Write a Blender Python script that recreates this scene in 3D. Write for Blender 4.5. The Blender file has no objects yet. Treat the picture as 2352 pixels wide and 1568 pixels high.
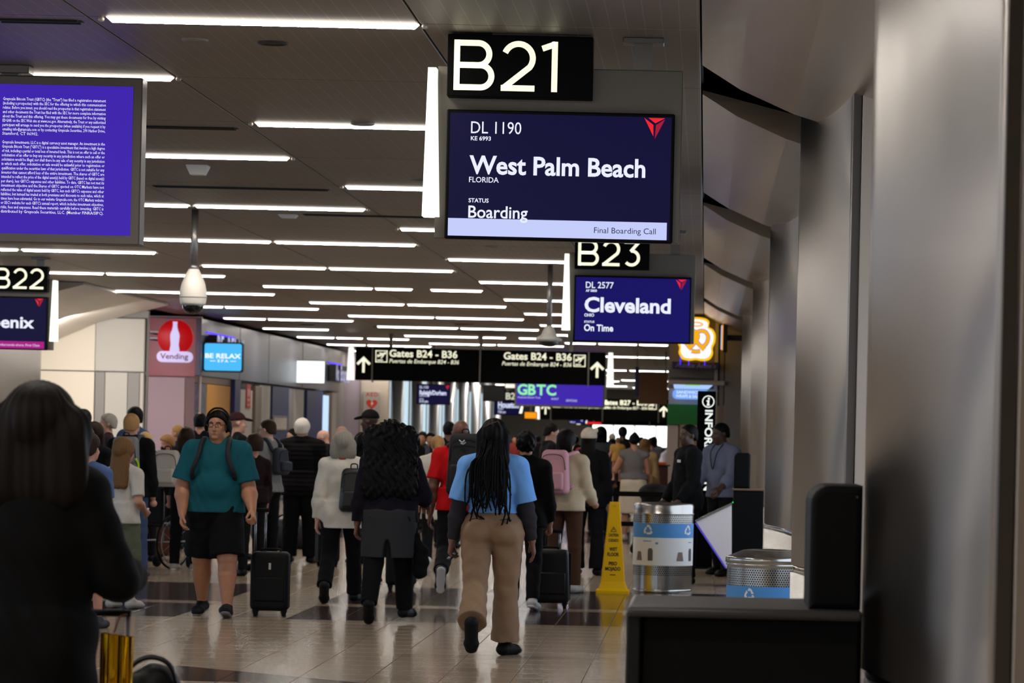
import bpy, bmesh, math, random, time
import numpy as np
from mathutils import Vector, Matrix, Euler

SC = bpy.context.scene
COL = SC.collection
PI = math.pi

# ------------------------------------------------------------------ camera, world, exposure
EYE = 1.6
FPX = 8000.0
ROLL = 0.0225
cam_data = bpy.data.cameras.new('camera')
cam = bpy.data.objects.new('camera', cam_data)
COL.objects.link(cam)
cam.matrix_world = Matrix.Translation((0, 0, EYE)) @ Matrix.Rotation(PI / 2, 4, 'X') @ Matrix.Rotation(ROLL, 4, 'Z')
cam_data.sensor_width = 36.0
cam_data.lens = FPX / 2352 * 36.0
cam_data.shift_x = (1176 - 1620) / 2352
cam_data.shift_y = (1000 - 784) / 2352
cam_data.clip_end = 600
cam_data.dof.use_dof = True
cam_data.dof.focus_distance = 20.0
cam_data.dof.aperture_fstop = 7.5
SC.camera = cam

world = bpy.data.worlds.new('world')
SC.world = world
world.use_nodes = True
world.node_tree.nodes['Background'].inputs[0].default_value = (0.80, 0.86, 1.0, 1)
world.node_tree.nodes['Background'].inputs[1].default_value = 0.06
SC.view_settings.view_transform = 'Standard'
SC.view_settings.look = 'None'
SC.view_settings.gamma = 1.0
SC.view_settings.use_curve_mapping = False
SC.view_settings.exposure = 0.0
BAR_POWER = 85.0      # radiance of the ceiling light bars

# ------------------------------------------------------------------ helpers: places
CR, SR = math.cos(ROLL), math.sin(ROLL)
def U(px, py):
    """pixel of the 2352x1568 photograph -> slopes (X/Y, Z/Y) of the sight line"""
    dx, dy = px - 1620.0, py - 1000.0
    return (CR * dx + SR * dy) / FPX, -(-SR * dx + CR * dy) / FPX
def at(px, py, Y):
    u, v = U(px, py)
    return Vector((u * Y, Y, EYE + v * Y))
def on_floor(px, py):
    u, v = U(px, py)
    return at(px, py, -EYE / v)
def on_height(px, py, z):
    u, v = U(px, py)
    return at(px, py, (z - EYE) / v)

# ------------------------------------------------------------------ helpers: materials
def lin(c):
    return tuple(((v / 255) / 12.92 if v / 255 <= 0.04045 else ((v / 255 + 0.055) / 1.055) ** 2.4) for v in c)
MATS = {}
def mat(name, rgb, rough=0.6, metal=0.0, noise=0.0, nscale=30.0, bump=0.0, bscale=60.0, spec=0.5, coat=0.0, stretch=None, sheen=0.0):
    """opaque surface: colour with optional grain and relief"""
    if name in MATS: return MATS[name]
    m = bpy.data.materials.new(name); m.use_nodes = True
    nt = m.node_tree; b = nt.nodes['Principled BSDF']
    c = lin(rgb)
    b.inputs['Base Color'].default_value = (*c, 1)
    b.inputs['Roughness'].default_value = rough
    b.inputs['Metallic'].default_value = metal
    b.inputs['Specular IOR Level'].default_value = spec
    b.inputs['Coat Weight'].default_value = coat
    if sheen: b.inputs['Sheen Weight'].default_value = sheen
    if noise or bump:
        tc = nt.nodes.new('ShaderNodeTexCoord')
        src = tc.outputs['Object']
        if stretch:
            mp = nt.nodes.new('ShaderNodeMapping'); mp.inputs['Scale'].default_value = stretch
            nt.links.new(src, mp.inputs[0]); src = mp.outputs[0]
    if noise:
        n = nt.nodes.new('ShaderNodeTexNoise'); n.inputs['Scale'].default_value = nscale; n.inputs['Detail'].default_value = 4
        nt.links.new(src, n.inputs['Vector'])
        r = nt.nodes.new('ShaderNodeMix'); r.data_type = 'RGBA'
        r.inputs[6].default_value = (*[x * (1 - noise) for x in c], 1); r.inputs[7].default_value = (*[min(1, x * (1 + noise)) for x in c], 1)
        nt.links.new(n.outputs['Fac'], r.inputs[0]); nt.links.new(r.outputs[2], b.inputs['Base Color'])
    if bump:
        n2 = nt.nodes.new('ShaderNodeTexNoise'); n2.inputs['Scale'].default_value = bscale; n2.inputs['Detail'].default_value = 3
        nt.links.new(src, n2.inputs['Vector'])
        bp = nt.nodes.new('ShaderNodeBump'); bp.inputs['Strength'].default_value = bump; bp.inputs['Distance'].default_value = 0.02
        nt.links.new(n2.outputs['Fac'], bp.inputs['Height']); nt.links.new(bp.outputs[0], b.inputs['Normal'])
    MATS[name] = m
    return m
def glow(name, rgb, strength=1.0, base=None):
    """something that gives off light"""
    if name in MATS: return MATS[name]
    m = bpy.data.materials.new(name); m.use_nodes = True
    b = m.node_tree.nodes['Principled BSDF']
    b.inputs['Base Color'].default_value = (*lin(base or (20, 20, 20)), 1)
    b.inputs['Emission Color'].default_value = (*lin(rgb), 1)
    b.inputs['Emission Strength'].default_value = strength
    b.inputs['Roughness'].default_value = 0.5; b.inputs['Specular IOR Level'].default_value = 0.15
    MATS[name] = m
    return m

# ------------------------------------------------------------------ helpers: objects
def link(o, parent=None):
    COL.objects.link(o)
    if parent is not None: o.parent = parent
    return o
def tag(o, label, cat=None, group=None, kind=None):
    if label: o['label'] = label
    if cat: o['category'] = cat
    if group: o['group'] = group
    if kind: o['kind'] = kind
    return o
def thing(name, label, cat, loc=(0, 0, 0), rz=0.0, group=None):
    o = bpy.data.objects.new(name, None); o.empty_display_size = 0.1
    o.location = loc; o.rotation_euler = (0, 0, rz)
    link(o); return tag(o, label, cat, group)
def np_mesh(name, V, F, m, smooth=False):
    me = bpy.data.meshes.new(name)
    V = np.asarray(V, np.float32); F = np.asarray(F, np.int32)
    k = F.shape[1]
    me.vertices.add(len(V)); me.vertices.foreach_set('co', V.ravel())
    me.loops.add(F.size); me.loops.foreach_set('vertex_index', F.ravel())
    me.polygons.add(len(F)); me.polygons.foreach_set('loop_start', np.arange(0, F.size, k, dtype=np.int32))
    try: me.polygons.foreach_set('loop_total', np.full(len(F), k, np.int32))
    except Exception: pass
    me.update(calc_edges=True)
    me.polygons.foreach_set('use_smooth', np.full(len(F), smooth))
    if m: me.materials.append(m)
    return me

class MB:
    """collects shapes into one mesh"""
    def __init__(self): self.bm = bmesh.new(); self.mi = 0
    def _done(self, fs, smooth=False):
        for f in fs: f.material_index = self.mi; f.smooth = smooth
    def box(self, lo, hi, bevel=0.0, M=None, seg=1):
        lo, hi = Vector(lo), Vector(hi)
        r = bmesh.ops.create_cube(self.bm, size=1.0)
        vs = r['verts']
        for v in vs: v.co = Vector((lo[i] + (v.co[i] + 0.5) * (hi[i] - lo[i]) for i in range(3)))
        fs = {f for v in vs for f in v.link_faces}
        if bevel > 0:
            es = {e for v in vs for e in v.link_edges}
            n0 = set(self.bm.faces)
            rb = bmesh.ops.bevel(self.bm, geom=list(es), offset=bevel, segments=seg, affect='EDGES', profile=0.5)
            fs = set(rb['faces']) | {f for f in fs if f.is_valid}
            vs = list({v for f in fs for v in f.verts})
        self._done(fs, bevel > 0 and seg > 1)
        if M is not None: bmesh.ops.transform(self.bm, matrix=M, verts=list({v for f in fs for v in f.verts}))
        return self
    def prism(self, pts, y0, y1, axis='Y', M=None, bevel=0.0, seg=2, smooth=False):
        """closed outline in the plane across 'axis', pushed from y0 to y1. axis Y: pts=(x,z); Z: (x,y); X: (y,z)"""
        def co(p, t):
            return {'Y': (p[0], t, p[1]), 'Z': (p[0], p[1], t), 'X': (t, p[0], p[1])}[axis]
        a = [self.bm.verts.new(co(p, y0)) for p in pts]; b = [self.bm.verts.new(co(p, y1)) for p in pts]
        n = len(pts); fs = []
        fs.append(self.bm.faces.new(a)); fs.append(self.bm.faces.new(b[::-1]))
        sides = []
        for i in range(n):
            f = self.bm.faces.new((a[i], b[i], b[(i + 1) % n], a[(i + 1) % n])); sides.append(f)
        bmesh.ops.recalc_face_normals(self.bm, faces=fs + sides)
        allf = set(fs + sides)
        if bevel > 0:
            es = {e for f in fs for e in f.edges}
            rb = bmesh.ops.bevel(self.bm, geom=list(es), offset=bevel, segments=seg, affect='EDGES', profile=0.5)
            allf = {f for f in allf if f.is_valid} | set(rb['faces'])
        self._done(allf)
        if smooth:
            for f in sides:
                if f.is_valid: f.smooth = True
        if M is not None: bmesh.ops.transform(self.bm, matrix=M, verts=list({v for f in allf for v in f.verts}))
        return self
    def lathe(self, prof, n=32, M=None, axis_at=(0, 0, 0), smooth=True, a0=0.0, a1=2 * PI, caps=True):
        """prof: (r, z) list turned round the z axis"""
        full = abs(a1 - a0 - 2 * PI) < 1e-6
        m = n if full else n + 1
        rings = []
        for r, z in prof:
            ring = []
            for i in range(m):
                a = a0 + (a1 - a0) * i / n
                ring.append(self.bm.verts.new((axis_at[0] + r * math.cos(a), axis_at[1] + r * math.sin(a), axis_at[2] + z)))
            rings.append(ring)
        fs = []
        for k in range(len(rings) - 1):
            for i in range(m if full else m - 1):
                j = (i + 1) % m
                fs.append(self.bm.faces.new((rings[k][i], rings[k][j], rings[k + 1][j], rings[k + 1][i])))
        self._done(fs, smooth)
        cf = []
        if caps and full:
            for ring, rz in ((rings[0], prof[0][0]), (rings[-1], prof[-1][0])):
                if rz > 1e-5: cf.append(self.bm.faces.new(ring))
            bmesh.ops.recalc_face_normals(self.bm, faces=fs + cf)
            self._done(cf, False)
        if M is not None: bmesh.ops.transform(self.bm, matrix=M, verts=[v for r in rings for v in r])
        return self
    def tube(self, pts, r, n=8, closed=False, r1=None, caps=True):
        """round bar along points"""
        pts = [Vector(p) for p in pts]; N = len(pts); rings = []
        up = None
        for i, p in enumerate(pts):
            if closed: t = pts[(i + 1) % N] - pts[i - 1]
            else: t = pts[min(i + 1, N - 1)] - pts[max(i - 1, 0)]
            t.normalize()
            if up is None:
                up = Vector((0, 0, 1)) if abs(t.z) < 0.9 else Vector((0, 1, 0))
            x = t.cross(up).normalized(); up = x.cross(t).normalized()
            rr = r if r1 is None else r + (r1 - r) * i / max(1, N - 1)
            if callable(r): rr = r(i / max(1, N - 1))
            rings.append([self.bm.verts.new(p + (x * math.cos(2 * PI * k / n) + up * math.sin(2 * PI * k / n)) * rr) for k in range(n)])
        fs = []
        for i in range(N if closed else N - 1):
            a, b = rings[i], rings[(i + 1) % N]
            for k in range(n): fs.append(self.bm.faces.new((a[k], a[(k + 1) % n], b[(k + 1) % n], b[k])))
        if not closed and caps:
            fs.append(self.bm.faces.new(rings[0])); fs.append(self.bm.faces.new(rings[-1][::-1]))
        bmesh.ops.recalc_face_normals(self.bm, faces=fs)
        self._done(fs, True)
        return self
    def quad(self, a, b, c, d):
        f = self.bm.faces.new([self.bm.verts.new(p) for p in (a, b, c, d)]); self._done([f]); return self
    def poly(self, pts):
        f = self.bm.faces.new([self.bm.verts.new(p) for p in pts]); self._done([f]); return self
    def add_mesh(self, me, M=None):
        n0 = len(self.bm.verts); f0 = len(self.bm.faces)
        self.bm.from_mesh(me)
        self.bm.verts.ensure_lookup_table(); self.bm.faces.ensure_lookup_table()
        for f in self.bm.faces[f0:]: f.material_index = self.mi
        if M is not None: bmesh.ops.transform(self.bm, matrix=M, verts=self.bm.verts[n0:])
        return self
    def build(self, name, m, parent=None, label=None, cat=None, group=None, kind=None, loc=None, rz=0.0, auto=False):
        me = bpy.data.meshes.new(name); self.bm.to_mesh(me); self.bm.free()
        for x in (m if isinstance(m, (list, tuple)) else [m]): me.materials.append(x)
        o = bpy.data.objects.new(name, me); link(o, parent)
        if loc is not None: o.location = loc
        if rz: o.rotation_euler = (0, 0, rz)
        return tag(o, label, cat, group, kind)
def rrect(x0, z0, x1, z1, r, n=5):
    pts = []
    for cx, cz, a in ((x1 - r, z1 - r, 0), (x0 + r, z1 - r, 90), (x0 + r, z0 + r, 180), (x1 - r, z0 + r, 270)):
        for i in range(n + 1):
            t = math.radians(a + 90 * i / n); pts.append((cx + r * math.cos(t), cz + r * math.sin(t)))
    return pts

# ------------------------------------------------------------------ helpers: lettering
_TXT = {}
def text_mesh(s, bold=0.0, shear=0.0, space=1.0, res=3):
    key = (s, bold, shear, space, res)
    if key in _TXT: return _TXT[key]
    c = bpy.data.curves.new('lettering', 'FONT'); c.body = s; c.size = 1.0; c.offset = bold; c.shear = shear
    c.space_character = space; c.resolution_u = res; c.fill_mode = 'BOTH'
    o = bpy.data.objects.new('lettering', c)
    me = bpy.data.meshes.new_from_object(o)
    bpy.data.objects.remove(o)
    V = np.zeros(len(me.vertices) * 3, np.float32); me.vertices.foreach_get('co', V); V = V.reshape(-1, 3)
    b = (V[:, 0].min(), V[:, 1].min(), V[:, 0].max(), V[:, 1].max()) if len(V) else (0, 0, 1, 1)
    _TXT[key] = (me, b)
    return _TXT[key]
def put_text(mb, s, x0, z0, h, y, width=None, cap=0.682, bold=0.0, shear=0.0, space=1.0, align='L', res=3, rot=None):
    """flat lettering facing -y: left foot at (x0, z0), capital height h; 'width' stretches the line to that width"""
    me, b = text_mesh(s, bold, shear, space, res)
    sc = h / cap
    sx = sc if width is None else width / (b[2] - b[0])
    w = (b[2] - b[0]) * sx
    ox = {'L': -b[0] * sx, 'R': -b[0] * sx - w, 'C': -b[0] * sx - w / 2}[align]
    M = Matrix(((sx, 0, 0, x0 + ox), (0, 0, 0, y), (0, sc, 0, z0), (0, 0, 0, 1)))
    M[1][2] = -1e-3
    if rot is not None: M = rot @ M
    mb.add_mesh(me, M)
    return w

# ------------------------------------------------------------------ helpers: soft shapes (distance fields -> quads)
_CORN = np.array([(0,0,0),(1,0,0),(0,1,0),(1,1,0),(0,0,1),(1,0,1),(0,1,1),(1,1,1)])
_EDGE = [(0,1),(2,3),(4,5),(6,7),(0,2),(1,3),(4,6),(5,7),(0,4),(1,5),(2,6),(3,7)]
def surface_nets(g, org, h):
    s = g < 0
    n = np.zeros(tuple(x - 1 for x in g.shape), np.int8)
    for c in _CORN:
        n += s[c[0]:s.shape[0]-1+c[0], c[1]:s.shape[1]-1+c[1], c[2]:s.shape[2]-1+c[2]]
    act = (n > 0) & (n < 8)
    idx = np.argwhere(act)
    if not len(idx): return np.zeros((0, 3)), np.zeros((0, 4), int)
    cv = np.stack([g[idx[:,0]+c[0], idx[:,1]+c[1], idx[:,2]+c[2]] for c in _CORN], 1)
    acc = np.zeros((len(idx), 3)); cnt = np.zeros(len(idx))
    for a, b in _EDGE:
        ga, gb = cv[:, a], cv[:, b]
        m = (ga < 0) != (gb < 0)
        t = np.where(m, ga / np.where(m, ga - gb, 1), 0)
        p = _CORN[a] + t[:, None] * (_CORN[b] - _CORN[a])
        acc += np.where(m[:, None], p, 0); cnt += m
    V = (idx + acc / cnt[:, None]) * h + org
    vid = np.full(act.shape, -1, np.int32); vid[act] = np.arange(len(idx))
    Fs = []
    for ax in range(3):
        o = [x for x in range(3) if x != ax]
        sl = [slice(None)] * 3; sl[ax] = slice(0, -1); sa = s[tuple(sl)]
        sl[ax] = slice(1, None); sb = s[tuple(sl)]
        e = np.argwhere(sa != sb)
        ok = (e[:, o[0]] > 0) & (e[:, o[1]] > 0) & (e[:, o[0]] < g.shape[o[0]] - 1) & (e[:, o[1]] < g.shape[o[1]] - 1)
        e = e[ok]
        if not len(e): continue
        inside = sa[e[:, 0], e[:, 1], e[:, 2]]
        q = []
        for d0, d1 in ((-1, -1), (0, -1), (0, 0), (-1, 0)):
            k = e.copy(); k[:, o[0]] += d0; k[:, o[1]] += d1
            q.append(vid[k[:, 0], k[:, 1], k[:, 2]])
        q = np.stack(q, 1)
        flip = inside if ax != 1 else ~inside
        q[~flip] = q[~flip][:, ::-1]
        Fs.append(q)
    F = np.concatenate(Fs)
    return V, F[(F >= 0).all(1)]

class Soft:
    """smooth union of limbs and ellipsoids, sampled only around each one"""
    def __init__(self): self.p = []; self.cut = []; self.sub = []; self.wob = None; self.keep = []
    def cap(self, a, b, ra, rb, k=0.02, clip=None, sq=None):
        self.p.append(('c', np.array(a, float), np.array(b, float), ra, rb, k, clip, sq)); return self
    def ell(self, c, r, R=None, k=0.02, clip=None):
        self.p.append(('e', np.array(c, float), np.array(r, float), R, None, k, clip, None)); return self
    def cone(self, c, z0, z1, r0, r1, k=0.02, clip=None):
        """upright elliptic column: r0, r1 are (rx, ry) at z0 (top) and z1 (bottom)"""
        self.p.append(('k', np.array(c, float), (z0, z1), r0, r1, k, clip, None)); return self
    def carve(self, c, r, R=None, k=0.01):
        self.sub.append((np.array(c, float), np.array(r, float), R, k)); return self
    def plane(self, p, n): self.cut.append((np.array(p, float), np.array(n, float))); return self
    def mesh(self, h):
        lo = np.array([1e9] * 3); hi = -lo; bb = []
        for q in self.p:
            m = q[5] + 2.5 * h
            if q[0] == 'c':
                r = max(q[3], q[4]) * (1 / min(1.0, q[7][1]) if q[7] is not None else 1); l = np.minimum(q[1], q[2]) - r - m; u = np.maximum(q[1], q[2]) + r + m
            elif q[0] == 'e':
                r = q[2] if q[3] is None else np.full(3, q[2].max()); l = q[1] - r - m; u = q[1] + r + m
            else:
                rx = max(q[3][0], q[4][0]); ry = max(q[3][1], q[4][1]); z0, z1 = q[2]
                l = np.array([q[1][0] - rx, q[1][1] - ry, min(z0, z1)]) - m; u = np.array([q[1][0] + rx, q[1][1] + ry, max(z0, z1)]) + m
            bb.append((l, u)); lo = np.minimum(lo, l); hi = np.maximum(hi, u)
        lo = lo - 2 * h
        n = np.ceil((hi - lo) / h).astype(int) + 3
        ax = [(lo[i] + h * np.arange(n[i])).astype(np.float32) for i in range(3)]
        g = np.full(tuple(n), 0.5, np.float32)
        def slab(l, u):
            i0 = np.clip(np.floor((l - lo) / h).astype(int), 0, n - 1); i1 = np.clip(np.ceil((u - lo) / h).astype(int) + 1, 1, n)
            sl = tuple(slice(i0[i], i1[i]) for i in range(3))
            return sl, ax[0][sl[0]][:, None, None], ax[1][sl[1]][None, :, None], ax[2][sl[2]][None, None, :]
        for q, (l, u) in zip(self.p, bb):
            sl, x, y, z = slab(l, u)
            if q[0] == 'c':
                a, b = q[1], q[2]; d = b - a; L = float(d @ d) + 1e-12
                X, Y, Z = x - a[0], y - a[1], z - a[2]
                t = np.clip((X * d[0] + Y * d[1] + Z * d[2]) / L, 0, 1)
                ex, ey, ez = X - t * d[0], Y - t * d[1], Z - t * d[2]
                if q[7] is not None:      # flattened along a direction
                    nrm, f = q[7]; w = (ex * nrm[0] + ey * nrm[1] + ez * nrm[2]) * (f - 1)
                    ex, ey, ez = ex + w * nrm[0], ey + w * nrm[1], ez + w * nrm[2]
                D = np.sqrt(ex * ex + ey * ey + ez * ez) - (q[3] + (q[4] - q[3]) * t)
            elif q[0] == 'e':
                X, Y, Z = x - q[1][0], y - q[1][1], z - q[1][2]
                if q[3] is not None:
                    R = q[3]
                    X, Y, Z = (R[0][0] * X + R[1][0] * Y + R[2][0] * Z, R[0][1] * X + R[1][1] * Y + R[2][1] * Z, R[0][2] * X + R[1][2] * Y + R[2][2] * Z)
                r = q[2]
                k0 = np.sqrt((X / r[0]) ** 2 + (Y / r[1]) ** 2 + (Z / r[2]) ** 2)
                k1 = np.sqrt((X / r[0] ** 2) ** 2 + (Y / r[1] ** 2) ** 2 + (Z / r[2] ** 2) ** 2) + 1e-6
                D = k0 * (k0 - 1) / k1
                D = np.where(k0 < 0.05, -float(r.min()), D)
            else:
                z0, z1 = q[2]; t = np.clip((z - z0) / (z1 - z0), 0, 1)
                rx = q[3][0] + (q[4][0] - q[3][0]) * t; ry = q[3][1] + (q[4][1] - q[3][1]) * t
                X, Y = x - q[1][0], y - q[1][1]
                D = (np.sqrt((X / rx) ** 2 + (Y / ry) ** 2) - 1) * np.minimum(rx, ry)
                D = np.maximum(D, np.maximum(z - max(z0, z1), min(z0, z1) - z))
            if q[6] is not None:
                for pp, nn in q[6]:
                    D = np.maximum(D, (x - pp[0]) * nn[0] + (y - pp[1]) * nn[1] + (z - pp[2]) * nn[2])
            k = q[5]; G = g[sl]
            hh = np.clip(0.5 + 0.5 * (G - D) / k, 0, 1)
            g[sl] = G + (D - G) * hh - k * hh * (1 - hh)
        for c, r, R, k in self.sub:
            m = k + 2 * h
            sl, x, y, z = slab(c - r.max() - m, c + r.max() + m)
            X, Y, Z = x - c[0], y - c[1], z - c[2]
            if R is not None:
                X, Y, Z = (R[0][0] * X + R[1][0] * Y + R[2][0] * Z, R[0][1] * X + R[1][1] * Y + R[2][1] * Z, R[0][2] * X + R[1][2] * Y + R[2][2] * Z)
            k0 = np.sqrt((X / r[0]) ** 2 + (Y / r[1]) ** 2 + (Z / r[2]) ** 2)
            k1 = np.sqrt((X / r[0] ** 2) ** 2 + (Y / r[1] ** 2) ** 2 + (Z / r[2] ** 2) ** 2) + 1e-6
            D = -k0 * (k0 - 1) / k1
            G = g[sl]; hh = np.clip(0.5 - 0.5 * (G - D) / k, 0, 1)
            g[sl] = G + (D - G) * hh + k * hh * (1 - hh)
        if self.wob:
            x, y, z = ax[0][:, None, None], ax[1][None, :, None], ax[2][None, None, :]
            g = g + self.wob(x, y, z).astype(np.float32)
        for pp, nn in self.cut:
            x, y, z = ax[0][:, None, None], ax[1][None, :, None], ax[2][None, None, :]
            g = np.maximum(g, ((x - pp[0]) * nn[0] + (y - pp[1]) * nn[1] + (z - pp[2]) * nn[2]).astype(np.float32))
        return surface_nets(g, lo, h)
    def obj(self, name, h, m, parent, label=None):
        V, F = self.mesh(h)
        o = bpy.data.objects.new(name, np_mesh(name, V, F, m, True)); link(o, parent)
        if label: o['label'] = label
        return o

def rx(a): c, s = math.cos(a), math.sin(a); return np.array(((1, 0, 0), (0, c, -s), (0, s, c)))
def ry(a): c, s = math.cos(a), math.sin(a); return np.array(((c, 0, s), (0, 1, 0), (-s, 0, c)))
def rz_(a): c, s = math.cos(a), math.sin(a); return np.array(((c, -s, 0), (s, c, 0), (0, 0, 1)))
def nrm(v): v = np.array(v, float); return v / (np.linalg.norm(v) + 1e-12)
D2R = math.pi / 180

SKIN = {'light': (196, 140, 116), 'tan': (176, 120, 88), 'fair': (206, 156, 134), 'brown': (116, 74, 54), 'dark': (72, 45, 34)}

class Person:
    """One standing or walking figure. Local frame: +y is the way the person faces, x to the person's right, z up.
    All body sizes are shares of the height H."""
    def __init__(self, H=1.72, w=1.0, limb=None, lean=0, hip=(0, 0), knee=(0, 0), spread=3, toe=(None, None),
                 arm=(5, 5), out=(8, 8), elbow=(12, 12), swing=(0, 0), head=(0, 0), bust=0, hips=1.0, belly=0, curl=(0.35, 0.35), neck=1.0, heady=0, shw=1.0, shz=0.280, footyaw=(6, 6), child=False):
        self.H = H; self.w = w; l = limb or (0.5 + 0.5 * w); self.l = l
        self.__dict__.update(dict(bust=bust, hips=hips, belly=belly, curl=curl, shw=shw, child=child))
        sd = (-1, 1)      # left, right
        self.hipc = []; self.kn = []; self.an = []; self.toe_d = []; self.sho = []; self.elb = []; self.wri = []; self.fd = []
        hz = 0.0
        legs = []
        for i, s in enumerate(sd):
            f = hip[i] * D2R; ab = spread * D2R * s
            td = np.array((math.sin(ab), math.sin(f) * math.cos(ab), -math.cos(f) * math.cos(ab)))
            f2 = f - knee[i] * D2R
            sdv = np.array((math.sin(ab) * 0.5, math.sin(f2), -math.cos(f2))); sdv = nrm(sdv)
            h0 = np.array((0.050 * hips * s, 0, 0)); k0 = h0 + 0.245 * td; a0 = k0 + 0.232 * sdv
            tp = toe[i]
            if tp is None: tp = 0 if f2 > -0.15 else max(0, -math.degrees(f2) - 12)
            tpr = tp * D2R; ya = footyaw[i] * D2R * s
            t0 = np.array((math.sin(ya) * math.cos(tpr), math.cos(ya) * math.cos(tpr), -math.sin(tpr)))
            un = np.array((math.sin(ya) * math.sin(tpr), math.cos(ya) * math.sin(tpr), math.cos(tpr)))   # up of the foot
            low = min((a0 - 0.0475 * un - 0.02 * t0)[2], (a0 - 0.0475 * un + 0.105 * t0)[2])
            legs.append((h0, k0, a0, t0, un, low))
        hz = -min(x[5] for x in legs)
        self.hz = hz
        up = np.array((0, 0, hz))
        for h0, k0, a0, t0, un, low in legs:
            self.hipc.append(h0 + up); self.kn.append(k0 + up); self.an.append(a0 + up); self.toe_d.append((t0, un))
        R = rx(-lean * D2R); self.R = R
        self.T = lambda p: R @ np.array(p, float) + up
        self.shz = shz
        for i, s in enumerate(sd):
            sh = self.T((0.097 * shw * s * (0.55 + 0.45 * w), -0.005, self.shz))
            f = arm[i] * D2R; o = out[i] * D2R * s
            ud = nrm((math.sin(o), math.sin(f) * math.cos(o), -math.cos(f) * math.cos(o)))
            f2 = f + elbow[i] * D2R; sw = (swing[i] * D2R) * s
            fdv = nrm((math.sin(o) * 0.5 + math.sin(sw), math.sin(f2), -math.cos(f2)))
            e = sh + 0.172 * ud; wv = e + 0.148 * fdv
            self.sho.append(sh); self.elb.append(e); self.wri.append(wv); self.fd.append(fdv)
        self.hp, self.hyaw = head[1], head[0]
        Rh = R @ rz_(-head[0] * D2R) @ rx(-head[1] * D2R)
        self.Rh = Rh
        self.nk = self.T((0, -0.012, 0.325)); self.hb = self.nk + R @ np.array((0, 0.008, 0.035))
        big = 1.16 if child else 1.0
        self.hs = big
        self.Hd = lambda p: self.hb + Rh @ (np.array(p, float) * big)     # head-local, origin at skull base
    def handpos(self, i): return (self.wri[i] + 0.05 * self.fd[i]) * self.H
    # ---- shape groups (in metres)
    def torso(self, S, inf=0.0, top=True, k=0.03, bulk=1.0):
        H, w, T, R = self.H, self.w, self.T, self.R
        def E(c, r, kk=k): S.ell(T(c) * H, (np.array(r) + 0) * H + inf, R, kk)
        wb = w * bulk
        E((0, -0.004, 0.035), (0.088 * (0.4 + 0.6 * w) * self.hips, 0.062 * w ** 0.5, 0.070))
        for s in (-1, 1): E((0.043 * s * self.hips, -0.030 * w ** 0.5, 0.005), (0.050 * self.hips, 0.048 * self.hips * w ** 0.4, 0.055))
        E((0, 0.006 + self.belly * 0.5, 0.115), (0.074 * wb, 0.058 * wb ** 0.7 + self.belly, 0.095))
        if top:
            E((0, 0.0, 0.205), (0.083 * wb ** 0.9, 0.062 * wb ** 0.6, 0.098))
            E((0, -0.006, 0.262), (0.090 * w ** 0.8 * self.shw, 0.052 * w ** 0.5, 0.052))
            if self.bust:
                for s in (-1, 1): E((0.04 * s, 0.055, 0.215), (0.036, 0.03 * self.bust, 0.036), 0.02)
            for i, s in enumerate((-1, 1)):
                S.cap(self.sho[i] * H, T((0.026 * s, -0.012, 0.318)) * H, 0.031 * H * self.l + inf, 0.023 * H + inf, k)
    def arm(self, S, i, inf=0.0, f0=0.0, f1=2.0, k=0.02, loose=1.0):
        H, l = self.H, self.l; s, e, wv = self.sho[i], self.elb[i], self.wri[i]
        if f1 <= 1.0:
            e2 = s + (e - s) * f1; d = nrm(e - s)
            S.cap(s * H, e2 * H, 0.032 * H * l + inf, (0.029 + 0.006 * (1 - f1)) * H * l * loose + inf, k, [(e2 * H, d)])
            return
        S.cap(s * H, e * H, 0.032 * H * l + inf, 0.026 * H * l + inf, k)
        w2 = e + (wv - e) * min(1, f1 - 1); d = nrm(wv - e)
        S.cap(e * H, (e + (wv - e) * 0.35) * H, 0.0255 * H * l + inf, 0.0265 * H * l + inf, 0.01)
        S.cap((e + (wv - e) * 0.35) * H, w2 * H, 0.0265 * H * l + inf, 0.0165 * H * (0.6 + 0.4 * l) + inf * loose, k, [(w2 * H, d)] if inf else None)
    def leg(self, S, i, inf=0.0, f1=2.0, k=0.02, flare=0.0, hang=0.0):
        H, l = self.H, self.l * (0.55 + 0.45 * self.hips); h, kn, a = self.hipc[i], self.kn[i], self.an[i]
        if f1 <= 1.0:
            e2 = h + (kn - h) * f1; d = nrm(kn - h)
            S.cap((h + (0, 0, 0.0)) * H, e2 * H, 0.054 * H * l + inf, 0.046 * H * l + inf + flare * H, k, [(e2 * H, d)]); return
        S.cap(h * H, kn * H, 0.053 * H * l + inf, 0.034 * H * l + inf, k if inf else 0.008)
        e2 = kn + (a - kn) * min(1.12, f1 - 1); d = nrm(a - kn)
        if inf == 0:
            m = kn + (a - kn) * 0.33 + np.array((0, -0.004, 0))
            S.cap(kn * H, m * H, 0.031 * H * l, 0.032 * H * l, 0.003); S.cap(m * H, a * H, 0.032 * H * l, 0.019 * H * (0.6 + .4 * l), 0.003)
        else:
            S.cap(kn * H, e2 * H, 0.035 * H * l + inf, 0.028 * H * l + inf + flare * H, k, [(e2 * H, d)])
    def foot(self, S, i, inf=0.0, k=0.015):
        H = self.H; a = self.an[i]; t, un = self.toe_d[i]
        heel = a - 0.022 * un - 0.018 * t; ball = a - 0.026 * un + 0.075 * t; tip = a - 0.030 * un + 0.098 * t
        q = (un, 1.0)
        S.cap(a * H, heel * H, 0.021 * H + inf, 0.020 * H + inf, k)
        lat = (nrm(np.cross(t, un)), 0.68)
        S.cap(heel * H, ball * H, 0.020 * H + inf, 0.0185 * H + inf, k, None, (lat[0], 0.80))
        S.cap(a * H, ball * H, 0.020 * H + inf, 0.014 * H + inf * 0.6, k)
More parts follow.
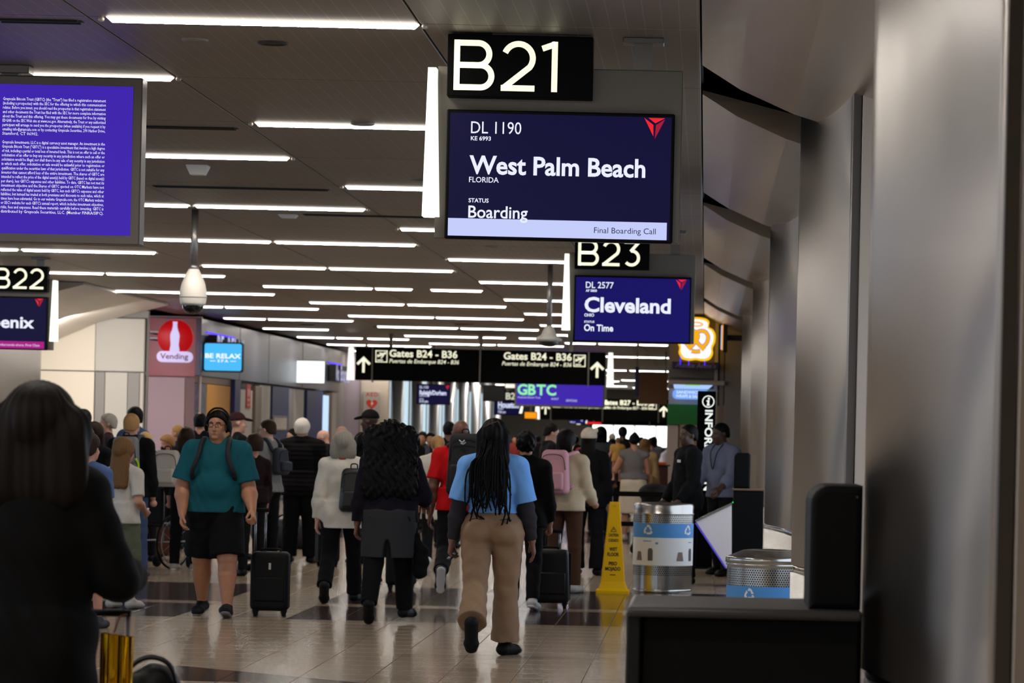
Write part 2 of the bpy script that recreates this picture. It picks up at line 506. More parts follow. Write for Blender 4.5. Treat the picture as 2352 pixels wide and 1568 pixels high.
        S.cap(ball * H, tip * H, 0.0185 * H + inf, 0.014 * H + inf * 0.8, k, None, lat)
    def hand(self, S, i, k=0.006):
        """palm, four unequal fingers with two bends, thumb from the side of the palm"""
        H = self.H; s = (-1, 1)[i]; f = self.fd[i]; w = self.wri[i]
        # palm faces the thigh: thumb side points forward
        fwd = nrm(np.array((0, 1, 0)) - f * f[1]) if abs(f[1]) < 0.9 else nrm(np.array((-s * 1.0, 0, 0)) - f * f[0] * -s)
        inn = nrm(np.cross(f, fwd)); 
        if inn[0] * s > 0: inn = -inn
        if abs(f[1]) >= 0.9: inn = np.array((0, 0, -1.0)); fwd = nrm(np.cross(inn, f)); fwd = fwd if fwd[0] * s < 0 else -fwd
        self.hf = getattr(self, 'hf', {}); self.hf[i] = (f, fwd, inn)
        P = lambda a, b, c: (w + f * a + fwd * b + inn * c) * H
        r = 0.0075 * H
        for b in (-0.016, -0.006, 0.005, 0.016): S.cap(P(0.002, b * 0.6, 0), P(0.052, b, 0.0), r * 1.25, r * 1.15, 0.012)
        c = self.curl[i]
        for b, L in ((-0.018, 0.036), (-0.006, 0.045), (0.006, 0.047), (0.0175, 0.041)):
            a1, a2, a3 = c * 0.9, c * 2.0, c * 2.9
            p0 = (0.053, 0.0); p1 = (p0[0] + L * 0.42 * math.cos(a1), p0[1] + L * 0.42 * math.sin(a1))
            p2 = (p1[0] + L * 0.33 * math.cos(a2), p1[1] + L * 0.33 * math.sin(a2)); p3 = (p2[0] + L * 0.25 * math.cos(a3), p2[1] + L * 0.25 * math.sin(a3))
            for (u0, v0), (u1, v1), q in ((p0, p1, 1.0), (p1, p2, 0.92), (p2, p3, 0.82)):
                S.cap(P(u0, b, v0), P(u1, b * 1.05, v1), r * q * 0.80, r * q * 0.74, 0.003)
        S.cap(P(0.012, 0.014, 0.004), P(0.034, 0.028, 0.012), r * 1.15, r * 0.95, 0.008)
        S.cap(P(0.034, 0.028, 0.012), P(0.056, 0.030, 0.018 + 0.01 * c), r * 0.92, r * 0.72, 0.004)
    def skull(self, S, inf=0.0, face=True):
        H, Hd, Rh, q = self.H, self.Hd, self.Rh, self.hs
        def E(c, r, k=0.012): S.ell(Hd(c) * H, np.array(r) * H * q + inf, Rh, k)
        E((0, -0.004, 0.062), (0.0435, 0.0555, 0.0505))
        E((0, 0.022, 0.020), (0.0335 + 0.010 * max(0, self.w - 1.1), 0.034, 0.040 + 0.008 * max(0, self.w - 1.1)), 0.02)
        if not face: return
        S.ell(Hd((0, 0.043, -0.010)) * H, np.array((0.015, 0.012, 0.011)) * H, Rh, 0.012)       # chin
        S.cap(Hd((0, 0.0525, 0.047)) * H, Hd((0, 0.0635, 0.0265)) * H, 0.0045 * H, 0.0070 * H, 0.006)   # nose
        for s in (-1, 1):
            S.cap(Hd((0.006 * s, 0.0575, 0.0245)) * H, Hd((0.008 * s, 0.054, 0.025)) * H, 0.0045 * H, 0.004 * H, 0.004)
            S.cap(Hd((0.009 * s, 0.0505, 0.060)) * H, Hd((0.026 * s, 0.043, 0.060)) * H, 0.0045 * H, 0.004 * H, 0.006)   # brow
            S.ell(Hd((0.024 * s, 0.038, 0.030)) * H, np.array((0.012, 0.010, 0.012)) * H, Rh, 0.012)      # cheek
            S.ell(Hd((0.0445 * s, -0.006, 0.040)) * H, np.array((0.005, 0.012, 0.017)) * H, Rh @ ry(0.25 * s), 0.004)    # ear
            S.carve(Hd((0.0175 * s, 0.058, 0.0485)) * H, np.array((0.010, 0.009, 0.0065)) * H, Rh, 0.006)
        S.cap(Hd((-0.010, 0.0535, 0.0090)) * H, Hd((0.010, 0.0535, 0.0090)) * H, 0.0033 * H, 0.0033 * H, 0.004)
        S.cap(Hd((-0.008, 0.0520, 0.0040)) * H, Hd((0.008, 0.0520, 0.0040)) * H, 0.0038 * H, 0.0038 * H, 0.004)
    def neck_(self, S, inf=0.0):
        H = self.H; l = 0.5 + 0.5 * self.w
        S.cap((self.nk + self.R @ np.array((0, 0, -0.02))) * H, (self.hb + self.Rh @ np.array((0, 0.0, 0.02))) * H, 0.034 * H * l + inf, 0.031 * H * l + inf, 0.02)
    def body(self, parent, h, skin, hands=(True, True), feet=True, name='body'):
        S = Soft(); self.torso(S); self.neck_(S); self.skull(S)
        for i in (0, 1):
            self.arm(S, i); self.leg(S, i)
            if feet: self.foot(S, i)
            if hands[i]: self.hand(S, i)
            else: S.ell((self.wri[i] + 0.035 * self.fd[i]) * self.H, np.full(3, 0.022 * self.H), None, 0.01)
        return S.obj('body', h, mat('skin ' + skin, SKIN[skin], 0.5, noise=0.12, nscale=25), parent)
    def eyes(self, parent, brow=True):
        H = self.H
        for s in (-1, 1):
            m = MB(); c = Vector(self.Hd((0.0168 * s, 0.0450, 0.0485)) * H)
            m.lathe([(0.0001, -0.0052 * H), (0.0045 * H, -0.0040 * H), (0.0066 * H, 0), (0.0045 * H, 0.0034 * H), (0.0001, 0.0044 * H)], 10, Matrix.Translation(c), caps=False)
            m.build('eye', mat('eye white', (205, 200, 192), 0.25), parent)
            m = MB(); c2 = Vector(self.Hd((0.0168 * s, 0.0505, 0.0482)) * H)
            m.lathe([(0.0001, -0.003 * H), (0.0027 * H, 0), (0.0001, 0.003 * H)], 8, Matrix.Translation(c2), caps=False)
            m.build('iris', mat('iris', (28, 18, 12), 0.2), parent)
            if brow:
                m = MB(); m.tube([self.Hd((x * s, y, z)) * H for x, y, z in ((0.008, 0.0555, 0.0605), (0.017, 0.0535, 0.0635), (0.027, 0.0465, 0.061))], 0.0024 * H, 6)
                m.build('eyebrow', mat('brow hair', (22, 15, 12), 0.8), parent)
        m = MB(); m.tube([self.Hd((x, 0.0565 - abs(x) * 0.25, 0.0066)) * H for x in (-0.011, -0.005, 0, 0.005, 0.011)], 0.0016 * H, 6)
        m.build('lips', mat('lip', (130, 74, 66), 0.5), parent)
    # ---- garments
    def top(self, parent, name, m, h, inf=0.014, sleeve=0.55, hem=0.0, coat=None, bulk=1.0, folds=0.003, collar=0.0, label=None, loose=1.0, quilt=0, tilt=0.0):
        """hem: height above the hip joints where it ends; coat: (hem, flare x, flare y) adds a skirt below the hips"""
        H = self.H; S = Soft(); self.torso(S, inf, bulk=bulk)
        for i in (0, 1):
            sl = sleeve[i] if isinstance(sleeve, (tuple, list)) else sleeve
            if sl > 0: self.arm(S, i, inf * 0.9 + 0.003, 0, sl, 0.025, loose)
        zc = self.hz + hem
        if coat:
            zc = self.hz + coat[0]
            S.cone((0, -0.004 * H, 0), (self.hz + 0.07) * H, (zc - 0.01) * H, (0.088 * self.w * self.hips * H + inf, 0.068 * self.w * H + inf), (coat[1] * H, coat[2] * H), 0.04)
        if collar:
            a = self.nk * H; b = (self.hb + np.array((0, -0.004, -0.012))) * H
            S.cap(a, a + (b - a) * collar, 0.040 * H * (0.5 + 0.5 * self.w) + inf * .6, 0.038 * H * (0.5 + .5 * self.w) + inf * .6, 0.015, [(a + (b - a) * collar, nrm(b - a))])
        if not coat and hem < 0.075:
            rw = (0.050 * self.hips + 0.053 * self.l * (0.55 + 0.45 * self.hips) + 0.016) * H
            S.cone((0, (-0.006 + self.belly * 0.3) * H, 0), (self.hz + 0.11) * H, (zc - 0.02) * H, (max(0.074 * self.w * bulk * H + inf, rw * 0.95), (0.062 * self.w ** 0.6 + self.belly * 0.7) * H + inf), (rw + inf * 0.5, (0.080 * self.w ** 0.4 * self.hips ** 0.5 + self.belly * 0.3) * H + inf * 0.5), 0.03)
        S.plane((0, 0, zc * H), (0, tilt, -1))
        if folds:
            f = folds; sd = hash(name + str(round(H, 3))) % 7
            if quilt:
                S.wob = lambda x, y, z: f * np.abs(np.sin(z * PI / quilt + 0 * x)) * -1.0 + 0 * y
            else:
                S.wob = lambda x, y, z: f * (np.sin(z * 42 + 9 * np.sin(x * 9 + sd) + y * 14) * 0.6 + np.sin(x * 37 + z * 17 + sd) * np.sin(y * 29 - z * 11) * 0.8)
        return S.obj(name, h, m, parent, label)
    def trousers(self, parent, m, h, inf=0.012, length=2.0, flare=0.0, name='trousers', folds=0.003, waist=0.11, label=None):
        H = self.H; S = Soft(); self.torso(S, min(inf, 0.008), top=False, k=0.02)
        for i in (0, 1): self.leg(S, i, inf, length, 0.02, flare)
        p = self.T((0, 0, waist)) * H
        S.plane(p, self.R @ np.array((0, 0, 1)))
        if folds:
            f = folds
            S.wob = lambda x, y, z: f * (np.sin(z * 55 + 6 * np.sin(x * 13) + y * 21) * 0.6 + np.sin(x * 45 + z * 23) * np.sin(y * 31 + z * 9) * 0.7)
        return S.obj(name, h, m, parent, label)
    def skirt(self, parent, m, h, top=0.09, bottom=-0.22, r0=(0.095, 0.072), r1=(0.10, 0.08), name='skirt', slit=False, label=None):
        H = self.H; S = Soft(); w = self.w * (0.5 + .5 * self.hips)
        self.torso(S, 0.012, top=False)
        S.cone((0, -0.004 * H, 0), (self.hz + 0.04) * H, (self.hz + bottom) * H, (r0[0] * w * H, r0[1] * w * H), (r1[0] * w * H, r1[1] * w * H), 0.04)
        S.plane((0, 0, (self.hz + top) * H), (0, 0, 1)); S.plane((0, 0, (self.hz + bottom + 0.004) * H), (0, 0, -1))
        if slit: S.carve((0, -r1[1] * w * H, (self.hz + bottom) * H), (0.022 * H, 0.06 * H, 0.10 * H), None, 0.01)
        S.wob = lambda x, y, z: 0.003 * np.sin(x * 40 + z * 8) * np.sin(y * 33)
        return S.obj(name, h, m, parent, label)
    def shoes(self, parent, m, h, sole=None, inf=0.006, sock=None):
        H = self.H
        for i in (0, 1):
            S = Soft(); self.foot(S, i, inf); a = self.an[i]; t, un = self.toe_d[i]
            S.cap(a * H, (a + 0.008 * un) * H, 0.023 * H + inf, 0.023 * H + inf, 0.01, [((a + 0.006 * un) * H, un)])
            S.plane((a - 0.0475 * un) * H, -un)
            o = S.obj('shoe', h, m, parent)
            if sole:
                S = Soft(); c = a - 0.040 * un
                S.cap((c - 0.022 * t) * H, (c + 0.03 * t) * H, 0.024 * H, 0.022 * H, 0.02, None, (un, 2.2)); S.cap((c + 0.03 * t) * H, (c + 0.092 * t) * H, 0.022 * H, 0.023 * H, 0.02, None, (un, 2.2))
                S.plane((a - 0.049 * un) * H, -un)
                S.obj('sole', h, sole, o)
            if sock:
                S = Soft(); e = a + (self.kn[i] - a) * 0.25
                S.cap(a * H, e * H, 0.0235 * H, 0.0245 * H, 0.01, [(e * H, nrm(self.kn[i] - a))]); S.obj('sock', h, sock, parent)
    # ---- hair
    def hair(self, parent, m, h, style='short', vol=0.010, length=0.0, width=0.05, face=0.0, amp=0.0, freq=60, part=False, label=None, back=0.0):
        """length: how far below the skull base the hair reaches (share of H)"""
        H, Hd, Rh, q = self.H, self.Hd, self.Rh, self.hs
        S = Soft()
        S.ell(Hd((0, -0.006, 0.064)) * H, (np.array((0.0435, 0.0555, 0.0505)) * q + vol) * H, Rh, 0.01)
        if style in ('short', 'fringe'):
            S.ell(Hd((0, -0.026, 0.035)) * H, (np.array((0.0395, 0.034, 0.042)) * q + vol * 0.7) * H, Rh, 0.015)
        if length > 0:
            n = 5
            for s in (-1, 0, 1):
                pts = [Hd((s * width * 0.55, -0.022, 0.045)) * H]
                dn = np.array((0, 0, -1.0))
                for j in range(1, n + 1):
                    f = j / n
                    base = Hd((s * width * 0.55 * (0.8 + 0.35 * f), -0.030 - back * f, 0.045)) * H
                    pts.append(base + dn * length * H * f)
                for j in range(n):
                    f = (j + 0.5) / n
                    r0 = width * H * (0.62 - 0.10 * j / n); r1 = width * H * (0.62 - 0.10 * (j + 1) / n)
                    S.cap(pts[j], pts[j + 1], r0, r1, 0.02, None, (Rh @ np.array((0, 1.0, 0)), 1.45))
        if style == 'bun':
            S.ell(Hd((0, -0.050, 0.105)) * H, np.full(3, 0.028 * H), Rh, 0.008)
        if style == 'pony':
            S.cap(Hd((0, -0.06, 0.08)) * H, Hd((0, -0.085, 0.03)) * H, 0.02 * H, 0.024 * H, 0.01); S.cap(Hd((0, -0.085, 0.03)) * H, Hd((0, -0.07, -0.05)) * H, 0.024 * H, 0.012 * H, 0.01)
        # open the face and the neck
        fwd = Rh @ np.array((0, 1, 0)); upv = Rh @ np.array((0, 0, 1))
        if style == 'fringe':
            for z in (0.0, 0.03): S.carve(Hd((0, 0.075, z)) * H, np.array((0.037, 0.055, 0.045)) * H * q, Rh, 0.008)
        else:
            S.carve(Hd((0, 0.076, 0.043)) * H, np.array((0.052, 0.058, 0.050)) * H * q, Rh, 0.008)
            S.carve(Hd((0, 0.060, -0.01)) * H, np.array((0.043, 0.055, 0.05)) * H * q, Rh, 0.010)
        if style in ('short', 'bun', 'pony', 'fringe') and length == 0:
            n = nrm(upv * -0.75 + fwd * 0.66)
            S.plane(Hd((0, 0.000, 0.046)) * H, n); S.plane(Hd((0, -0.04, 0.012)) * H, -upv)
        if amp:
            S.wob = (lambda x, y, z: amp * np.sin(x * freq + 3 * np.sin(z * freq * 0.35)) * np.sin(y * freq * 1.1 + 2 * np.sin(z * freq * 0.3)) + amp * 0.5 * np.sin(z * freq * 0.9 + x * freq * 1.7)) if style == 'curly' \
                else (lambda x, y, z: amp * np.sin(np.arctan2(y - Hd((0, 0, 0))[1] * H + 0.02, x) * freq * 0.35 + z * 4) + 0 * z)
        return S.obj('hair', h, m, parent, label)
    def cap_hat(self, parent, m, h, brim=True):
        H, Hd, Rh, q = self.H, self.Hd, self.Rh, self.hs
        S = Soft(); S.ell(Hd((0, -0.004, 0.066)) * H, (np.array((0.0435, 0.0555, 0.0505)) * q + 0.008) * H, Rh, 0.01)
        S.plane(Hd((0, 0.0, 0.066)) * H, -(Rh @ nrm((0, -0.12, 1))))
        o = S.obj('cap', h, m, parent)
        if brim:
            S = Soft(); S.ell(Hd((0, 0.070, 0.072)) * H, np.array((0.040, 0.042, 0.010)) * H, Rh @ rx(-0.18), 0.01)
            S.plane(Hd((0, 0.045, 0.07)) * H, -(Rh @ np.array((0, 1, 0)))); S.obj('brim', max(h * 0.7, 0.006), m, o)
        return o
    def glasses(self, parent, m=None):
        H = self.H; m = m or mat('spectacle frame', (18, 16, 16), 0.3)
        b = MB()
        for s in (-1, 1):
            b.tube([self.Hd((0.0185 * s + 0.0142 * math.copysign(abs(math.cos(t)) ** 0.6, math.cos(t)), 0.0625 - 0.004 * abs(math.cos(t)), 0.0475 + 0.0088 * math.copysign(abs(math.sin(t)) ** 0.6, math.sin(t)))) * H for t in np.linspace(0, 2 * PI, 14)[:-1]], 0.0013 * H, 5, True)
            b.tube([self.Hd(p) * H for p in ((0.032 * s, 0.060, 0.050), (0.045 * s, 0.045, 0.050), (0.0475 * s, 0.0, 0.046))], 0.0013 * H, 5)
        b.tube([self.Hd((-0.005, 0.063, 0.049)) * H, self.Hd((0.005, 0.063, 0.049)) * H], 0.0013 * H, 5)
        return b.build('glasses', m, parent)

# ================================================================== the setting
random.seed(7); np.random.seed(7)
ZC = 3.74
def row_y(k): return 18.4 + 3.09 * k + 0.0068 * k * k if k >= 0 else 18.4 + 3.1 * k
SEAMS = [-0.07, -1.56, -3.32, -5.08, -6.87, -8.70, -10.4]

M_TILE = [mat('floor tile %s' % 'abc'[i], c, 0.17, noise=0.10, nscale=9, spec=0.24) for i, c in enumerate(((168, 149, 127), (160, 141, 119), (176, 158, 137)))]
M_TILE_DARK = mat('floor tile dark', (66, 52, 48), 0.13, noise=0.18, nscale=14, spec=0.32)
M_GROUT = mat('grout', (96, 84, 74), 0.8)

# floor: slab, tiles
TP = 0.45
def tile_is_dark(x, y):
    for a, b in ((28.85, 31.3), (31.78, 35.2)):
        if a < y < b: return not (-4.36 < x < -3.44)
    if 50.6 < y < 53.0 or 53.4 < y < 56.6: return not (-4.36 < x < -3.44)
    if 75 < y < 78.5: return True
    return False
def tile_mesh(name, m, w=TP - 0.005):
    b = MB(); h = w / 2
    b.box((-h, -h, -0.015), (h, h, 0.0), 0.0015)
    me = bpy.data.meshes.new(name); b.bm.to_mesh(me); b.bm.free(); me.materials.append(m); return me
floor = MB().box((-13, -40, -0.2), (4, 175, -0.0035)).build('floor', M_GROUT, kind='structure')
tiles = [tile_mesh('floor_tile', m) for m in M_TILE]; tile_dark = tile_mesh('floor_tile_dark', M_TILE_DARK)
X0 = -1.66 - 20 * TP; Y0 = 24.85 - TP * 7
near_i = range(12, 26); near_j = range(0, 21)
field = {}
def tone(j):
    return 2 if (j - 7) % 9 == 0 else random.choice((0, 0, 1, 1, 0))
for j in near_j:
    for i in near_i:
        cx, cy = X0 + (i + 0.5) * TP, Y0 + (j + 0.5) * TP
        if -3.46 < cx < -2.0 and 21.7 < cy < 23.15: continue            # cut tiles of the diagonal, below
        me = tile_dark if tile_is_dark(cx, cy) else tiles[tone(j)]
        o = bpy.data.objects.new('floor_tile', me); link(o, floor); o.location = (cx, cy, 0)
for j in range(-38, 150):
    for i in range(-6, 31):
        if i in near_i and j in near_j: continue
        if j < -8 and (i + j) % 1: continue
        cx, cy = X0 + (i + 0.5) * TP, Y0 + (j + 0.5) * TP
        key = 3 if tile_is_dark(cx, cy) else tone(j)
        field.setdefault(key, []).append((cx, cy, TP / 2 - 0.0025, TP / 2 - 0.0025))
for key in range(4):
    field[key].append((-4.5, (175 + Y0 + 150 * TP) / 2, 8.4, (175 - Y0 - 150 * TP) / 2)) if key == 0 else None
    field[key].append((-4.5, (Y0 - 38 * TP - 40) / 2, 8.4, (Y0 - 38 * TP + 40) / 2)) if key == 0 else None
    V, F = [], []
    for cx, cy, a, b in field[key]:
        n = len(V); V += [(cx - a, cy - b, 0), (cx + a, cy - b, 0), (cx + a, cy + b, 0), (cx - a, cy + b, 0), (cx - a, cy - b, -0.004), (cx + a, cy - b, -0.004), (cx + a, cy + b, -0.004), (cx - a, cy + b, -0.004)]
        F += [(n, n + 1, n + 2, n + 3), (n, n + 4, n + 5, n + 1), (n + 1, n + 5, n + 6, n + 2), (n + 2, n + 6, n + 7, n + 3), (n + 3, n + 7, n + 4, n)]
    o = bpy.data.objects.new('floor_tile_field', np_mesh('floor_tile_field', V, F, (M_TILE + [M_TILE_DARK])[key])); link(o, floor); o['kind'] = 'stuff'
# the cut tiles along the diagonal: dark below the line, light above it
for j in range(0, 3):
    for i in range(16, 20):
        x0, y0 = X0 + i * TP + 0.0025, Y0 + j * TP + 0.0025; x1, y1 = x0 + TP - 0.005, y0 + TP - 0.005
        cx, cy = (x0 + x1) / 2, (y0 + y1) / 2
        if not (-3.46 < cx < -2.0 and 21.7 < cy < 23.15): continue
        f = lambda x, y: (23.06 - (x + 3.45) * 0.89) - y          # > 0: dark side
        sq = [(x0, y0), (x1, y0), (x1, y1), (x0, y1)]
        for side, me_m in ((1, M_TILE_DARK), (-1, M_TILE[i % 2])):
            out = []
            for a in range(4):
                p, q = sq[a], sq[(a + 1) % 4]; fp, fq = f(*p) * side, f(*q) * side
                if fp >= 0: out.append(p)
                if fp * fq < 0:
                    t = fp / (fp - fq); out.append((p[0] + (q[0] - p[0]) * t, p[1] + (q[1] - p[1]) * t))
            if len(out) >= 3:
                MB().prism(out, -0.015, 0.0, 'Z').build('floor_tile', me_m, floor)

# ceiling: dark slab above, metal panels below it
def ceiling_metal(name, rgb, rough):
    m = mat(name, rgb, rough, 0.35, spec=0.3)
    nt = m.node_tree; b = nt.nodes['Principled BSDF']
    g = nt.nodes.new('ShaderNodeNewGeometry'); sx = nt.nodes.new('ShaderNodeSeparateXYZ'); nt.links.new(g.outputs['Position'], sx.inputs[0])
    mu = nt.nodes.new('ShaderNodeMath'); mu.operation = 'MULTIPLY'; mu.inputs[1].default_value = 1 / 0.092; nt.links.new(sx.outputs[0], mu.inputs[0])
    fr = nt.nodes.new('ShaderNodeMath'); fr.operation = 'FRACT'; nt.links.new(mu.outputs[0], fr.inputs[0])
    lt = nt.nodes.new('ShaderNodeMath'); lt.operation = 'LESS_THAN'; lt.inputs[1].default_value = 0.07; nt.links.new(fr.outputs[0], lt.inputs[0])
    mx = nt.nodes.new('ShaderNodeMix'); mx.data_type = 'RGBA'; c = lin(rgb)
    mx.inputs[6].default_value = (*c, 1); mx.inputs[7].default_value = (*[min(1, v * 1.5) for v in c], 1)
    nt.links.new(lt.outputs[0], mx.inputs[0]); nt.links.new(mx.outputs[2], b.inputs['Base Color'])
    # slow buckle of the sheet metal, across the run
    wv = nt.nodes.new('ShaderNodeTexNoise'); wv.inputs['Scale'].default_value = 1.0; wv.inputs['Detail'].default_value = 1
    mp = nt.nodes.new('ShaderNodeMapping'); mp.inputs['Scale'].default_value = (0.25, 2.2, 1); nt.links.new(g.outputs['Position'], mp.inputs[0]); nt.links.new(mp.outputs[0], wv.inputs['Vector'])
    bp = nt.nodes.new('ShaderNodeBump'); bp.inputs['Strength'].default_value = 0.25; bp.inputs['Distance'].default_value = 0.02
    nt.links.new(wv.outputs['Fac'], bp.inputs['Height']); nt.links.new(bp.outputs[0], b.inputs['Normal'])
    return m
M_CEIL = ceiling_metal('ceiling metal', (112, 101, 89), 0.46)
M_VOID = mat('ceiling void', (16, 15, 14), 0.9)
ceiling = MB().box((-13, -40, ZC + 0.06), (4, 175, ZC + 0.9)).build('ceiling', M_VOID, kind='structure')
pan = {}
NROW = 44
for k in range(-1, NROW):
    ya, yb = row_y(k), row_y(k + 1)
    for c in range(6):
        xa, xb = SEAMS[c + 1], SEAMS[c]
        key = (c, round(yb - ya, 2))
        if key not in pan:
            b = MB(); b.box((-(xb - xa) / 2 + 0.006, -(yb - ya) / 2 + 0.006, 0), ((xb - xa) / 2 - 0.006, (yb - ya) / 2 - 0.006, 0.05), 0.004)
            me = bpy.data.meshes.new('ceiling_panel'); b.bm.to_mesh(me); b.bm.free(); me.materials.append(M_CEIL); pan[key] = me
        o = bpy.data.objects.new('ceiling_panel', pan[key]); link(o, ceiling); o.location = ((xa + xb) / 2, (ya + yb) / 2, ZC)
MB().box((-10.4, -40, ZC), (-0.07, row_y(-1) - 0.006, ZC + 0.05)).build('ceiling_panel', M_CEIL, ceiling)
# air slots halfway between some rows
M_SLOT = mat('air slot', (12, 11, 10), 0.7)
for px0, px1, py in ((355, 752, 430), (325, 540, 291), (0, 182, 46), (700, 985, 494)):
    a = on_height((px0 + px1) / 2, py + 1, ZC); L = (px1 - px0) * a.y / FPX
    b = MB(); b.box((-L / 2, -0.06, -0.012), (L / 2, -0.035, 0.0)).box((-L / 2, 0.035, -0.012), (L / 2, 0.06, 0.0)).box((-L / 2 - .02, -0.035, -0.004), (L / 2 + .02, 0.035, 0.0))
    b.build('air_slot', M_SLOT, ceiling, loc=a)
# dark disc vents, sensors and speakers set into the ceiling
M_GREYP = mat('grey paint', (120, 114, 106), 0.5); M_WHITEP = mat('white paint', (205, 200, 192), 0.45)
for px, py, r, dark in ((448, 90, 0.075, 0), (627, 97, 0.085, 1), (833, 283, 0.085, 0), (965, 410, 0.085, 0), (878, 750, .2, 1), (1066, 744, .2, 1), (540, 733, .2, 1), (705, 745, .16, 1), (1290, 745, .12, 0), (1130, 565, .09, 0)):
    a = on_height(px, py, ZC)
    b = MB(); b.lathe([(r, 0.0), (r, -0.008), (r * 0.86, -0.014), (r * 0.8, -0.006), (0.0001, -0.006)], 24, caps=False)
    b.build('ceiling_speaker' if dark else 'ceiling_sprinkler', mat('vent dark', (34, 31, 28), 0.6) if dark else M_GREYP, ceiling, loc=a)

# right side: oval metal pilasters, ring, base; wall panels; faceted soffit panels
M_PIL = mat('pilaster metal', (168, 161, 154), 0.37, 0.9)
def brushed(m, an=0.95):
    nt = m.node_tree; b = nt.nodes['Principled BSDF']; t = nt.nodes.new('ShaderNodeTangent'); t.direction_type = 'RADIAL'; t.axis = 'Z'
    nt.links.new(t.outputs[0], b.inputs['Tangent']); b.inputs['Anisotropic'].default_value = an; b.inputs['Anisotropic Rotation'].default_value = 0.25
    return m
brushed(M_PIL)
M_PIL2 = mat('pilaster base metal', (178, 175, 172), 0.22, 0.85)
M_RING = mat('polished ring', (200, 198, 194), 0.08, 1.0)
M_WALLP = mat('wall panel', (158, 146, 134), 0.4, 0.3)
M_SEAM = mat('seam strip', (58, 50, 42), 0.5)
M_SOFF = mat('soffit metal', (172, 156, 139), 0.25, 0.75)
def catmull(pts, n=6):
    P = [Vector(p) for p in pts]; P = [2 * P[0] - P[1]] + P + [2 * P[-1] - P[-2]]; out = []
    for i in range(1, len(P) - 2):
        for j in range(n):
            t = j / n
            out.append(0.5 * ((2 * P[i]) + (P[i + 1] - P[i - 1]) * t + (2 * P[i - 1] - 5 * P[i] + 4 * P[i + 1] - P[i + 2]) * t * t + (3 * P[i] - P[i - 1] - 3 * P[i + 1] + P[i + 2]) * t ** 3))
    out.append(P[-2]); return out
PROF = catmull([Vector((0.200, -2.75, 0)), Vector((0.172, -2.1, 0)), Vector((0.132, -1.35, 0)), Vector((0.075, -0.68, 0)), Vector((0.026, -0.24, 0)), Vector((0, 0, 0)), Vector((0.016, 0.18, 0)), Vector((0.08, 0.33, 0)), Vector((0.21, 0.42, 0)), Vector((0.5, 0.46, 0))])
PIL_Y = [11.46, 20.8, 30.5, 41.6, 53.2]
def pilaster(y, x=0.53, mirror=1, top=3.9):
    t = MB(); out = [(p.x + 0.0, p.y) for p in PROF] + [(1.2, 0.5), (1.2, -2.76)]
    grow = lambda d: [(p.x - d, p.y) for p in PROF] + [(1.2, 0.5), (1.2, -2.76)]
    S = Matrix.Diagonal((mirror, 1, 1, 1))
    col = MB().prism(out, 0.845, top, 'Z', smooth=True, M=S).build('pillar', M_PIL, kind='structure', loc=(x, y, 0))
    MB().prism(grow(0.004), 0.0, 0.80, 'Z', smooth=True, M=S).build('base', M_PIL2, col)
    MB().prism(grow(-0.012), 0.80, 0.845, 'Z', smooth=True, M=S).build('ring', M_RING, col)
    MB().box((0.202, -2.80, 0), (0.240, -2.68, top), M=S).build('seam', M_SEAM, col)
    return col
for y in PIL_Y: pilaster(y)
wall_right = MB().box((1.75, -40, 0), (2.1, 62, 4.6)).build('wall_right', M_WALLP, kind='structure')
for y in PIL_Y:          # flat metal panels beside each pilaster, on the camera side
    MB().box((0.775, y - 2.82, 0), (1.745, y - 2.765, 3.9), 0.004).build('wall_panel', M_WALLP, wall_right)
M_FILL_R = glow('added fill pane', (214, 228, 246), 2.4, (60, 64, 70))
for i, (a, b) in enumerate(((12.1, 17.8), (21.5, 27.5), (31.2, 38.6), (42.3, 50.2))):      # added unseen windows between the pilasters, to light surfaces facing the camera
    w_ = MB().box((1.735, a, 0.6), (1.748, b, 3.0)).build('window_%d' % (20 + i), M_SEAM, kind='structure')
    n_ = int((b - a) / 1.5)
    for j in range(n_): MB().box((1.722, a + 0.04 + j * (b - a - 0.04) / n_, 0.65), (1.734, a + (j + 1) * (b - a - 0.04) / n_, 2.95)).build('window_pane', M_FILL_R, w_)
sof_y = [(1.0, 8.2), (10.2, 20.1), (21.8, 30.6), (32.3, 41.8), (43.4, 54.0), (55.6, 61.8)]
SP = [(-0.065, 3.735), (0.156, 3.60), (0.465, 3.466), (0.88, 3.34), (1.75, 3.12)]
SP_TOP = [(1.75, 3.42), (0.51, 3.62), (-0.065, 3.76)]
for i, (a, b) in enumerate(sof_y):
    s = MB().prism(SP + SP_TOP, a, b, 'Y').build('ceiling_soffit', M_SOFF, kind='structure')
    s.name = 'ceiling_right' if i == 0 else 'ceiling_right.%03d' % i
MB().box((-0.06, -40, 3.80), (1.75, 62, 3.84)).build('trim_1', M_VOID, kind='structure')

# ================================================================== left side and far end
def px_rect(x0, y0, x1, y1, Y):
    """a pixel rectangle at depth Y -> (centre, width, height)"""
    c = at((x0 + x1) / 2, (y0 + y1) / 2, Y); k = Y / FPX
    return c, (x1 - x0) * k, (y1 - y0) * k
def yl(px, X=-9.9, py=960):
    return X / U(px, py)[0]
M_CREAM = mat('cream wall', (226, 216, 200), 0.55); M_GREYW = mat('grey wall', (130, 126, 124), 0.5); M_LGREY = mat('pale grey wall', (182, 178, 172), 0.5)
M_PINK = mat('pale pink wall', (214, 196, 200), 0.5); M_LILAC = mat('lilac wall', (186, 172, 186), 0.5); M_FASC = mat('fascia metal', (92, 92, 106), 0.35, 0.4)
M_NAVY = mat('navy panel', (18, 36, 96), 0.4); M_GOLD = mat('amber panel', (196, 138, 48), 0.5); M_DARK = mat('dark metal', (26, 26, 28), 0.45)
M_WOOD = mat('brown frame', (120, 92, 66), 0.5, noise=0.2); M_DOORW = mat('white door', (206, 200, 190), 0.45)

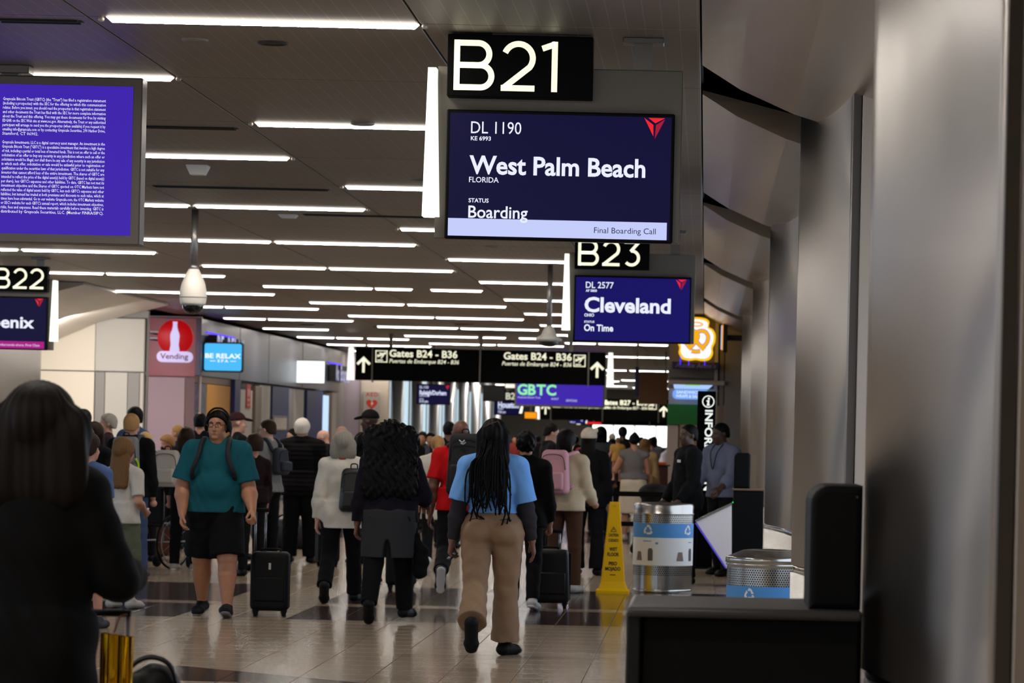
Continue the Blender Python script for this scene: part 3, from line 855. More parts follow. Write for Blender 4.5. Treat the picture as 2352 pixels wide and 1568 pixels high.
wall_left = MB().box((-12.6, -40, 0), (-12.3, 97, 4.6)).build('wall_left', M_GREYW, kind='structure')
M_FILL_L = glow('added left fill pane', (206, 224, 246), 2.3, (60, 64, 70))
for i in range(7):  # added glowing windows, mostly out of frame, to brighten what faces the camera
    a = -14 + i * 9.2
    w_ = MB().box((-12.29, a, 0.6), (-12.27, a + 8.2, 3.0)).build('window_%d' % (30 + i), M_DARK, kind='structure')
    for j in range(5): MB().box((-12.266, a + 0.05 + j * 1.62, 0.66), (-12.255, a + 1.58 + j * 1.62, 2.94)).build('window_pane', M_FILL_L, w_)
pilaster(52.0, -9.96, -1, 3.7)
pilaster(38.0, -10.0, -1, 3.7)
# lit alcove wall that faces down the hall
def facing(name, x0, x1, Y, z0, z1, m, parent, d=0.12):
    return MB().box((x0, Y, z0), (x1, Y + d, z1), 0.004).build(name, m, parent)
Yq = 62.0; X = lambda px, Y: U(px, 900)[0] * Y
alc = MB().box((-12.3, Yq + 0.13, 0), (-9.98, Yq + 0.3, 3.6)).build('wall_alcove', M_GREYW, kind='structure')
zj = at(200, 852, Yq).z
for x0, x1, m in ((60, 216, M_CREAM), (218, 240, M_GREYW), (241, 292, M_LGREY), (293, 320, M_GREYW), (321, 329, M_LGREY)):
    facing('wall_panel', X(x0, Yq), X(x1, Yq), Yq, 0.0, zj - 0.01, m, alc)
for x0, x1, m in ((60, 216, M_CREAM), (217, 329, M_LGREY)):
    facing('wall_panel', X(x0, Yq), X(x1, Yq), Yq, zj + 0.01, 3.45, m, alc)
# folded soffit over the alcove
s = MB().prism([(-12.3, 3.25), (-11.6, 3.02), (-10.85, 3.36), (-9.6, 3.70), (-9.6, 3.735), (-12.3, 3.735)], 53.5, 61.9, 'Y').build('ceiling_left', mat('pale soffit', (206, 198, 188), 0.4, 0.1), kind='structure')
lamp = bpy.data.lights.new('alcove downlight', 'AREA'); lamp.energy = 150; lamp.size = 0.5; lamp.size_y = 1.6; lamp.shape = 'RECTANGLE'; lamp.color = (1.0, 0.94, 0.86)
lo = bpy.data.objects.new('alcove_downlight', lamp); lo.location = (-10.9, 58.6, 2.95); lo.rotation_euler = (0.95, 0, 0); link(lo); lo['kind'] = 'structure'
# pale pink vending wall
Yv = 68.0
ven = MB().box((-12.3, Yv + 0.1, 0), (-9.9, Yv + 0.3, 3.7)).build('wall_vending', M_PINK, kind='structure')
facing('wall_panel', X(300, Yv), X(424, Yv), Yv, 0.0, at(380, 866, Yv).z, M_PINK, ven)
facing('wall_panel', X(300, Yv), X(447, Yv), Yv, at(380, 863, Yv).z, 3.66, mat('rose panel', (196, 120, 124), 0.35), ven, 0.1)
facing('wall_panel', X(425, Yv), X(447, Yv), Yv, 0.0, at(380, 866, Yv).z, mat('mauve post', (150, 126, 124), 0.5), ven, 0.14)
lamp = bpy.data.lights.new('vending light', 'AREA'); lamp.energy = 45; lamp.size = 1.2; lamp.color = (1.0, 0.82, 0.9)
lo = bpy.data.objects.new('vending_light', lamp); lo.location = (-10.6, 65.2, 3.1); lo.rotation_euler = (0.6, 0, 0); link(lo); lo['kind'] = 'structure'
# shop front, running away from the camera at x = -9.9
xf = -9.9
shop = MB().box((-12.3, 68.3, 0), (-10.05, 96.9, 3.7)).build('wall_shops', M_GREYW, kind='structure')
def along(name, p0, p1, z0, z1, m, d=0.12, par=None):
    ya, yb = yl(p0), yl(p1)
    return MB().box((xf - 0.14, ya, z0), (xf - 0.14 + d, yb, z1), 0.004).build(name, m, par or shop)
fz0, fz1 = 2.55, 3.66
for p0, p1 in ((456, 545), (546, 612), (613, 690), (691, 776)): along('fascia_panel', p0, p1, fz0, fz1, M_FASC, 0.16)
along('amber_panel', 476, 530, 0, 2.40, M_GOLD); along('amber_transom', 456, 531, 2.41, 2.54, mat('bronze bar', (110, 86, 60), 0.4))
along('patterned_panel', 456, 475, 0, 2.40, mat('speckled panel', (96, 100, 112), 0.5, noise=0.9, nscale=8))
along('navy_post', 532, 545, 0, 2.54, M_NAVY, 0.2)
d = along('door', 547, 581, 0, 2.36, M_DOORW); d2 = along('door_frame', 582, 596, 0, 2.46, mat('taupe frame', (136, 122, 108), 0.5), 0.18)
along('white_panel', 597, 620, 0, 2.5, M_DOORW, 0.14)
along('navy_panel', 622, 660, 0, 2.5, M_NAVY, 0.17); along('grey_panel', 661, 676, 0, 2.5, M_GREYW); along('pale_panel', 677, 701, 0, 2.5, M_LGREY, 0.1)
along('navy_panel', 702, 738, 0, 2.5, M_NAVY, 0.17)
along('lit_display', 739, 751, 0.9, 2.42, glow('shop display', (190, 220, 255), 1.1), 0.18)
along('shop_frame', 752, 762, 0, 2.5, M_WOOD, 0.14); along('shop_frame', 763, 774, 0, 2.5, M_LGREY, 0.12)
# lilac wall with the AED plate, facing down the hall
Yd = 97.0
lil = MB().box((-12.3, Yd, 0), (X(828, Yd), Yd + 0.3, 3.73)).build('wall_lilac', M_LILAC, kind='structure')
facing('wall_panel', X(829, Yd), X(892, Yd), Yd - 0.05, 0, 3.7, mat('beige pier', (196, 184, 170), 0.5), lil, 0.5)
# hall beyond: round columns with daylight windows between
wl2 = MB().box((-12.3, 97.3, 0), (-11.2, 172, 3.73)).build('wall_far_left', M_GREYW, kind='structure')
M_DAY = glow('daylight pane', (196, 222, 235), 1.1)
M_COLF = mat('far column metal', (176, 178, 182), 0.35, 0.5)
for i in range(9):
    y = 101.5 + i * 7.4
    c = MB().lathe([(0.22, 0), (0.22, 0.7), (0.20, 0.72), (0.20, 3.72)], 20).build('pillar', M_COLF, kind='structure', loc=(-9.65, y, 0))
    w = MB().box((-11.19, y + 0.6, 0.3), (-9.95, y + 0.68, 3.5)).build('window_%d' % (i + 1), M_LGREY, kind='structure')
    for q in range(2): MB().box((-11.15 + q * 0.6, y + 0.585, 0.4), (-10.59 + q * 0.6, y + 0.60, 3.3)).build('window_pane', M_DAY, w)
# far end wall with a bright window
end = MB().box((-13, 170, 0), (4, 170.3, 3.75)).build('wall_far', mat('far wall', (140, 136, 132), 0.6), kind='structure')
w = MB().box((-5.6, 169.85, 0.9), (-1.3, 169.95, 2.15)).build('window_10', M_DARK, kind='structure')
for q in range(4): MB().box((-5.5 + q * 1.04, 169.80, 0.98), (-4.52 + q * 1.04, 169.84, 2.08)).build('window_pane', glow('bright pane', (250, 252, 250), 2.2), w)
for i in range(3):
    c = MB().lathe([(0.46, 0), (0.46, 3.72)], 20).build('pillar', M_COLF, kind='structure', loc=(-0.2, 100 + i * 22, 0))

# ---------------------------------------------------------------- the pretzel and sandwich shops on the right
Ys = 62.0
M_SHOPG = mat('shop grey', (122, 114, 110), 0.5)
front = MB().box((X(1534, Ys), Ys + 0.1, at(1600, 893, Ys).z), (2.0, Ys + 0.4, 3.73)).build('wall_shop_right', M_SHOPG, kind='structure')
facing('wall_panel', X(1536, Ys), X(1640, Ys), Ys, at(1600, 868, Ys).z, 3.72, M_SHOPG, front, 0.1)
facing('wall_panel', X(1641, Ys), X(1712, Ys), Ys, at(1600, 868, Ys).z, 3.72, mat('shop grey dark', (104, 98, 96), 0.5), front, 0.1)
MB().box((X(1536, Ys), Ys - 0.35, at(1600, 884, Ys).z), (X(1664, Ys), Ys + 0.1, at(1600, 874, Ys).z), 0.01).build('shop_ledge', mat('shop ledge', (176, 168, 158), 0.4), front)
facing('shop_soffit', X(1536, Ys), X(1664, Ys), Ys - 0.02, at(1600, 930, Ys).z, at(1600, 893, Ys).z, M_LGREY, front, 0.1)
facing('green_board', X(1534, Ys), X(1640, Ys), Ys - 0.05, at(1600, 976, Ys).z, at(1600, 929, Ys).z, mat('green board', (26, 122, 44), 0.45), front, 0.1)
facing('tiled_pier', X(1534, Ys), X(1560, Ys), Ys, 0, at(1600, 977, Ys).z, mat('pier tile', (196, 182, 174), 0.4), front, 0.2)
for p0, p1, m in ((1640, 1648, M_LGREY), (1652, 1662, M_SHOPG), (1664, 1712, M_GREYW)):
    facing('pier', X(p0, Ys), X(p1, Ys), Ys - 0.2, 0, 3.7, m, front, 0.3)
MB().box((X(1560, Ys), Ys + 3.2, 0), (2.0, Ys + 3.4, 3.7)).build('wall_shop_back', mat('shop back', (150, 120, 96), 0.6), kind='structure')
MB().box((X(1562, Ys), Ys - 0.1, 0), (X(1640, Ys), Ys + 0.5, 1.05), 0.01).build('shop_counter', mat('shop counter', (110, 30, 30), 0.4), front)

# ================================================================== ceiling light bars
M_SIDE = glow('light bar side', (255, 247, 236), 4.0, (235, 232, 225))
M_BAR = glow('light bar', (255, 247, 236), BAR_POWER, (235, 232, 225))
M_END = mat('bar end', (176, 168, 158), 0.35, 0.4)
BARS = {0: [(-3.21, -1.56)], 1: [(-4.98, -3.33)], 2: [(-3.23, -1.60)], 3: [(-5.02, -3.36)], 4: [(-3.24, -1.62)], 5: [(-5.90, -5.09), (-5.04, -3.37)],
        6: [(-3.31, -1.65)], 7: [(-6.75, -5.97), (-5.94, -5.08), (-5.04, -3.40)], 8: [(-10.2, -8.64), (-8.60, -6.92), (-3.27, -1.66)], 9: [(-6.81, -5.14), (-5.10, -3.43)],
        10: [(-10.2, -8.68), (-8.65, -6.94), (-3.30, -1.67)], 11: [(-6.81, -5.13), (-5.10, -4.52), (-4.25, -3.45)], 12: [(-9.75, -8.33), (-8.30, -7.03), (-3.32, -1.68)], 13: [(-6.84, -5.21), (-5.16, -3.46)],
        14: [(-9.24, -8.77), (-8.74, -7.04), (-3.33, -1.68)], 15: [(-6.85, -5.21), (-5.18, -3.5)], 16: [(-9.68, -8.83), (-8.79, -7.08), (-3.36, -1.7)], 17: [(-6.92, -5.22), (-5.18, -3.53)],
        18: [(-9.74, -8.29), (-3.38, -1.7)], 19: [(-6.93, -5.24), (-5.20, -4.6), (-4.31, -3.6)], 20: [(-9.78, -8.88), (-8.84, -8.2), (-8.1, -7.1), (-3.4, -2.65), (-2.6, -1.67), (-1.63, -0.93)]}
for k in range(21, NROW): BARS[k] = ([(-6.9, -5.24), (-5.2, -3.55)] if k < 27 or k % 4 == 1 else [(-6.9, -5.24)]) if k % 2 else [(-9.8, -8.8), (-8.75, -7.1)] + ([(-3.4, -2.7), (-2.6, -1.0)] if k % 6 == 0 else [])
for k in range(-13, 0): BARS[k] = [(-4.98, -3.33), (-6.75, -5.1), (-1.5, -0.2)] if k % 2 else [(-3.21, -1.56), (-9.9, -8.3), (-8.2, -6.9)]
WH = {0: 'directly above the west palm beach gate board'}
def bar_mesh(L):
    b = MB(); h = 0.022; w = 0.036; e = 0.024
    pts = [(-L / 2, 0.0), (L / 2, 0.0), (L / 2 - e, -h), (-L / 2 + e, -h)]
    b.prism(pts, -w, w, 'Y')
    b.bm.normal_update()
    for f in b.bm.faces: f.material_index = 1 if f.normal.z < -0.8 else 0
    me = bpy.data.meshes.new('light_tube'); b.bm.to_mesh(me); b.bm.free(); me.materials.append(M_SIDE); me.materials.append(M_BAR); return me
_bm = {}; bars_made = []
for k in sorted(BARS):
    y = row_y(k)
    for j, (xa, xb) in enumerate(BARS[k]):
        L = round(xb - xa, 2)
        if L not in _bm: _bm[L] = bar_mesh(L)
        t = thing('ceiling_light', 'white linear light bar', 'ceiling light', ((xa + xb) / 2, y, ZC), group='light bars on the ceiling')
        o = bpy.data.objects.new('light_tube', _bm[L]); link(o, t); o.location = (0, 0, -0.004)
        bars_made.append((k, j, t, L))
        if -1 <= k <= 9:
            for s in (-1, 1):
                b = MB(); b.lathe([(0.0001, -0.028), (0.014, -0.025), (0.018, -0.014), (0.014, 0)], 12, caps=False)
                b.build('end_fitting', M_END, t, loc=(s * (L / 2 + 0.03), 0, 0))
ORD = ['first', 'second', 'third', 'fourth', 'fifth', 'sixth', 'seventh', 'eighth', 'ninth', 'tenth', 'eleventh', 'twelfth', 'thirteenth', 'fourteenth', 'fifteenth', 'sixteenth', 'seventeenth', 'eighteenth', 'nineteenth', 'twentieth', 'twenty-first']
for k, j, t, L in bars_made:
    n = len(BARS[k])
    if 0 <= k <= 20:
        pos = '' if n == 1 else (' leftmost' if j == 0 else (' rightmost' if j == n - 1 else ' %s from left' % ORD[j]))
        t['label'] = ('%s white light bar,%s in the %s ceiling row from the front' % ('long' if L > 1.3 else 'short', pos, ORD[k]))
    elif k > 20: t['label'] = 'tiny white light bar in the far ceiling rows beyond the gates board'; t['group'] = 'far ceiling light bars'
    else: t['label'] = 'white light bar overhead behind the viewer'; t['group'] = 'light bars behind the viewer'

# ================================================================== hanging signs and screens
M_BLACK = mat('sign black', (3, 3, 3), 0.55, spec=0.08); M_BEZ = mat('bezel black', (4, 4, 5), 0.5, spec=0.1); M_BOARD = mat('sign back panel', (104, 98, 90), 0.45, 0.3)
M_STEEL = mat('hanger steel', (120, 116, 112), 0.35, 0.7)
M_LET = glow('sign letters', (246, 243, 212), 1.0, (200, 200, 180)); M_WHT = glow('screen white', (236, 240, 255), 1.0)
M_SCRN = glow('screen navy', (12, 9, 52), 1.0, (3, 3, 5)); M_SCRB = glow('screen blue', (22, 17, 98), 1.0, (3, 3, 5)); M_FIN = glow('fin light', (250, 252, 236), 1.15, (230, 230, 220))
M_PURP = glow('screen purple', (62, 34, 172), 1.0); M_MINT = glow('screen mint', (150, 246, 176), 1.0); M_PALE = glow('screen pale', (214, 222, 250), 1.0)
M_RED1 = glow('emblem red', (236, 32, 44), 1.0); M_RED2 = glow('emblem dark red', (160, 20, 50), 1.0); M_MAG = glow('screen magenta', (168, 20, 130), 1.0)
M_CREAMT = glow('pale lettering', (228, 230, 204), 0.8)

def stroke(mb, pts, w, y, M):
    """a flat ribbon of even width along a centre line in the x-z plane"""
    pts = [q for i, q in enumerate(pts) if i == 0 or math.dist(q, pts[i - 1]) > 1e-5]
    n = len(pts); L = []; R = []
    for i in range(n):
        a = Vector(pts[max(0, i - 1)]); b = Vector(pts[min(n - 1, i + 1)]); p = Vector(pts[i])
        if 0 < i < n - 1:
            d1 = (p - a).normalized(); d2 = (b - p).normalized(); n1 = Vector((-d1.y, d1.x)); n2 = Vector((-d2.y, d2.x)); m = (n1 + n2)
            m = m / max(0.3, m.length_squared / 2 if m.length_squared > 1e-6 else 1)
        else:
            d = (b - a).normalized(); m = Vector((-d.y, d.x))
        L.append(p + m * w / 2); R.append(p - m * w / 2)
    for i in range(n - 1):
        q = [R[i], R[i + 1], L[i + 1], L[i]]
        mb.poly([M @ Vector((v.x, y, v.y)) for v in q])
def arcp(cx, cy, r, a0, a1, n=18): return [(cx + r * math.cos(math.radians(a0 + (a1 - a0) * i / n)), cy + r * math.sin(math.radians(a0 + (a1 - a0) * i / n))) for i in range(n + 1)]
GLYPH = {'B': (0.90, [[(0.06, 0), (0.06, 1)], [(0.06, 0.94), (0.48, 0.94)] + arcp(0.48, 0.72, 0.22, 90, -90) + [(0.06, 0.5)], [(0.06, 0.5), (0.53, 0.5)] + arcp(0.53, 0.28, 0.22, 90, -90) + [(0.06, 0.06)]]),
         '2': (0.79, [arcp(0.36, 0.655, 0.285, 158, -38) + [(0.07, 0.06)], [(0.02, 0.06), (0.69, 0.06)]]),
         '1': (0.45, [[(0.02, 0.855), (0.28, 0.95)], [(0.27, 0), (0.27, 1)]]),
         '3': (0.76, [[(0.05, 0.94), (0.61, 0.94), (0.30, 0.58)], arcp(0.34, 0.33, 0.27, 96, -140, 22)])}
def big_number(mb, s, x, z, h, y, right=None):
    if right is not None: x = right - sum(GLYPH[c][0] for c in s) * h
    for c in s:
        adv, strokes = GLYPH[c]
        for st in strokes: stroke(mb, st, 0.118, 0, Matrix.Translation((x, y, z)) @ Matrix.Scale(h, 4))
        x += adv * h + 0.02 * h
def emblem(parent, x, z, s, y):
    """three-piece red triangular emblem"""
    a = MB()
    a.poly([(x + s * p, y, z - s * q) for p, q in ((0.20, 0), (1, 0), (0.53, 0.25))][::-1]); a.poly([(x + s * p, y, z - s * q) for p, q in ((0, 0), (0.44, 0.33), (0.45, 0.88))][::-1])
    o = a.build('airline_emblem', M_RED1, parent)
    a = MB(); a.poly([(x + s * p, y, z - s * q) for p, q in ((1, 0.05), (0.56, 0.34), (0.52, 1.0))][::-1]); a.build('emblem_side', M_RED2, o)
U425 = 1 / 425.0
def gate_board(label, c, Y, num, lines, display, mirror=False, bar=None, scale=1.0, letters=True, cropnum=None, fin=True, em=True, number_h=115):
    s = U425 * scale; k = -1 if mirror else 1
    loc = at(c[0], c[1], Y)
    t = thing('gate_sign', label, 'sign', loc, 0, 'gate boards hung from the ceiling')
    X_ = lambda px: k * px * s
    def bx(name, x0, x1, z0, z1, y0, y1, m, bev=0.004, par=t):
        a, b = sorted((X_(x0), X_(x1))); return MB().box((a, y0, -z1 * s), (b, y1, -z0 * s), bev).build(name, m, par)
    bx('back_panel', -287, 276, -250, 146, 0.03, 0.14, M_BOARD)
    bz = bx('screen', -262, 260, -148, 148, -0.04, 0.03, M_BEZ, 0.006)
    bx('display', -254, 253, -140, 141, -0.0425, -0.039, display, 0, bz)
    nb = bx('number_box', -262, 70, -318, -176, -0.09, 0.06, M_BLACK)
    m = MB()
    if mirror: big_number(m, num, 0, 190 * s, number_h * s, -0.094, right=X_(-247))
    else: big_number(m, num, X_(-247), 190 * s, number_h * s, -0.094)
    m.build('number', M_LET, nb)
    for px in (-209, 184):
        MB().box((X_(px) - 0.05, 0.05, 0.25), (X_(px) + 0.05, 0.12, ZC - loc.z - 0.02)).build('hanger', M_STEEL, t)
        MB().box((X_(px) - 0.11, 0.0, ZC - loc.z - 0.03), (X_(px) + 0.11, 0.17, ZC - loc.z), 0.004).build('mount', M_STEEL, t)
    if fin:
        a, b = (X_(-307), X_(-288)) ; a2, b2 = (X_(-314), X_(-276))
        pts = [(a, 242 * s), (b, 242 * s), (b2, -98 * s), (a2, -98 * s)]
        f = MB().prism(pts if not mirror else pts[::-1], -0.06, 0.10, 'Y', bevel=0.004).build('side_light', M_FIN, t)
    if letters:
        for txt, x, z, h, w, bold in lines:
            m = MB(); put_text(m, txt, x * s, -z * s, h * s, -0.0435, None if w is None else w * s, bold=bold)
            m.build('lettering', M_WHT, bz)
    if bar:
        b = MB(); b.box((-254 * s, -0.0432, -141 * s), (247 * s, -0.042, -101 * s)).build('status_bar', bar[0], bz)
        if bar[1]:
            m = MB(); put_text(m, bar[1], 222 * s, -128 * s, 13 * s, -0.0440, align='R'); m.build('status_lettering', bar[2], bz)
    if em: emblem(bz, (190 * s), 138 * s, 48 * s, -0.0436)
    return t
gate_board('near hanging gate board reading B21 West Palm Beach Boarding', (1287, 406), 18.8, 'B21',
    [('DL 1190', -206, -94, 27, 115, 0.0), ('KE 6993', -206, -78, 9, 46, 0.02), ('West Palm Beach', -208, -2, 40, 403, 0.024), ('FLORIDA', -208, 18, 12, 68, 0.008), ('STATUS', -208, 64, 9, 46, 0.02), ('Boarding', -208, 99, 27, 136, 0.012)],
    M_SCRN, bar=(glow('status bar pale', (196, 204, 250), 1.0), 'Final Boarding Call', mat('status ink', (40, 40, 110), 0.6)))
gate_board('hanging gate board reading B23 Cleveland On Time', (1453, 711), 36.5, 'B23',
    [('DL 2577', -210, -92, 27, 124, 0.012), ('AF 5800', -210, -75, 10, 50, 0.03), ('Cleveland', -214, 13, 62, 384, 0.030), ('OHIO', -214, 35, 13, 44, 0.03), ('STATUS', -214, 63, 9, 46, 0.03), ('On Time', -214, 99, 28, 130, 0.03)], M_SCRB)
gate_board('hanging gate board reading B22 with a magenta strip, cut by the left edge', (2, 741), 45.7, 'B22',
    [('Phoenix', -160, 26, 62, 350, 0.028), ('ARIZONA', -160, 50, 12, 68, 0.01)], M_SCRN, mirror=True, bar=(M_MAG, 'Embarcando ahora: First Class', M_PALE))

# wall of advertising: the large purple screen
def led_screen(label, px0, py0, px1, py1, Y, m, frame=True):
    c, w, h = px_rect(px0, py0, px1, py1, Y)
    t = thing('video_screen', label, 'screen', c)
    f = 0.055
    MB().box((-w / 2 - f, -0.02, -h / 2 - f), (w / 2 + f, 0.16, h / 2 + f), 0.008).build('frame', mat('screen frame', (112, 104, 98), 0.4, 0.4), t)
    d = MB().box((-w / 2, -0.024, -h / 2), (w / 2, -0.019, h / 2)).build('display', m, t)
    return t, d, w, h
AD = ['Grayscale Bitcoin Trust (GBTC) (the "Trust") has filed a registration statement', '(including a prospectus) with the SEC for the offering to which this communication', 'relates. Before you invest, you should read the prospectus in that registration statement',
 'and other documents the Trust has filed with the SEC for more complete information', 'about the Trust and this offering. You may get these documents for free by visiting', 'EDGAR on the SEC Web site at www.sec.gov. Alternatively, the Trust or any authorized',
 'participant will arrange to send you the prospectus (when available) if you request it by', 'emailing info@grayscale.com or by contacting Grayscale Securities, 290 Harbor Drive,', 'Stamford, CT 06902.', '',
 'Grayscale Investments, LLC is a digital currency asset manager. An investment in the', 'Grayscale Bitcoin Trust ("GBTC") is a speculative investment that involves a high degree', 'of risk, including a partial or total loss of invested funds. This is not an offer to sell or the',
 'solicitation of an offer to buy any security in any jurisdiction where such an offer or', 'solicitation would be illegal, nor shall there be any sale of any security in any jurisdiction', 'in which such offer, solicitation or sale would be unlawful prior to registration or',
 'qualification under the securities laws of that jurisdiction. GBTC is not suitable for any', 'investor that cannot afford loss of the entire investment. The shares of GBTC are', 'intended to reflect the price of the digital asset(s) held by GBTC (based on digital asset(s)',
 'per share), less GBTC\'s expenses and other liabilities. To date, GBTC has not met its', 'investment objective and the Shares of GBTC quoted on OTC Markets have not', 'reflected the value of digital assets held by GBTC, less such GBTC\'s expenses and other',
 'liabilities, but instead has traded at both premiums and discounts to such value, which at', 'times have been substantial. Go to our website Grayscale.com, the OTC Markets website', 'or SEC\'s website for each GBTC\'s annual report, which includes investment objectives,',
 'risks, fees and expenses. Read these materials carefully before investing. GBTC is', 'distributed by Grayscale Securities, LLC. (Member FINRA/SIPC).']
t, d, w, h = led_screen('large purple video screen of small white print hanging at the left edge', -596, 190, 304, 532, 21.0, M_PURP)
k = 21.0 / FPX; m = MB()
xl = w / 2 - 298 * k; W = 236 * k; zt = h / 2 - 34 * k; dz = (487 - 229) / 26 * k
for i, ln in enumerate(AD):
    if ln: put_text(m, ln, xl, zt - i * dz - 0.008, 0.0175, -0.0255, None if i == 8 else W, bold=0.006, res=1)
m.build('lettering', M_WHT, t)
for px in (20, -400):
    a = at(px, 170, 21.0).x - t.location.x
    MB().box((a - 0.05, 0.03, h / 2 + 0.05), (a + 0.05, 0.11, ZC - t.location.z)).build('hanger', M_STEEL, t)
    MB().box((a - 0.12, 0.0, ZC - t.location.z - 0.05), (a + 0.12, 0.16, ZC - t.location.z), 0.004).build('mount', M_STEEL, t)

# the long gates board
def plane_icon(mb, x, z, s, y):
    for a, b in (((0, 0), (1, 0.07)), ((0, 0.93), (1, 1)), ((0, 0), (0.07, 1)), ((0.93, 0), (1, 1))):
        mb.poly([(x + s * p, y, z + s * q) for p, q in ((a[0], a[1]), (b[0], a[1]), (b[0], b[1]), (a[0], b[1]))])
    mb.poly([(x + s * p, y, z + s * q) for p, q in ((0.16, 0.42), (0.88, 0.72), (0.90, 0.86), (0.80, 0.86), (0.60, 0.76), (0.34, 0.82), (0.28, 0.78), (0.42, 0.68), (0.30, 0.62), (0.18, 0.66), (0.14, 0.60))])
    mb.poly([(x + s * p, y, z + s * q) for p, q in ((0.40, 0.30), (0.52, 0.34), (0.74, 0.62), (0.60, 0.60))])
    mb.poly([(x + s * p, y, z + s * q) for p, q in ((0.14, 0.14), (0.62, 0.14), (0.62, 0.22), (0.14, 0.22))])
def arrow_up(mb, x, z, h, y):
    w = 0.155
    mb.poly([(x + h * p, y, z + h * q) for p, q in ((-w / 2, 0), (w / 2, 0), (w / 2, 0.84), (-w / 2, 0.84))])
    for s in (-1, 1):
        q = [(0, 1.0), (s * 0.44, 0.57), (s * 0.33, 0.46), (0, 0.78)]
        mb.poly([(x + h * a, y, z + h * b) for a, b in (q if s > 0 else q[::-1])][::-1])
def gates_board(label, px0, pxm, px1, py0, py1, Y, text, sub, arrow_w=40, textpx=None, fin=True, small=False):
    c, w, h = px_rect(px0, py0, px1, py1, Y); k = Y / FPX
    t = thing('direction_sign', label, 'sign', c, 0, 'gate direction boards')
    xm = (pxm - (px0 + px1) / 2) * k; aw = arrow_w * k; g = 0.02
    for nm, a, b in (('arrow_panel', -w / 2, -w / 2 + aw - g), ('text_panel', -w / 2 + aw, xm - g), ('text_panel', xm + g, w / 2 - aw), ('arrow_panel', w / 2 - aw + g, w / 2)):
        o = MB().box((a, -0.1, -h / 2), (b, 0.1, h / 2), 0.005).build(nm, M_BLACK, t); m = MB()
        if nm == 'arrow_panel': arrow_up(m, (a + b) / 2, -h * 0.27, h * 0.49, -0.104); m.build('arrow', M_LET, o)
        else:
            left = a < xm - 0.1
            if left:
                plane_icon(m, a + 0.06, h / 2 - h * 0.45, h * 0.36, -0.104)
                put_text(m, text, a + 0.06 + h * 0.42, h / 2 - h * 0.27, h * 0.205, -0.104, h * 2.05, bold=0.022); put_text(m, sub, a + 0.06 + h * 0.42, h / 2 - h * 0.455, h * 0.115, -0.104, h * 2.10, shear=0.22, bold=0.006)
            else:
                plane_icon(m, b - 0.06 - h * 0.36, h / 2 - h * 0.45, h * 0.36, -0.104)
                put_text(m, text, b - 0.06 - h * 0.42, h / 2 - h * 0.27, h * 0.205, -0.104, h * 2.05, bold=0.022, align='R'); put_text(m, sub, b - 0.06 - h * 0.42, h / 2 - h * 0.455, h * 0.115, -0.104, h * 2.10, shear=0.22, bold=0.006, align='R')
            m.build('lettering', M_LET, o)
    for x in (-w / 2 + aw - g / 2, xm, w / 2 - aw + g / 2): MB().box((x - 0.016, -0.12, -h / 2 - 0.04), (x + 0.016, 0.12, h / 2), 0.003).build('divider', M_STEEL, t)
    for x in (-w * 0.36, 0, w * 0.36): MB().box((x - 0.04, -0.03, h / 2), (x + 0.04, 0.03, ZC - c.z)).build('hanger', M_STEEL, t)
    if fin:
        for s in (-1, 1):
            p = [(s * (w / 2 + 0.03), -h / 2), (s * (w / 2 + 0.19), -h / 2), (s * (w / 2 + 0.16), h / 2), (s * (w / 2 + 0.06), h / 2)]
            MB().prism(p if s > 0 else p[::-1], -0.09, 0.09, 'Y', bevel=0.005).build('side_light', M_FIN, t)
    return t
gates_board('long black hanging board reading Gates B24 - B36 with two arrows', 817, 1103, 1391, 803, 879, 79.0, 'Gates B24 - B36', 'Puertas de Embarque B24 - B36')
gates_board('small far black board reading Gates B27 - B36 below the brown board', 1242, 1384, 1536, 915, 966, 118.0, 'Gates B27 - B36', 'Puertas de Embarque B27 - B36', 24)
gates_board('lowest and farthest black direction board, under the other gates boards', 1335, 1492, 1640, 944, 978, 150.0, 'Gates B30 - B36', 'Puertas de Embarque B30 - B36', 16)

# screens far down the hall
def far_screen(label, px0, py0, px1, py1, Y, m, lines, em=True, fin=None, name='flight_screen'):
    c, w, h = px_rect(px0, py0, px1, py1, Y); k = Y / FPX
    t = thing(name, label, 'screen', c)
    MB().box((-w / 2, -0.04, -h / 2), (w / 2, 0.10, h / 2), 0.006).build('case', M_BEZ, t)
    d = MB().box((-w / 2 + 0.02, -0.045, -h / 2 + 0.02), (w / 2 - 0.02, -0.038, h / 2 - 0.02)).build('display', m, t)
    mb = MB()
    for txt, fx, fz, fh, fw, bold, mm in lines: put_text(mb, txt, -w / 2 + fx * w, h / 2 - fz * h, fh * h, -0.0465, fw * w if fw else None, bold=bold)
    if lines: mb.build('lettering', lines[0][6], t)
    if em: emblem(t, w * 0.36, h / 2 - 0.03, 0.11, -0.0466)
    if fin:
        x0, x1, z0, z1 = fin
        a, b = at(x0, z1, Y) - c, at(x1, z0, Y) - c
        MB().prism([(a.x - 0.02, a.z), (b.x - 0.05, a.z), (b.x, b.z), (a.x + 0.06, b.z)], -0.05, 0.09, 'Y').build('side_light', M_FIN, t)
    MB().box((-0.03, 0.02, h / 2), (0.03, 0.07, ZC - c.z)).build('hanger', M_STEEL, t)
    return t, w, h
far_screen('navy flight screen reading Raleigh/Durham under the long gates board', 957, 882, 1034, 929, 88.0, M_SCRN, [('DL 1103', .09, .22, .12, .26, .02, M_PALE), ('Raleigh/Durham', .09, .52, .20, .80, .04, M_PALE), ('NORTH CAROLINA', .09, .62, .06, .3, .02, M_PALE), ('STATUS', .09, .76, .06, .12, .02, M_PALE), ('5:15 pm', .09, .90, .11, .26, .03, M_PALE)], fin=(1037, 1046, 878, 923))
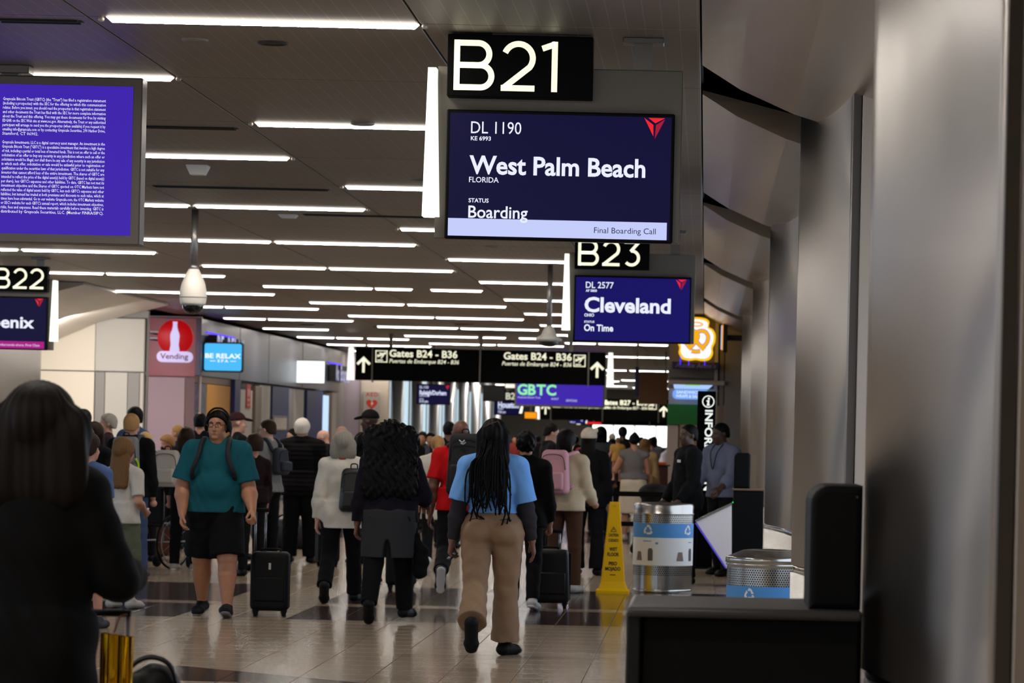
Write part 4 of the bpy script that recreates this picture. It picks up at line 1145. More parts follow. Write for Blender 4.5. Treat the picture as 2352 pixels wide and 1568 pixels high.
far_screen('navy flight screen reading Houston below the purple ad screen', 1135, 915, 1195, 953, 100.0, M_SCRN, [('Houston', .15, .55, .34, .80, .04, M_PALE), ('TEXAS', .15, .68, .09, .2, .02, M_PALE), ('7:20 pm', .15, .88, .13, .3, .02, M_PALE)], em=False, fin=(1194, 1203, 924, 949))
far_screen('dark unlit screen hanging left of the purple ad screen', 1110, 884, 1160, 922, 96.0, mat('off screen', (10, 10, 14), 0.25), [], em=False)
far_screen('navy flight screen reading Pittsburgh, smallest and farthest', 1307, 951, 1347, 973, 125.0, M_SCRB, [('Pittsburgh', .06, .6, .30, .82, .04, M_PALE), ('9:05 pm', .06, .9, .14, .3, .02, M_PALE)], fin=(1346, 1351, 950, 972))
far_screen('small orange lit sign beyond the houston screen', 1204, 945, 1234, 962, 112.0, glow('sign orange', (250, 150, 20), 1.1), [], em=False, name='lit_sign')
far_screen('narrow red lit sign far down the hall under the gates boards', 1345, 968, 1382, 974, 132.0, glow('sign red', (240, 24, 36), 1.2), [], em=False, name='lit_sign')
far_screen('narrow purple ticker screen above the bright far window', 1420, 969, 1520, 976, 160.0, M_PURP, [], em=False, name='ticker_screen')
far_screen('pale pink and white lit sign beyond the houston screen', 1269, 949, 1283, 964, 128.0, glow('sign pale pink', (246, 214, 250), 1.1), [], em=False, name='lit_sign')
t, w, h = far_screen('black box reading B2 beside the purple ad screen', 1158, 898, 1186, 922, 99.0, M_BLACK, [('B2', .14, .78, .60, .78, .03, M_CREAMT)], em=False, name='gate_number_box')
far_screen('short bright light panel above the b2 box', 1159, 880, 1184, 892, 98.0, glow('panel light', (255, 246, 226), 1.2), [], em=False, name='light_panel')
c, w, h = px_rect(1186, 856, 1386, 931, 95.0)
t, d, w, h = led_screen('far purple video screen with green GBTC letters', 1187, 857, 1385, 930, 95.0, M_PURP)
xx = -w / 2 + 0.02
for ch in 'GBTC':
    m = MB(); xx += put_text(m, ch, xx, h / 2 - 0.60, 0.27, -0.0255, None, bold=0.03) * 1.0 + 0.02; m.build('letter', M_MINT, t)
m = MB(); put_text(m, 'Grayscale Bitcoin Trust', -w / 2 + 0.03, h / 2 - 0.70, 0.05, -0.0255, 0.62); put_text(m, 'INVEST', -w / 2 + .95, -h / 2 + 0.14, 0.05, -0.0255, .2); put_text(m, 'GRAYSCALE', -w / 2 + 1.35, -h / 2 + 0.1, 0.06, -0.0255, .3); m.build('small_lettering', M_PALE, t)
MB().box((-0.05, 0.05, h / 2), (0.05, 0.1, ZC - t.location.z)).build('hanger', M_STEEL, t)

# shop signs along the left
def sign_thing(name, label, px, py, Y, cat='sign'): return thing(name, label, cat, at(px, py, Y))
t = sign_thing('vending_sign', 'round red sign with a white bottle over a white Vending pill', 403, 775, 66.0); k = 66.0 / FPX
ds = MB().lathe([(0.0001, -0.07), (0.325, -0.07), (0.335, -0.05), (0.335, 0.05), (0.325, 0.07), (0.0001, 0.07)], 48, Matrix.Rotation(PI / 2, 4, 'X'), caps=False).build('red_disc', glow('vending red', (176, 6, 12), 0.85, (40, 2, 3)), t)
prof = [(0, -0.285), (0.078, -0.285), (0.092, -0.26), (0.090, -0.22), (0.075, -0.14), (0.083, -0.05), (0.088, 0.03), (0.080, 0.08), (0.055, 0.14), (0.042, 0.20), (0.038, 0.265), (0.043, 0.27), (0.043, 0.30), (0, 0.30)]
MB().prism([(x, z) for x, z in prof[1:-1]] + [(-x, z) for x, z in prof[1:-1]][::-1], -0.082, -0.071, 'Y').build('bottle_shape', glow('bottle white', (206, 196, 240), 1.0), ds)
p = MB().prism([(x, z) for x, z in rrect(-0.335, -0.47, 0.335, -0.262, 0.10)], -0.10, 0.06, 'Y', bevel=0.008).build('vending_plate', glow('vending plate', (214, 200, 246), 0.85, (60, 56, 64)), t)
m = MB(); put_text(m, 'Vending', 0, -0.405, 0.098, -0.102, 0.53, bold=0.012, align='C'); m.build('lettering', mat('vending ink', (50, 6, 16), 0.6, spec=0.1), p)
for z in (0.10, -0.02): MB().box((-0.62, -0.01, z - 0.014), (-0.32, 0.02, z + 0.014)).build('arm', M_DARK, t)
for z in (0.10, -0.02): MB().box((-0.62, 0.0, z - 0.014), (-0.59, 2.06, z + 0.014)).build('arm', M_DARK, t)
MB().box((-0.60, -0.012, -0.12), (-0.575, 0.022, 0.16)).build('arm', M_DARK, t)
m = MB(); 
t = sign_thing('spa_sign', 'bright blue sign reading Be Relax Spa on a bracket', 513, 820, 68.3)
MB().prism([(x, z) for x, z in rrect(-0.395, -0.295, 0.395, 0.295, 0.055)], -0.04, 0.10, 'Y', bevel=0.008).build('case', M_DARK, t)
d = MB().prism([(x, z) for x, z in rrect(-0.365, -0.265, 0.365, 0.265, 0.04)], -0.046, -0.038, 'Y').build('display', glow('spa blue', (74, 186, 246), 1.05), t)
m = MB(); put_text(m, 'BE RELAX', 0, -0.02, 0.085, -0.0475, 0.70, bold=0.025, align='C'); put_text(m, 'S P A', 0, -0.10, 0.05, -0.0475, 0.21, bold=0.02, align='C')
for s in (-1, 1): m.box((s * 0.20 - 0.055, -0.0476, -0.083), (s * 0.20 + 0.055, -0.047, -0.073))
m.build('lettering', glow('spa white', (250, 255, 255), 1.1), d)
for z in (0.12, -0.12): MB().box((-0.56, 0.02, z - 0.014), (-0.39, 0.06, z + 0.014)).build('arm', M_DARK, t)
MB().box((-0.585, 0.0, -0.2), (-0.545, 0.08, 0.2)).build('wall_plate', M_DARK, t)
M_NEON = glow('violet neon', (72, 40, 255), 1.6)
def neon_letters(label, p0, p1, py0, py1, word):
    ya, yb = yl(p0), yl(p1); ym = (ya + yb) / 2; z0 = at(p0, py1, ya).z; z1 = at(p0, py0, ya).z
    t = thing('shop_letters', label, 'sign', (-9.87, ym, (z0 + z1) / 2)); n = len(word); L = yb - ya; hh = (z1 - z0)
    MB().box((-0.01, -L / 2, -hh / 2 - 0.02), (0.03, L / 2, -hh / 2)).build('rail', M_DARK, t)
    for i, ch in enumerate(word):
        if ch == ' ': continue
        m = MB(); me, b = text_mesh(ch, 0.03)
        hgt = max(0.4, b[3] - b[1]); sc = hh / 0.72
        M = Matrix(((0, 0, 0, 0.22), (L / n * 0.78 / max(0.2, b[2] - b[0]), 0, 0, -L / 2 + (i + 0.1) * L / n - b[0] * L / n * 0.78 / max(0.2, b[2] - b[0])), (0, sc, 0, -hh / 2), (0, 0, 0, 1))); M[0][2] = 1e-3
        m.add_mesh(me, M); f = m.build('letter_face', glow('letter white', (200, 200, 240), 0.8), t)
        m = MB(); m.box((0.03, -L / 2 + (i + 0.15) * L / n, -hh / 2), (0.2, -L / 2 + (i + 0.85) * L / n, hh / 2)); m.build('letter_can', M_DARK, t)
    MB().box((0.0, -L / 2, hh / 2 + 0.03), (0.02, L / 2, hh / 2 + 0.06)).build('neon_strip', M_NEON, t)
    return t
neon_letters('dark letters with violet neon glow above the blue spa sign', 466, 530, 768, 806, 'BE RELAX')
neon_letters('white channel letters with violet glow beside the blank white sign', 748, 779, 836, 872, 'No Boundaries'[:9])
t = sign_thing('blank_sign', 'blank glowing white box sign on the shop wall', 713, 854, 84.0)
MB().box((-0.36, -0.03, -0.28), (0.36, 0.10, 0.28), 0.02).build('case', M_DARK, t)
MB().box((-0.345, -0.036, -0.265), (0.345, -0.028, 0.265), 0.001).build('display', glow('blank white', (248, 255, 255), 1.3), t)
MB().box((-0.95, 0.02, -0.02), (-0.36, 0.06, 0.02)).build('arm', M_DARK, t)
t = sign_thing('aed_sign', 'grey wall plate with red AED letters and heart', 854, 925, 96.9)
MB().box((-0.235, -0.02, -0.32), (0.235, 0.03, 0.32), 0.006).build('plate', mat('aed plate', (176, 170, 166), 0.5), t)
m = MB(); put_text(m, 'Defibrillator', 0, -0.27, 0.06, -0.0225, 0.36, align='C')
pts = [(0.16 * math.sin(a) ** 3, 0.01 * (13 * math.cos(a) - 5 * math.cos(2 * a) - 2 * math.cos(3 * a) - math.cos(4 * a)) - 0.03) for a in np.linspace(0, 2 * PI, 32)[:-1]]
m.poly([(x, -0.0225, z) for x, z in pts][::-1])
m.build('lettering', mat('aed red', (204, 60, 44), 0.5), t)
for ch, dx in (('A', -0.115), ('E', 0.0), ('D', 0.115)):
    m = MB(); put_text(m, ch, dx, 0.18, 0.11, -0.0225, None, bold=0.02, align='C'); m.build('letter', mat('aed red', (204, 60, 44), 0.5), t)
m = MB(); m.poly([(x, -0.024, z) for x, z in ((0.03, 0.06), (-0.04, -0.03), (0.0, -0.03), (-0.02, -0.11), (0.05, 0.0), (0.01, 0.0))]); m.build('bolt', mat('aed white', (226, 220, 214), 0.5), t)
# red tag on the white door, framed notice on the navy panel
t = thing('red_sign', 'narrow red notice on the white shop door', 'sign', (xf - 0.02, yl(570), at(570, 910, yl(570)).z))
MB().box((0, -0.35, -0.26), (0.02, 0.35, 0.26), 0.004).build('plate', mat('notice red', (186, 44, 44), 0.5), t)
m = MB(); m.box((0.021, -0.2, -0.2), (0.024, 0.2, -0.17)).box((0.021, -0.2, -0.1), (0.024, 0.2, -0.05)).box((0.021, -0.2, 0.0), (0.024, 0.2, 0.16)); m.build('print', mat('notice pale', (214, 150, 140), 0.5), t)
t = thing('framed_notice', 'framed pale notice on the navy shop panel', 'notice', (xf + 0.04, yl(637), at(637, 972, yl(637)).z))
MB().box((0, -1.35, -0.17), (0.03, 1.35, 0.17), 0.006).build('frame', mat('notice frame', (120, 110, 104), 0.5), t); MB().box((0.025, -1.2, -0.13), (0.034, 1.2, 0.13)).build('sheet', mat('notice sheet', (196, 186, 178), 0.6), t)

# the pretzel shop and its neighbours on the right
t = sign_thing('pretzel_sign', 'glowing yellow and white pretzel sign with a halo', 1599, 778, 61.3); k = 61.3 / FPX
def outl(grow):
    base = [(-0.22, -0.34), (-0.10, -0.36), (0.0, -0.345), (0.10, -0.36), (0.22, -0.34), (0.28, -0.24), (0.27, -0.15), (0.31, -0.05), (0.315, 0.07), (0.27, 0.16), (0.20, 0.20), (0.21, 0.28), (0.15, 0.335), (0.0, 0.355), (-0.15, 0.335), (-0.21, 0.28), (-0.20, 0.20), (-0.27, 0.16), (-0.315, 0.07), (-0.31, -0.05), (-0.27, -0.15), (-0.28, -0.24)]
    pts = [Vector((x, z, 0)) for x, z in base]; sm = catmull(pts + [pts[0]], 3)
    return [(p.x * (1 + grow / 0.3), p.y * (1 + grow / 0.35)) for p in sm[:-1]]
MB().prism(outl(0.025), -0.05, 0.10, 'Y').build('yellow_rim', glow('pretzel rim', (255, 190, 20), 1.1), t)
f = MB().prism(outl(-0.012), -0.058, -0.048, 'Y').build('white_field', glow('pretzel white', (255, 252, 255), 1.1), t)
def ribbon(name, pts, r, y, m, closed=False):
    mb = MB(); P = catmull([Vector((x, z, 0)) for x, z in pts], 5) if not closed else [Vector((x, z, 0)) for x, z in pts]
    mb.tube([(p.x, y, p.y) for p in P], r, 8, closed); return mb.build(name, m, f)
M_PZ = glow('pretzel yellow', (250, 176, 10), 1.0); M_PB = glow('pretzel blue', (70, 50, 190), 0.9)
loops = [[(-0.13, -0.19), (-0.02, -0.06), (0.03, 0.05), (-0.03, 0.13), (-0.14, 0.13), (-0.20, 0.04), (-0.17, -0.08), (-0.08, -0.17)], [(0.15, -0.19), (0.02, -0.06), (-0.03, 0.05), (0.04, 0.13), (0.15, 0.13), (0.21, 0.04), (0.18, -0.08), (0.08, -0.17)], [(-0.08, -0.215), (0, -0.225), (0.08, -0.215)]]
for lp in loops: ribbon('pretzel_outline', lp, 0.05, -0.03, M_PB)
for lp in loops: ribbon('pretzel_strand', lp, 0.036, -0.052, M_PZ)
ribbon('halo', [(0.11 * math.cos(a), 0.255 + 0.032 * math.sin(a)) for a in np.linspace(0, 2 * PI, 25)[:-1]], 0.014, -0.055, M_PZ, True)
for x in (-0.27, -0.12, 0.16): MB().box((x - 0.008, 0.0, -0.46), (x + 0.008, 0.03, -0.3)).build('neon_stem', M_NEON, t)
c, w, h = px_rect(1543, 831, 1652, 847, 61.4)
t = thing('shop_name_sign', 'dark navy plate reading Auntie Anne\'s under the pretzel sign', 'sign', c)
MB().box((-w / 2, -0.03, -h / 2), (w / 2, 0.5, h / 2), 0.01).build('plate', mat('plate navy', (34, 34, 70), 0.4), t)
m = MB(); put_text(m, "Auntie Anne's", 0, -0.042, 0.085, -0.033, w * 0.86, shear=0.1, bold=0.02, align='C'); m.build('lettering', mat('plate letters', (110, 106, 120), 0.4), t)
t = thing('sandwich_sign', 'blue and green lit sign reading sandwiches wraps under the ledge', 'sign', at(1590, 897, 61.8))
MB().prism([(x, z) for x, z in rrect(-0.35, -0.155, 0.30, 0.02, 0.08)], -0.05, 0.06, 'Y').build('lower_plate', glow('plate light blue', (120, 166, 246), 1.0), t)
MB().prism([(-0.32, 0.03), (0.28, 0.03), (0.36, 0.10), (0.2, 0.14), (-0.26, 0.14), (-0.34, 0.12)], -0.05, 0.06, 'Y').build('upper_plate', glow('plate blue white', (170, 204, 255), 1.0), t)
MB().prism([(-0.2, 0.14), (0.2, 0.14), (0.12, 0.09), (-0.12, 0.09)], -0.06, -0.04, 'Y').build('green_patch', glow('plate green', (130, 220, 60), 1.0), t)
m = MB(); put_text(m, 'SANDWICHES', -0.03, -0.055, 0.05, -0.053, 0.5, bold=0.02, align='C'); put_text(m, 'WRAPS & SALADS', -0.03, -0.125, 0.05, -0.053, 0.52, bold=0.02, align='C'); m.build('lettering', glow('plate letters lit', (226, 238, 255), 1.0), t)
MB().box((-0.3, 0.0, 0.13), (-0.27, 0.03, 0.2)).build('hanger', M_STEEL, t); MB().box((0.25, 0.0, 0.11), (0.28, 0.03, 0.2)).build('hanger', M_STEEL, t)
c, w, h = px_rect(1656, 741, 1671, 808, 60.5)
t = thing('blade_sign', 'dark blade sign with a glowing yellow edge beside the pillar', 'sign', c)
MB().box((-0.02, -0.05, -h / 2), (w / 2, 0.5, h / 2), 0.005).build('case', M_DARK, t); MB().box((-w / 2, -0.04, -h / 2 + 0.05), (-0.04, 0.4, h / 2 - 0.05)).build('lit_face', glow('blade face', (206, 200, 236), 0.9), t)
MB().box((-0.04, -0.045, -h / 2 + 0.04), (-0.018, 0.4, h / 2 - 0.04)).build('lit_edge', glow('blade edge', (250, 170, 40), 0.9), t)
MB().box((0.0, 0.2, -0.05), (0.45, 0.25, 0.05)).build('arm', M_DARK, t)
# brown board and navy post hanging in the middle distance
c, w, h = px_rect(1467, 854, 1533, 928, 90.0)
t = thing('brown_board', 'plain brown hanging board beside a navy post', 'board', c)
MB().box((-w / 2, -0.05, -h / 2), (w / 2, 0.05, h / 2), 0.006).build('panel', mat('board brown', (110, 70, 30), 0.5, noise=0.15), t)
MB().box((-w / 2 - 0.10, -0.06, -h / 2 + 0.2), (-w / 2, 0.06, h / 2 + 0.12), 0.006).build('post', mat('post navy', (30, 40, 82), 0.45), t)
MB().box((w / 2 - 0.08, -0.02, h / 2), (w / 2 - 0.03, 0.02, ZC - c.z)).build('hanger', M_STEEL, t); MB().box((-w / 2 - 0.07, -0.02, h / 2 + 0.1), (-w / 2 - 0.03, 0.02, ZC - c.z)).build('hanger', M_STEEL, t)

# cameras and pods on poles
def pod(label, px, py0, Y, egg):
    top = on_height(px, py0, ZC); t = thing('security_camera' if egg else 'ceiling_pod', label, 'camera' if egg else 'ceiling pod', (top.x, Y, ZC)); k = Y / FPX
    if egg:
        MB().tube([(0, 0, 0), (0, 0, -0.60)], 0.036, 16).build('pole', M_STEEL, t); MB().lathe([(0.036, -0.55), (0.05, -0.56), (0.05, -0.60), (0.036, -0.61)], 20, caps=False).build('collar', M_STEEL, t)
        b = MB().lathe([(0.04, -0.58), (0.055, -0.60), (0.085, -0.66), (0.118, -0.74), (0.134, -0.82), (0.136, -0.87), (0.128, -0.93), (0.118, -0.955), (0.10, -0.957)], 32, caps=False).build('housing', mat('camera housing', (214, 206, 194), 0.4), t)
        MB().lathe([(0.1365, -0.872), (0.1375, -0.876), (0.1365, -0.880)], 32, caps=False).build('seam', M_GREYP, b)
        MB().lathe([(0.108, -0.957), (0.104, -0.985), (0.085, -1.015), (0.05, -1.035), (0.0001, -1.042)], 28, caps=False).build('dome', mat('smoked dome', (28, 27, 26), 0.08, coat=0.5), t)
    else:
        MB().tube([(0, 0, 0), (0, 0, -0.84)], 0.034, 14).build('pole', M_STEEL, t)
        MB().lathe([(0.034, -0.78), (0.06, -0.80), (0.085, -0.86), (0.10, -0.90), (0.165, -0.94), (0.17, -0.975), (0.12, -0.985)], 28, caps=False).build('housing', mat('pod housing', (150, 146, 140), 0.5), t)
        MB().lathe([(0.125, -0.98), (0.12, -1.02), (0.06, -1.045), (0.0001, -1.045)], 24, caps=False).build('lens_ring', M_DARK, t)
    return t
pod('white egg shaped security camera hanging on a grey pole', 422, 470, 34.8, True)
pod('grey bell shaped pod on a pole beside the cleveland board', 1268, 612, 44.6, False)
a = on_height(455, 380, ZC)
t = thing('ceiling_diffuser', 'white tapered ceiling fixture above the egg shaped camera', 'ceiling fixture', a)
MB().lathe([(0.125, 0), (0.125, -0.012), (0.085, -0.075), (0.08, -0.08), (0.0001, -0.08)], 4, Matrix.Rotation(PI / 4, 4, 'Z'), smooth=False, caps=False).build('body', M_WHITEP, t)
a = on_height(662, 493, ZC)
t = thing('ceiling_diffuser', 'small flat white ceiling fixture right of the camera pole', 'ceiling fixture', a)
MB().lathe([(0.13, 0), (0.13, -0.01), (0.095, -0.035), (0.0001, -0.035)], 4, Matrix.Rotation(PI / 4, 4, 'Z'), smooth=False, caps=False).build('body', M_WHITEP, t)

# ================================================================== furniture and luggage
M_POD = mat('podium black', (7, 7, 8), 0.6, spec=0.12); M_PODT = mat('podium top', (50, 48, 48), 0.4); M_SS = mat('stainless steel', (176, 172, 166), 0.22, 0.95)
M_BLUEB = mat('label blue', (70, 140, 204), 0.45); M_WLAB = mat('label white', (226, 224, 220), 0.5); M_YEL = mat('cone yellow', (248, 190, 6), 0.45, spec=0.2); M_INK = mat('cone print', (24, 20, 12), 0.6)
M_RUB = mat('black rubber', (9, 9, 9), 0.7, spec=0.2); M_LUG = mat('luggage black', (13, 13, 14), 0.6, spec=0.2, bump=0.1, bscale=300); M_TUBE = mat('handle tube', (150, 150, 154), 0.3, 0.9)

# near gate podium, seen from its side
a = at(1445, 1391, 10.98); zt = a.z
t = thing('gate_podium', 'black gate podium with a grey counter top in front of the nearest pillar', 'podium', (0.1, 11.4, 0))
MB().box((-0.285, -0.37, 0.0), (0.40, 0.33, zt - 0.035), 0.006).build('body', M_POD, t)
PX1 = at(1976, 1200, 11.2).x - 0.1; MB().box((-0.335, -0.43, zt - 0.035), (PX1 + 0.004, 0.36, zt), 0.014, seg=2).build('counter_top', M_PODT, t)
b = at(1440, 1406, 10.9)
pn = MB().box((-0.335, -0.40, 0.0), (-0.290, 0.20, b.z), 0.006).build('side_door', mat('podium door', (11, 11, 12), 0.55, spec=0.3), t)
MB().box((-0.34, -0.404, 0.62), (-0.325, -0.396, 0.70), 0.002).build('latch', M_STEEL, pn)
x0 = at(1858, 1200, 11.2).x - 0.1; x1 = at(1976, 1200, 11.2).x - 0.1; zz = at(1915, 1113, 11.2).z
p = [(x1, zt), (x1, zz)] + [(x0 + 0.06 - 0.06 * math.sin(q), zz - 0.06 + 0.06 * math.cos(q)) for q in np.linspace(0, PI / 2, 7)] + [(x0, zt)]
MB().prism(p, -0.36, 0.22, 'Y', bevel=0.02, seg=3).build('screen_hood', M_POD, t)
MB().box((0.395, -0.34, 0.0), (x1 + 0.006, 0.25, zt - 0.02), 0.006).build('end_panel', M_POD, t)
MB().lathe([(0.0001, -0.365), (0.004, -0.365), (0.004, -0.36)], 10, Matrix.Translation((x1 - 0.02, 0, zz - 0.035)) @ Matrix.Rotation(PI / 2, 4, 'X') @ Matrix.Translation((0, 0, 0.725)), caps=False).build('indicator', M_STEEL, t)

# far podium with a pale slanted panel
Yp = 37.2; L = lambda px, py, Y=Yp: at(px, py, Y)
base = L(1712, 1300)
t = thing('gate_podium', 'black gate podium with hood and pale slanted side beside the third pillar', 'podium', (base.x, Yp, 0))
q = lambda px, py: (L(px, py).x - base.x, L(px, py).z)
lo_, hi_ = q(1681, 1300), q(1743, 1126)
MB().box((lo_[0], -0.3, 0), (hi_[0] + 0.05, 0.3, hi_[1]), 0.008).build('body', M_POD, t)
MB().box((lo_[0] - 0.01, -0.32, hi_[1]), (hi_[0] + 0.06, 0.32, hi_[1] + 0.02), 0.006).build('counter_top', mat('podium edge wood', (120, 92, 70), 0.5), t)
h0, h1 = q(1685, 1122), q(1724, 1040)
p = [(h1[0], hi_[1] + 0.02), (h1[0], h1[1] - 0.02), (h1[0] - 0.02, h1[1])] + [(h0[0] + 0.05 - 0.05 * math.sin(z), h1[1] - 0.05 + 0.05 * math.cos(z)) for z in np.linspace(0, PI / 2, 6)] + [(h0[0], hi_[1] + 0.02)]
MB().prism(p, -0.2, 0.2, 'Y', bevel=0.02, seg=2).build('screen_hood', M_POD, t)
p = [q(1598, 1195), q(1680, 1157), q(1680, 1310), q(1668, 1302)]
o = MB().prism(p, -0.32, -0.06, 'Y', bevel=0.006).build('slanted_panel', mat('panel pale grey', (236, 228, 230), 0.45), t)
p = [q(1596, 1193), q(1681, 1153), q(1681, 1158), q(1599, 1197)]
MB().prism(p, -0.34, -0.04, 'Y').build('panel_edge', M_SS, o)
p = [q(1600, 1201), q(1668, 1300), q(1666, 1303), q(1597, 1200)]
MB().prism(p, -0.34, -0.05, 'Y').build('violet_light_strip', glow('violet strip', (80, 70, 190), 0.9), o)
MB().lathe([(0.0001, -0.008), (0.008, 0), (0.0001, 0.008)], 8, Matrix.Translation((lo_[0] - 0.008, -0.3, q(1681, 1152)[1])), caps=False).build('green_light', glow('green led', (30, 220, 110), 1.5), t)

# recycling bins
def perforated(name, pitch, r, hole):
    m = mat(name, (168, 164, 158), 0.25, 0.95); nt = m.node_tree; bs = nt.nodes['Principled BSDF']
    N = lambda op, a, b=None: (lambda n: (setattr(n, 'operation', op), [nt.links.new(v, n.inputs[i]) if not isinstance(v, (int, float)) else setattr(n.inputs[i], 'default_value', v) for i, v in enumerate((a, b)) if v is not None], n.outputs[0])[-1])(nt.nodes.new('ShaderNodeMath'))
    tc = nt.nodes.new('ShaderNodeTexCoord'); s = nt.nodes.new('ShaderNodeSeparateXYZ'); nt.links.new(tc.outputs['Object'], s.inputs[0])
    n_around = round(2 * PI * r / pitch)
    u = N('MULTIPLY', N('ARCTAN2', s.outputs[1], s.outputs[0]), n_around / (2 * PI)); v = N('DIVIDE', s.outputs[2], pitch * 0.87)
    row = N('FLOOR', v); sh = N('MULTIPLY', N('MODULO', row, 2.0), 0.5)
    du = N('SUBTRACT', N('FRACT', N('ADD', u, sh)), 0.5); dv = N('MULTIPLY', N('SUBTRACT', N('FRACT', v), 0.5), 0.87)
    d = N('SQRT', N('ADD', N('MULTIPLY', du, du), N('MULTIPLY', dv, dv)))
    f = N('LESS_THAN', d, hole)
    mx = nt.nodes.new('ShaderNodeMix'); mx.data_type = 'RGBA'; mx.inputs[6].default_value = (*lin((168, 164, 158)), 1); mx.inputs[7].default_value = (0.004, 0.004, 0.004, 1)
    nt.links.new(f, mx.inputs[0]); nt.links.new(mx.outputs[2], bs.inputs['Base Color'])
    mm = N('MULTIPLY', N('SUBTRACT', 1.0, f), 0.95); nt.links.new(mm, bs.inputs['Metallic'])
    return m
def recycle_mark(mb, R, a0, z0, s):
    """three chasing arrows laid on the drum"""
    def P(x, z): an = a0 + x * s / R; return (R * math.cos(an), R * math.sin(an), z0 + z * s)
    for k in range(3):
        ang = [math.radians(k * 120 + 8 + i * 84 / 7) for i in range(8)]
        rr = lambda a: 0.36 * (1 + 0.16 * math.cos(3 * (a - PI / 2)))
        I = [((rr(a) - 0.10) * math.cos(a), (rr(a) - 0.10) * math.sin(a)) for a in ang]; O = [((rr(a) + 0.10) * math.cos(a), (rr(a) + 0.10) * math.sin(a)) for a in ang]
        for i in range(7): mb[k].poly([P(*I[i]), P(*O[i]), P(*O[i + 1]), P(*I[i + 1])])
        a = ang[-1]; b = a + math.radians(28)
        mb[k].poly([P((rr(a) - 0.17) * math.cos(a), (rr(a) - 0.17) * math.sin(a)), P((rr(a) + 0.17) * math.cos(a), (rr(a) + 0.17) * math.sin(a)), P(rr(b) * math.cos(b), rr(b) * math.sin(b))])
def drum(mb, prof, R): mb.lathe([(R + d, z) for d, z in prof], 48, caps=False)
c = on_floor(1523, 1362); Yb = c.y + 0.3; R = 0.303
z = lambda py: at(1523, py, Yb - 0.3).z
t = thing('recycling_bin', 'tall stainless recycling bin with blue and white label beside the yellow cone', 'bin', (at(1523, 1250, Yb).x, Yb, 0))
M_PERF = perforated('perforated steel', 0.022, R, 0.30)
MB().lathe([(R, 0.0), (R, z(1322)), (R, z(1322) + 0.001)], 48, caps=False).build('foot_ring', M_SS, t)
MB().lathe([(R - 0.002, z(1325)), (R - 0.002, z(1178))], 48, caps=False).build('drum', M_PERF, t)
MB().lathe([(R, 0.0), (R + 0.004, 0.01), (R + 0.004, 0.03), (R, 0.035)], 48, caps=False).build('base_rim', M_SS, t)
MB().lathe([(R + 0.002, z(1299)), (R + 0.002, z(1235))], 48, caps=False).build('white_label', M_WLAB, t)
MB().lathe([(R + 0.003, z(1235)), (R + 0.003, z(1202))], 48, caps=False).build('blue_band', M_BLUEB, t)
for an in (-PI / 2 - 0.52, -PI / 2 + 0.95, PI / 2):
    b = [MB(), MB(), MB()]; recycle_mark(b, R + 0.005, an, z(1218), 0.105)
    for q in b: q.build('recycling_arrow', M_WLAB, t)
b = MB()
def patch(b, an, z0, w, h, taper=1.0, n=4, Rr=None):
    Rr = Rr or R + 0.0045
    for i in range(n):
        u0, u1 = -w / 2 + w * i / n, -w / 2 + w * (i + 1) / n
        P = lambda x, zz: (Rr * math.cos(an + x / Rr), Rr * math.sin(an + x / Rr), zz)
        b.poly([P(u0, z0), P(u1, z0), P(u1 * taper, z0 + h), P(u0 * taper, z0 + h)])
for an in (-PI / 2 - 0.42, -PI / 2 + 1.12): patch(b, an, z(1288), 0.055, 0.11); patch(b, an, z(1288) + 0.11, 0.04, 0.015)
b.build('bottle_picture', mat('label bottle', (82, 82, 82), 0.4), t)
b = MB()
for an in (-PI / 2 - 0.88, -PI / 2 + 0.62): patch(b, an, z(1288), 0.085, 0.09, 0.6)
b.build('bag_picture', mat('label bag', (122, 104, 92), 0.5), t)
b = MB(); patch(b, -PI / 2 - 0.2, z(1250), 0.03, 0.02, 1.0); patch(b, -PI / 2 + 1.1, z(1246), 0.07, 0.008); patch(b, -PI / 2 - 0.55, z(1244), 0.10, 0.008); b.build('label_print', mat('label print', (110, 140, 190), 0.5), t)
b = MB(); b.lathe([(R, z(1183)), (R + 0.006, z(1181)), (R + 0.006, z(1179)), (R, z(1177)), (R + 0.002, z(1162)), (R - 0.004, z(1158)), (R - 0.03, z(1156)), (0.2, z(1155)), (0.13, z(1156) - 0.01), (0.13, z(1160) - 0.06), (0.0001, z(1160) - 0.06)], 48, caps=False); b.build('lid', M_SS, t)
Y2 = 25.4; R2 = 0.315; c2 = at(1768, 1350, Y2); z = lambda py: at(1768, py, Y2 - R2).z
t = thing('recycling_bin', 'shorter stainless recycling bin with domed lid half behind the second pillar', 'bin', (c2.x, Y2, 0))
R = R2; M_PERF2 = perforated('perforated steel coarse', 0.0185, R2, 0.30)
MB().lathe([(R, 0.0), (R, z(1348))], 64, caps=False).build('drum', M_SS, t)
MB().lathe([(R + 0.002, z(1375) - 0.06), (R + 0.002, z(1348))], 64, caps=False).build('blue_band', M_BLUEB, t)
b = [MB(), MB(), MB()]; recycle_mark(b, R + 0.004, -PI / 2 - 0.5, z(1366), 0.085)
for q in b: q.build('recycling_arrow', M_WLAB, t)
MB().lathe([(R, z(1348)), (R, z(1306))], 64, caps=False).build('perforated_band', M_PERF2, t)
b = MB(); b.lathe([(R, z(1306)), (R, z(1302)), (R + 0.008, z(1301)), (R + 0.008, z(1298)), (R + 0.002, z(1297)), (R + 0.012, z(1295)), (R + 0.012, z(1284)), (R + 0.004, z(1281)), (R - 0.02, z(1281) + 0.006), (0.2, z(1281) + 0.045), (0.14, z(1281) + 0.05), (0.13, z(1281) + 0.03), (0.0001, z(1281) + 0.01)], 64, caps=False); b.build('lid', M_SS, t)

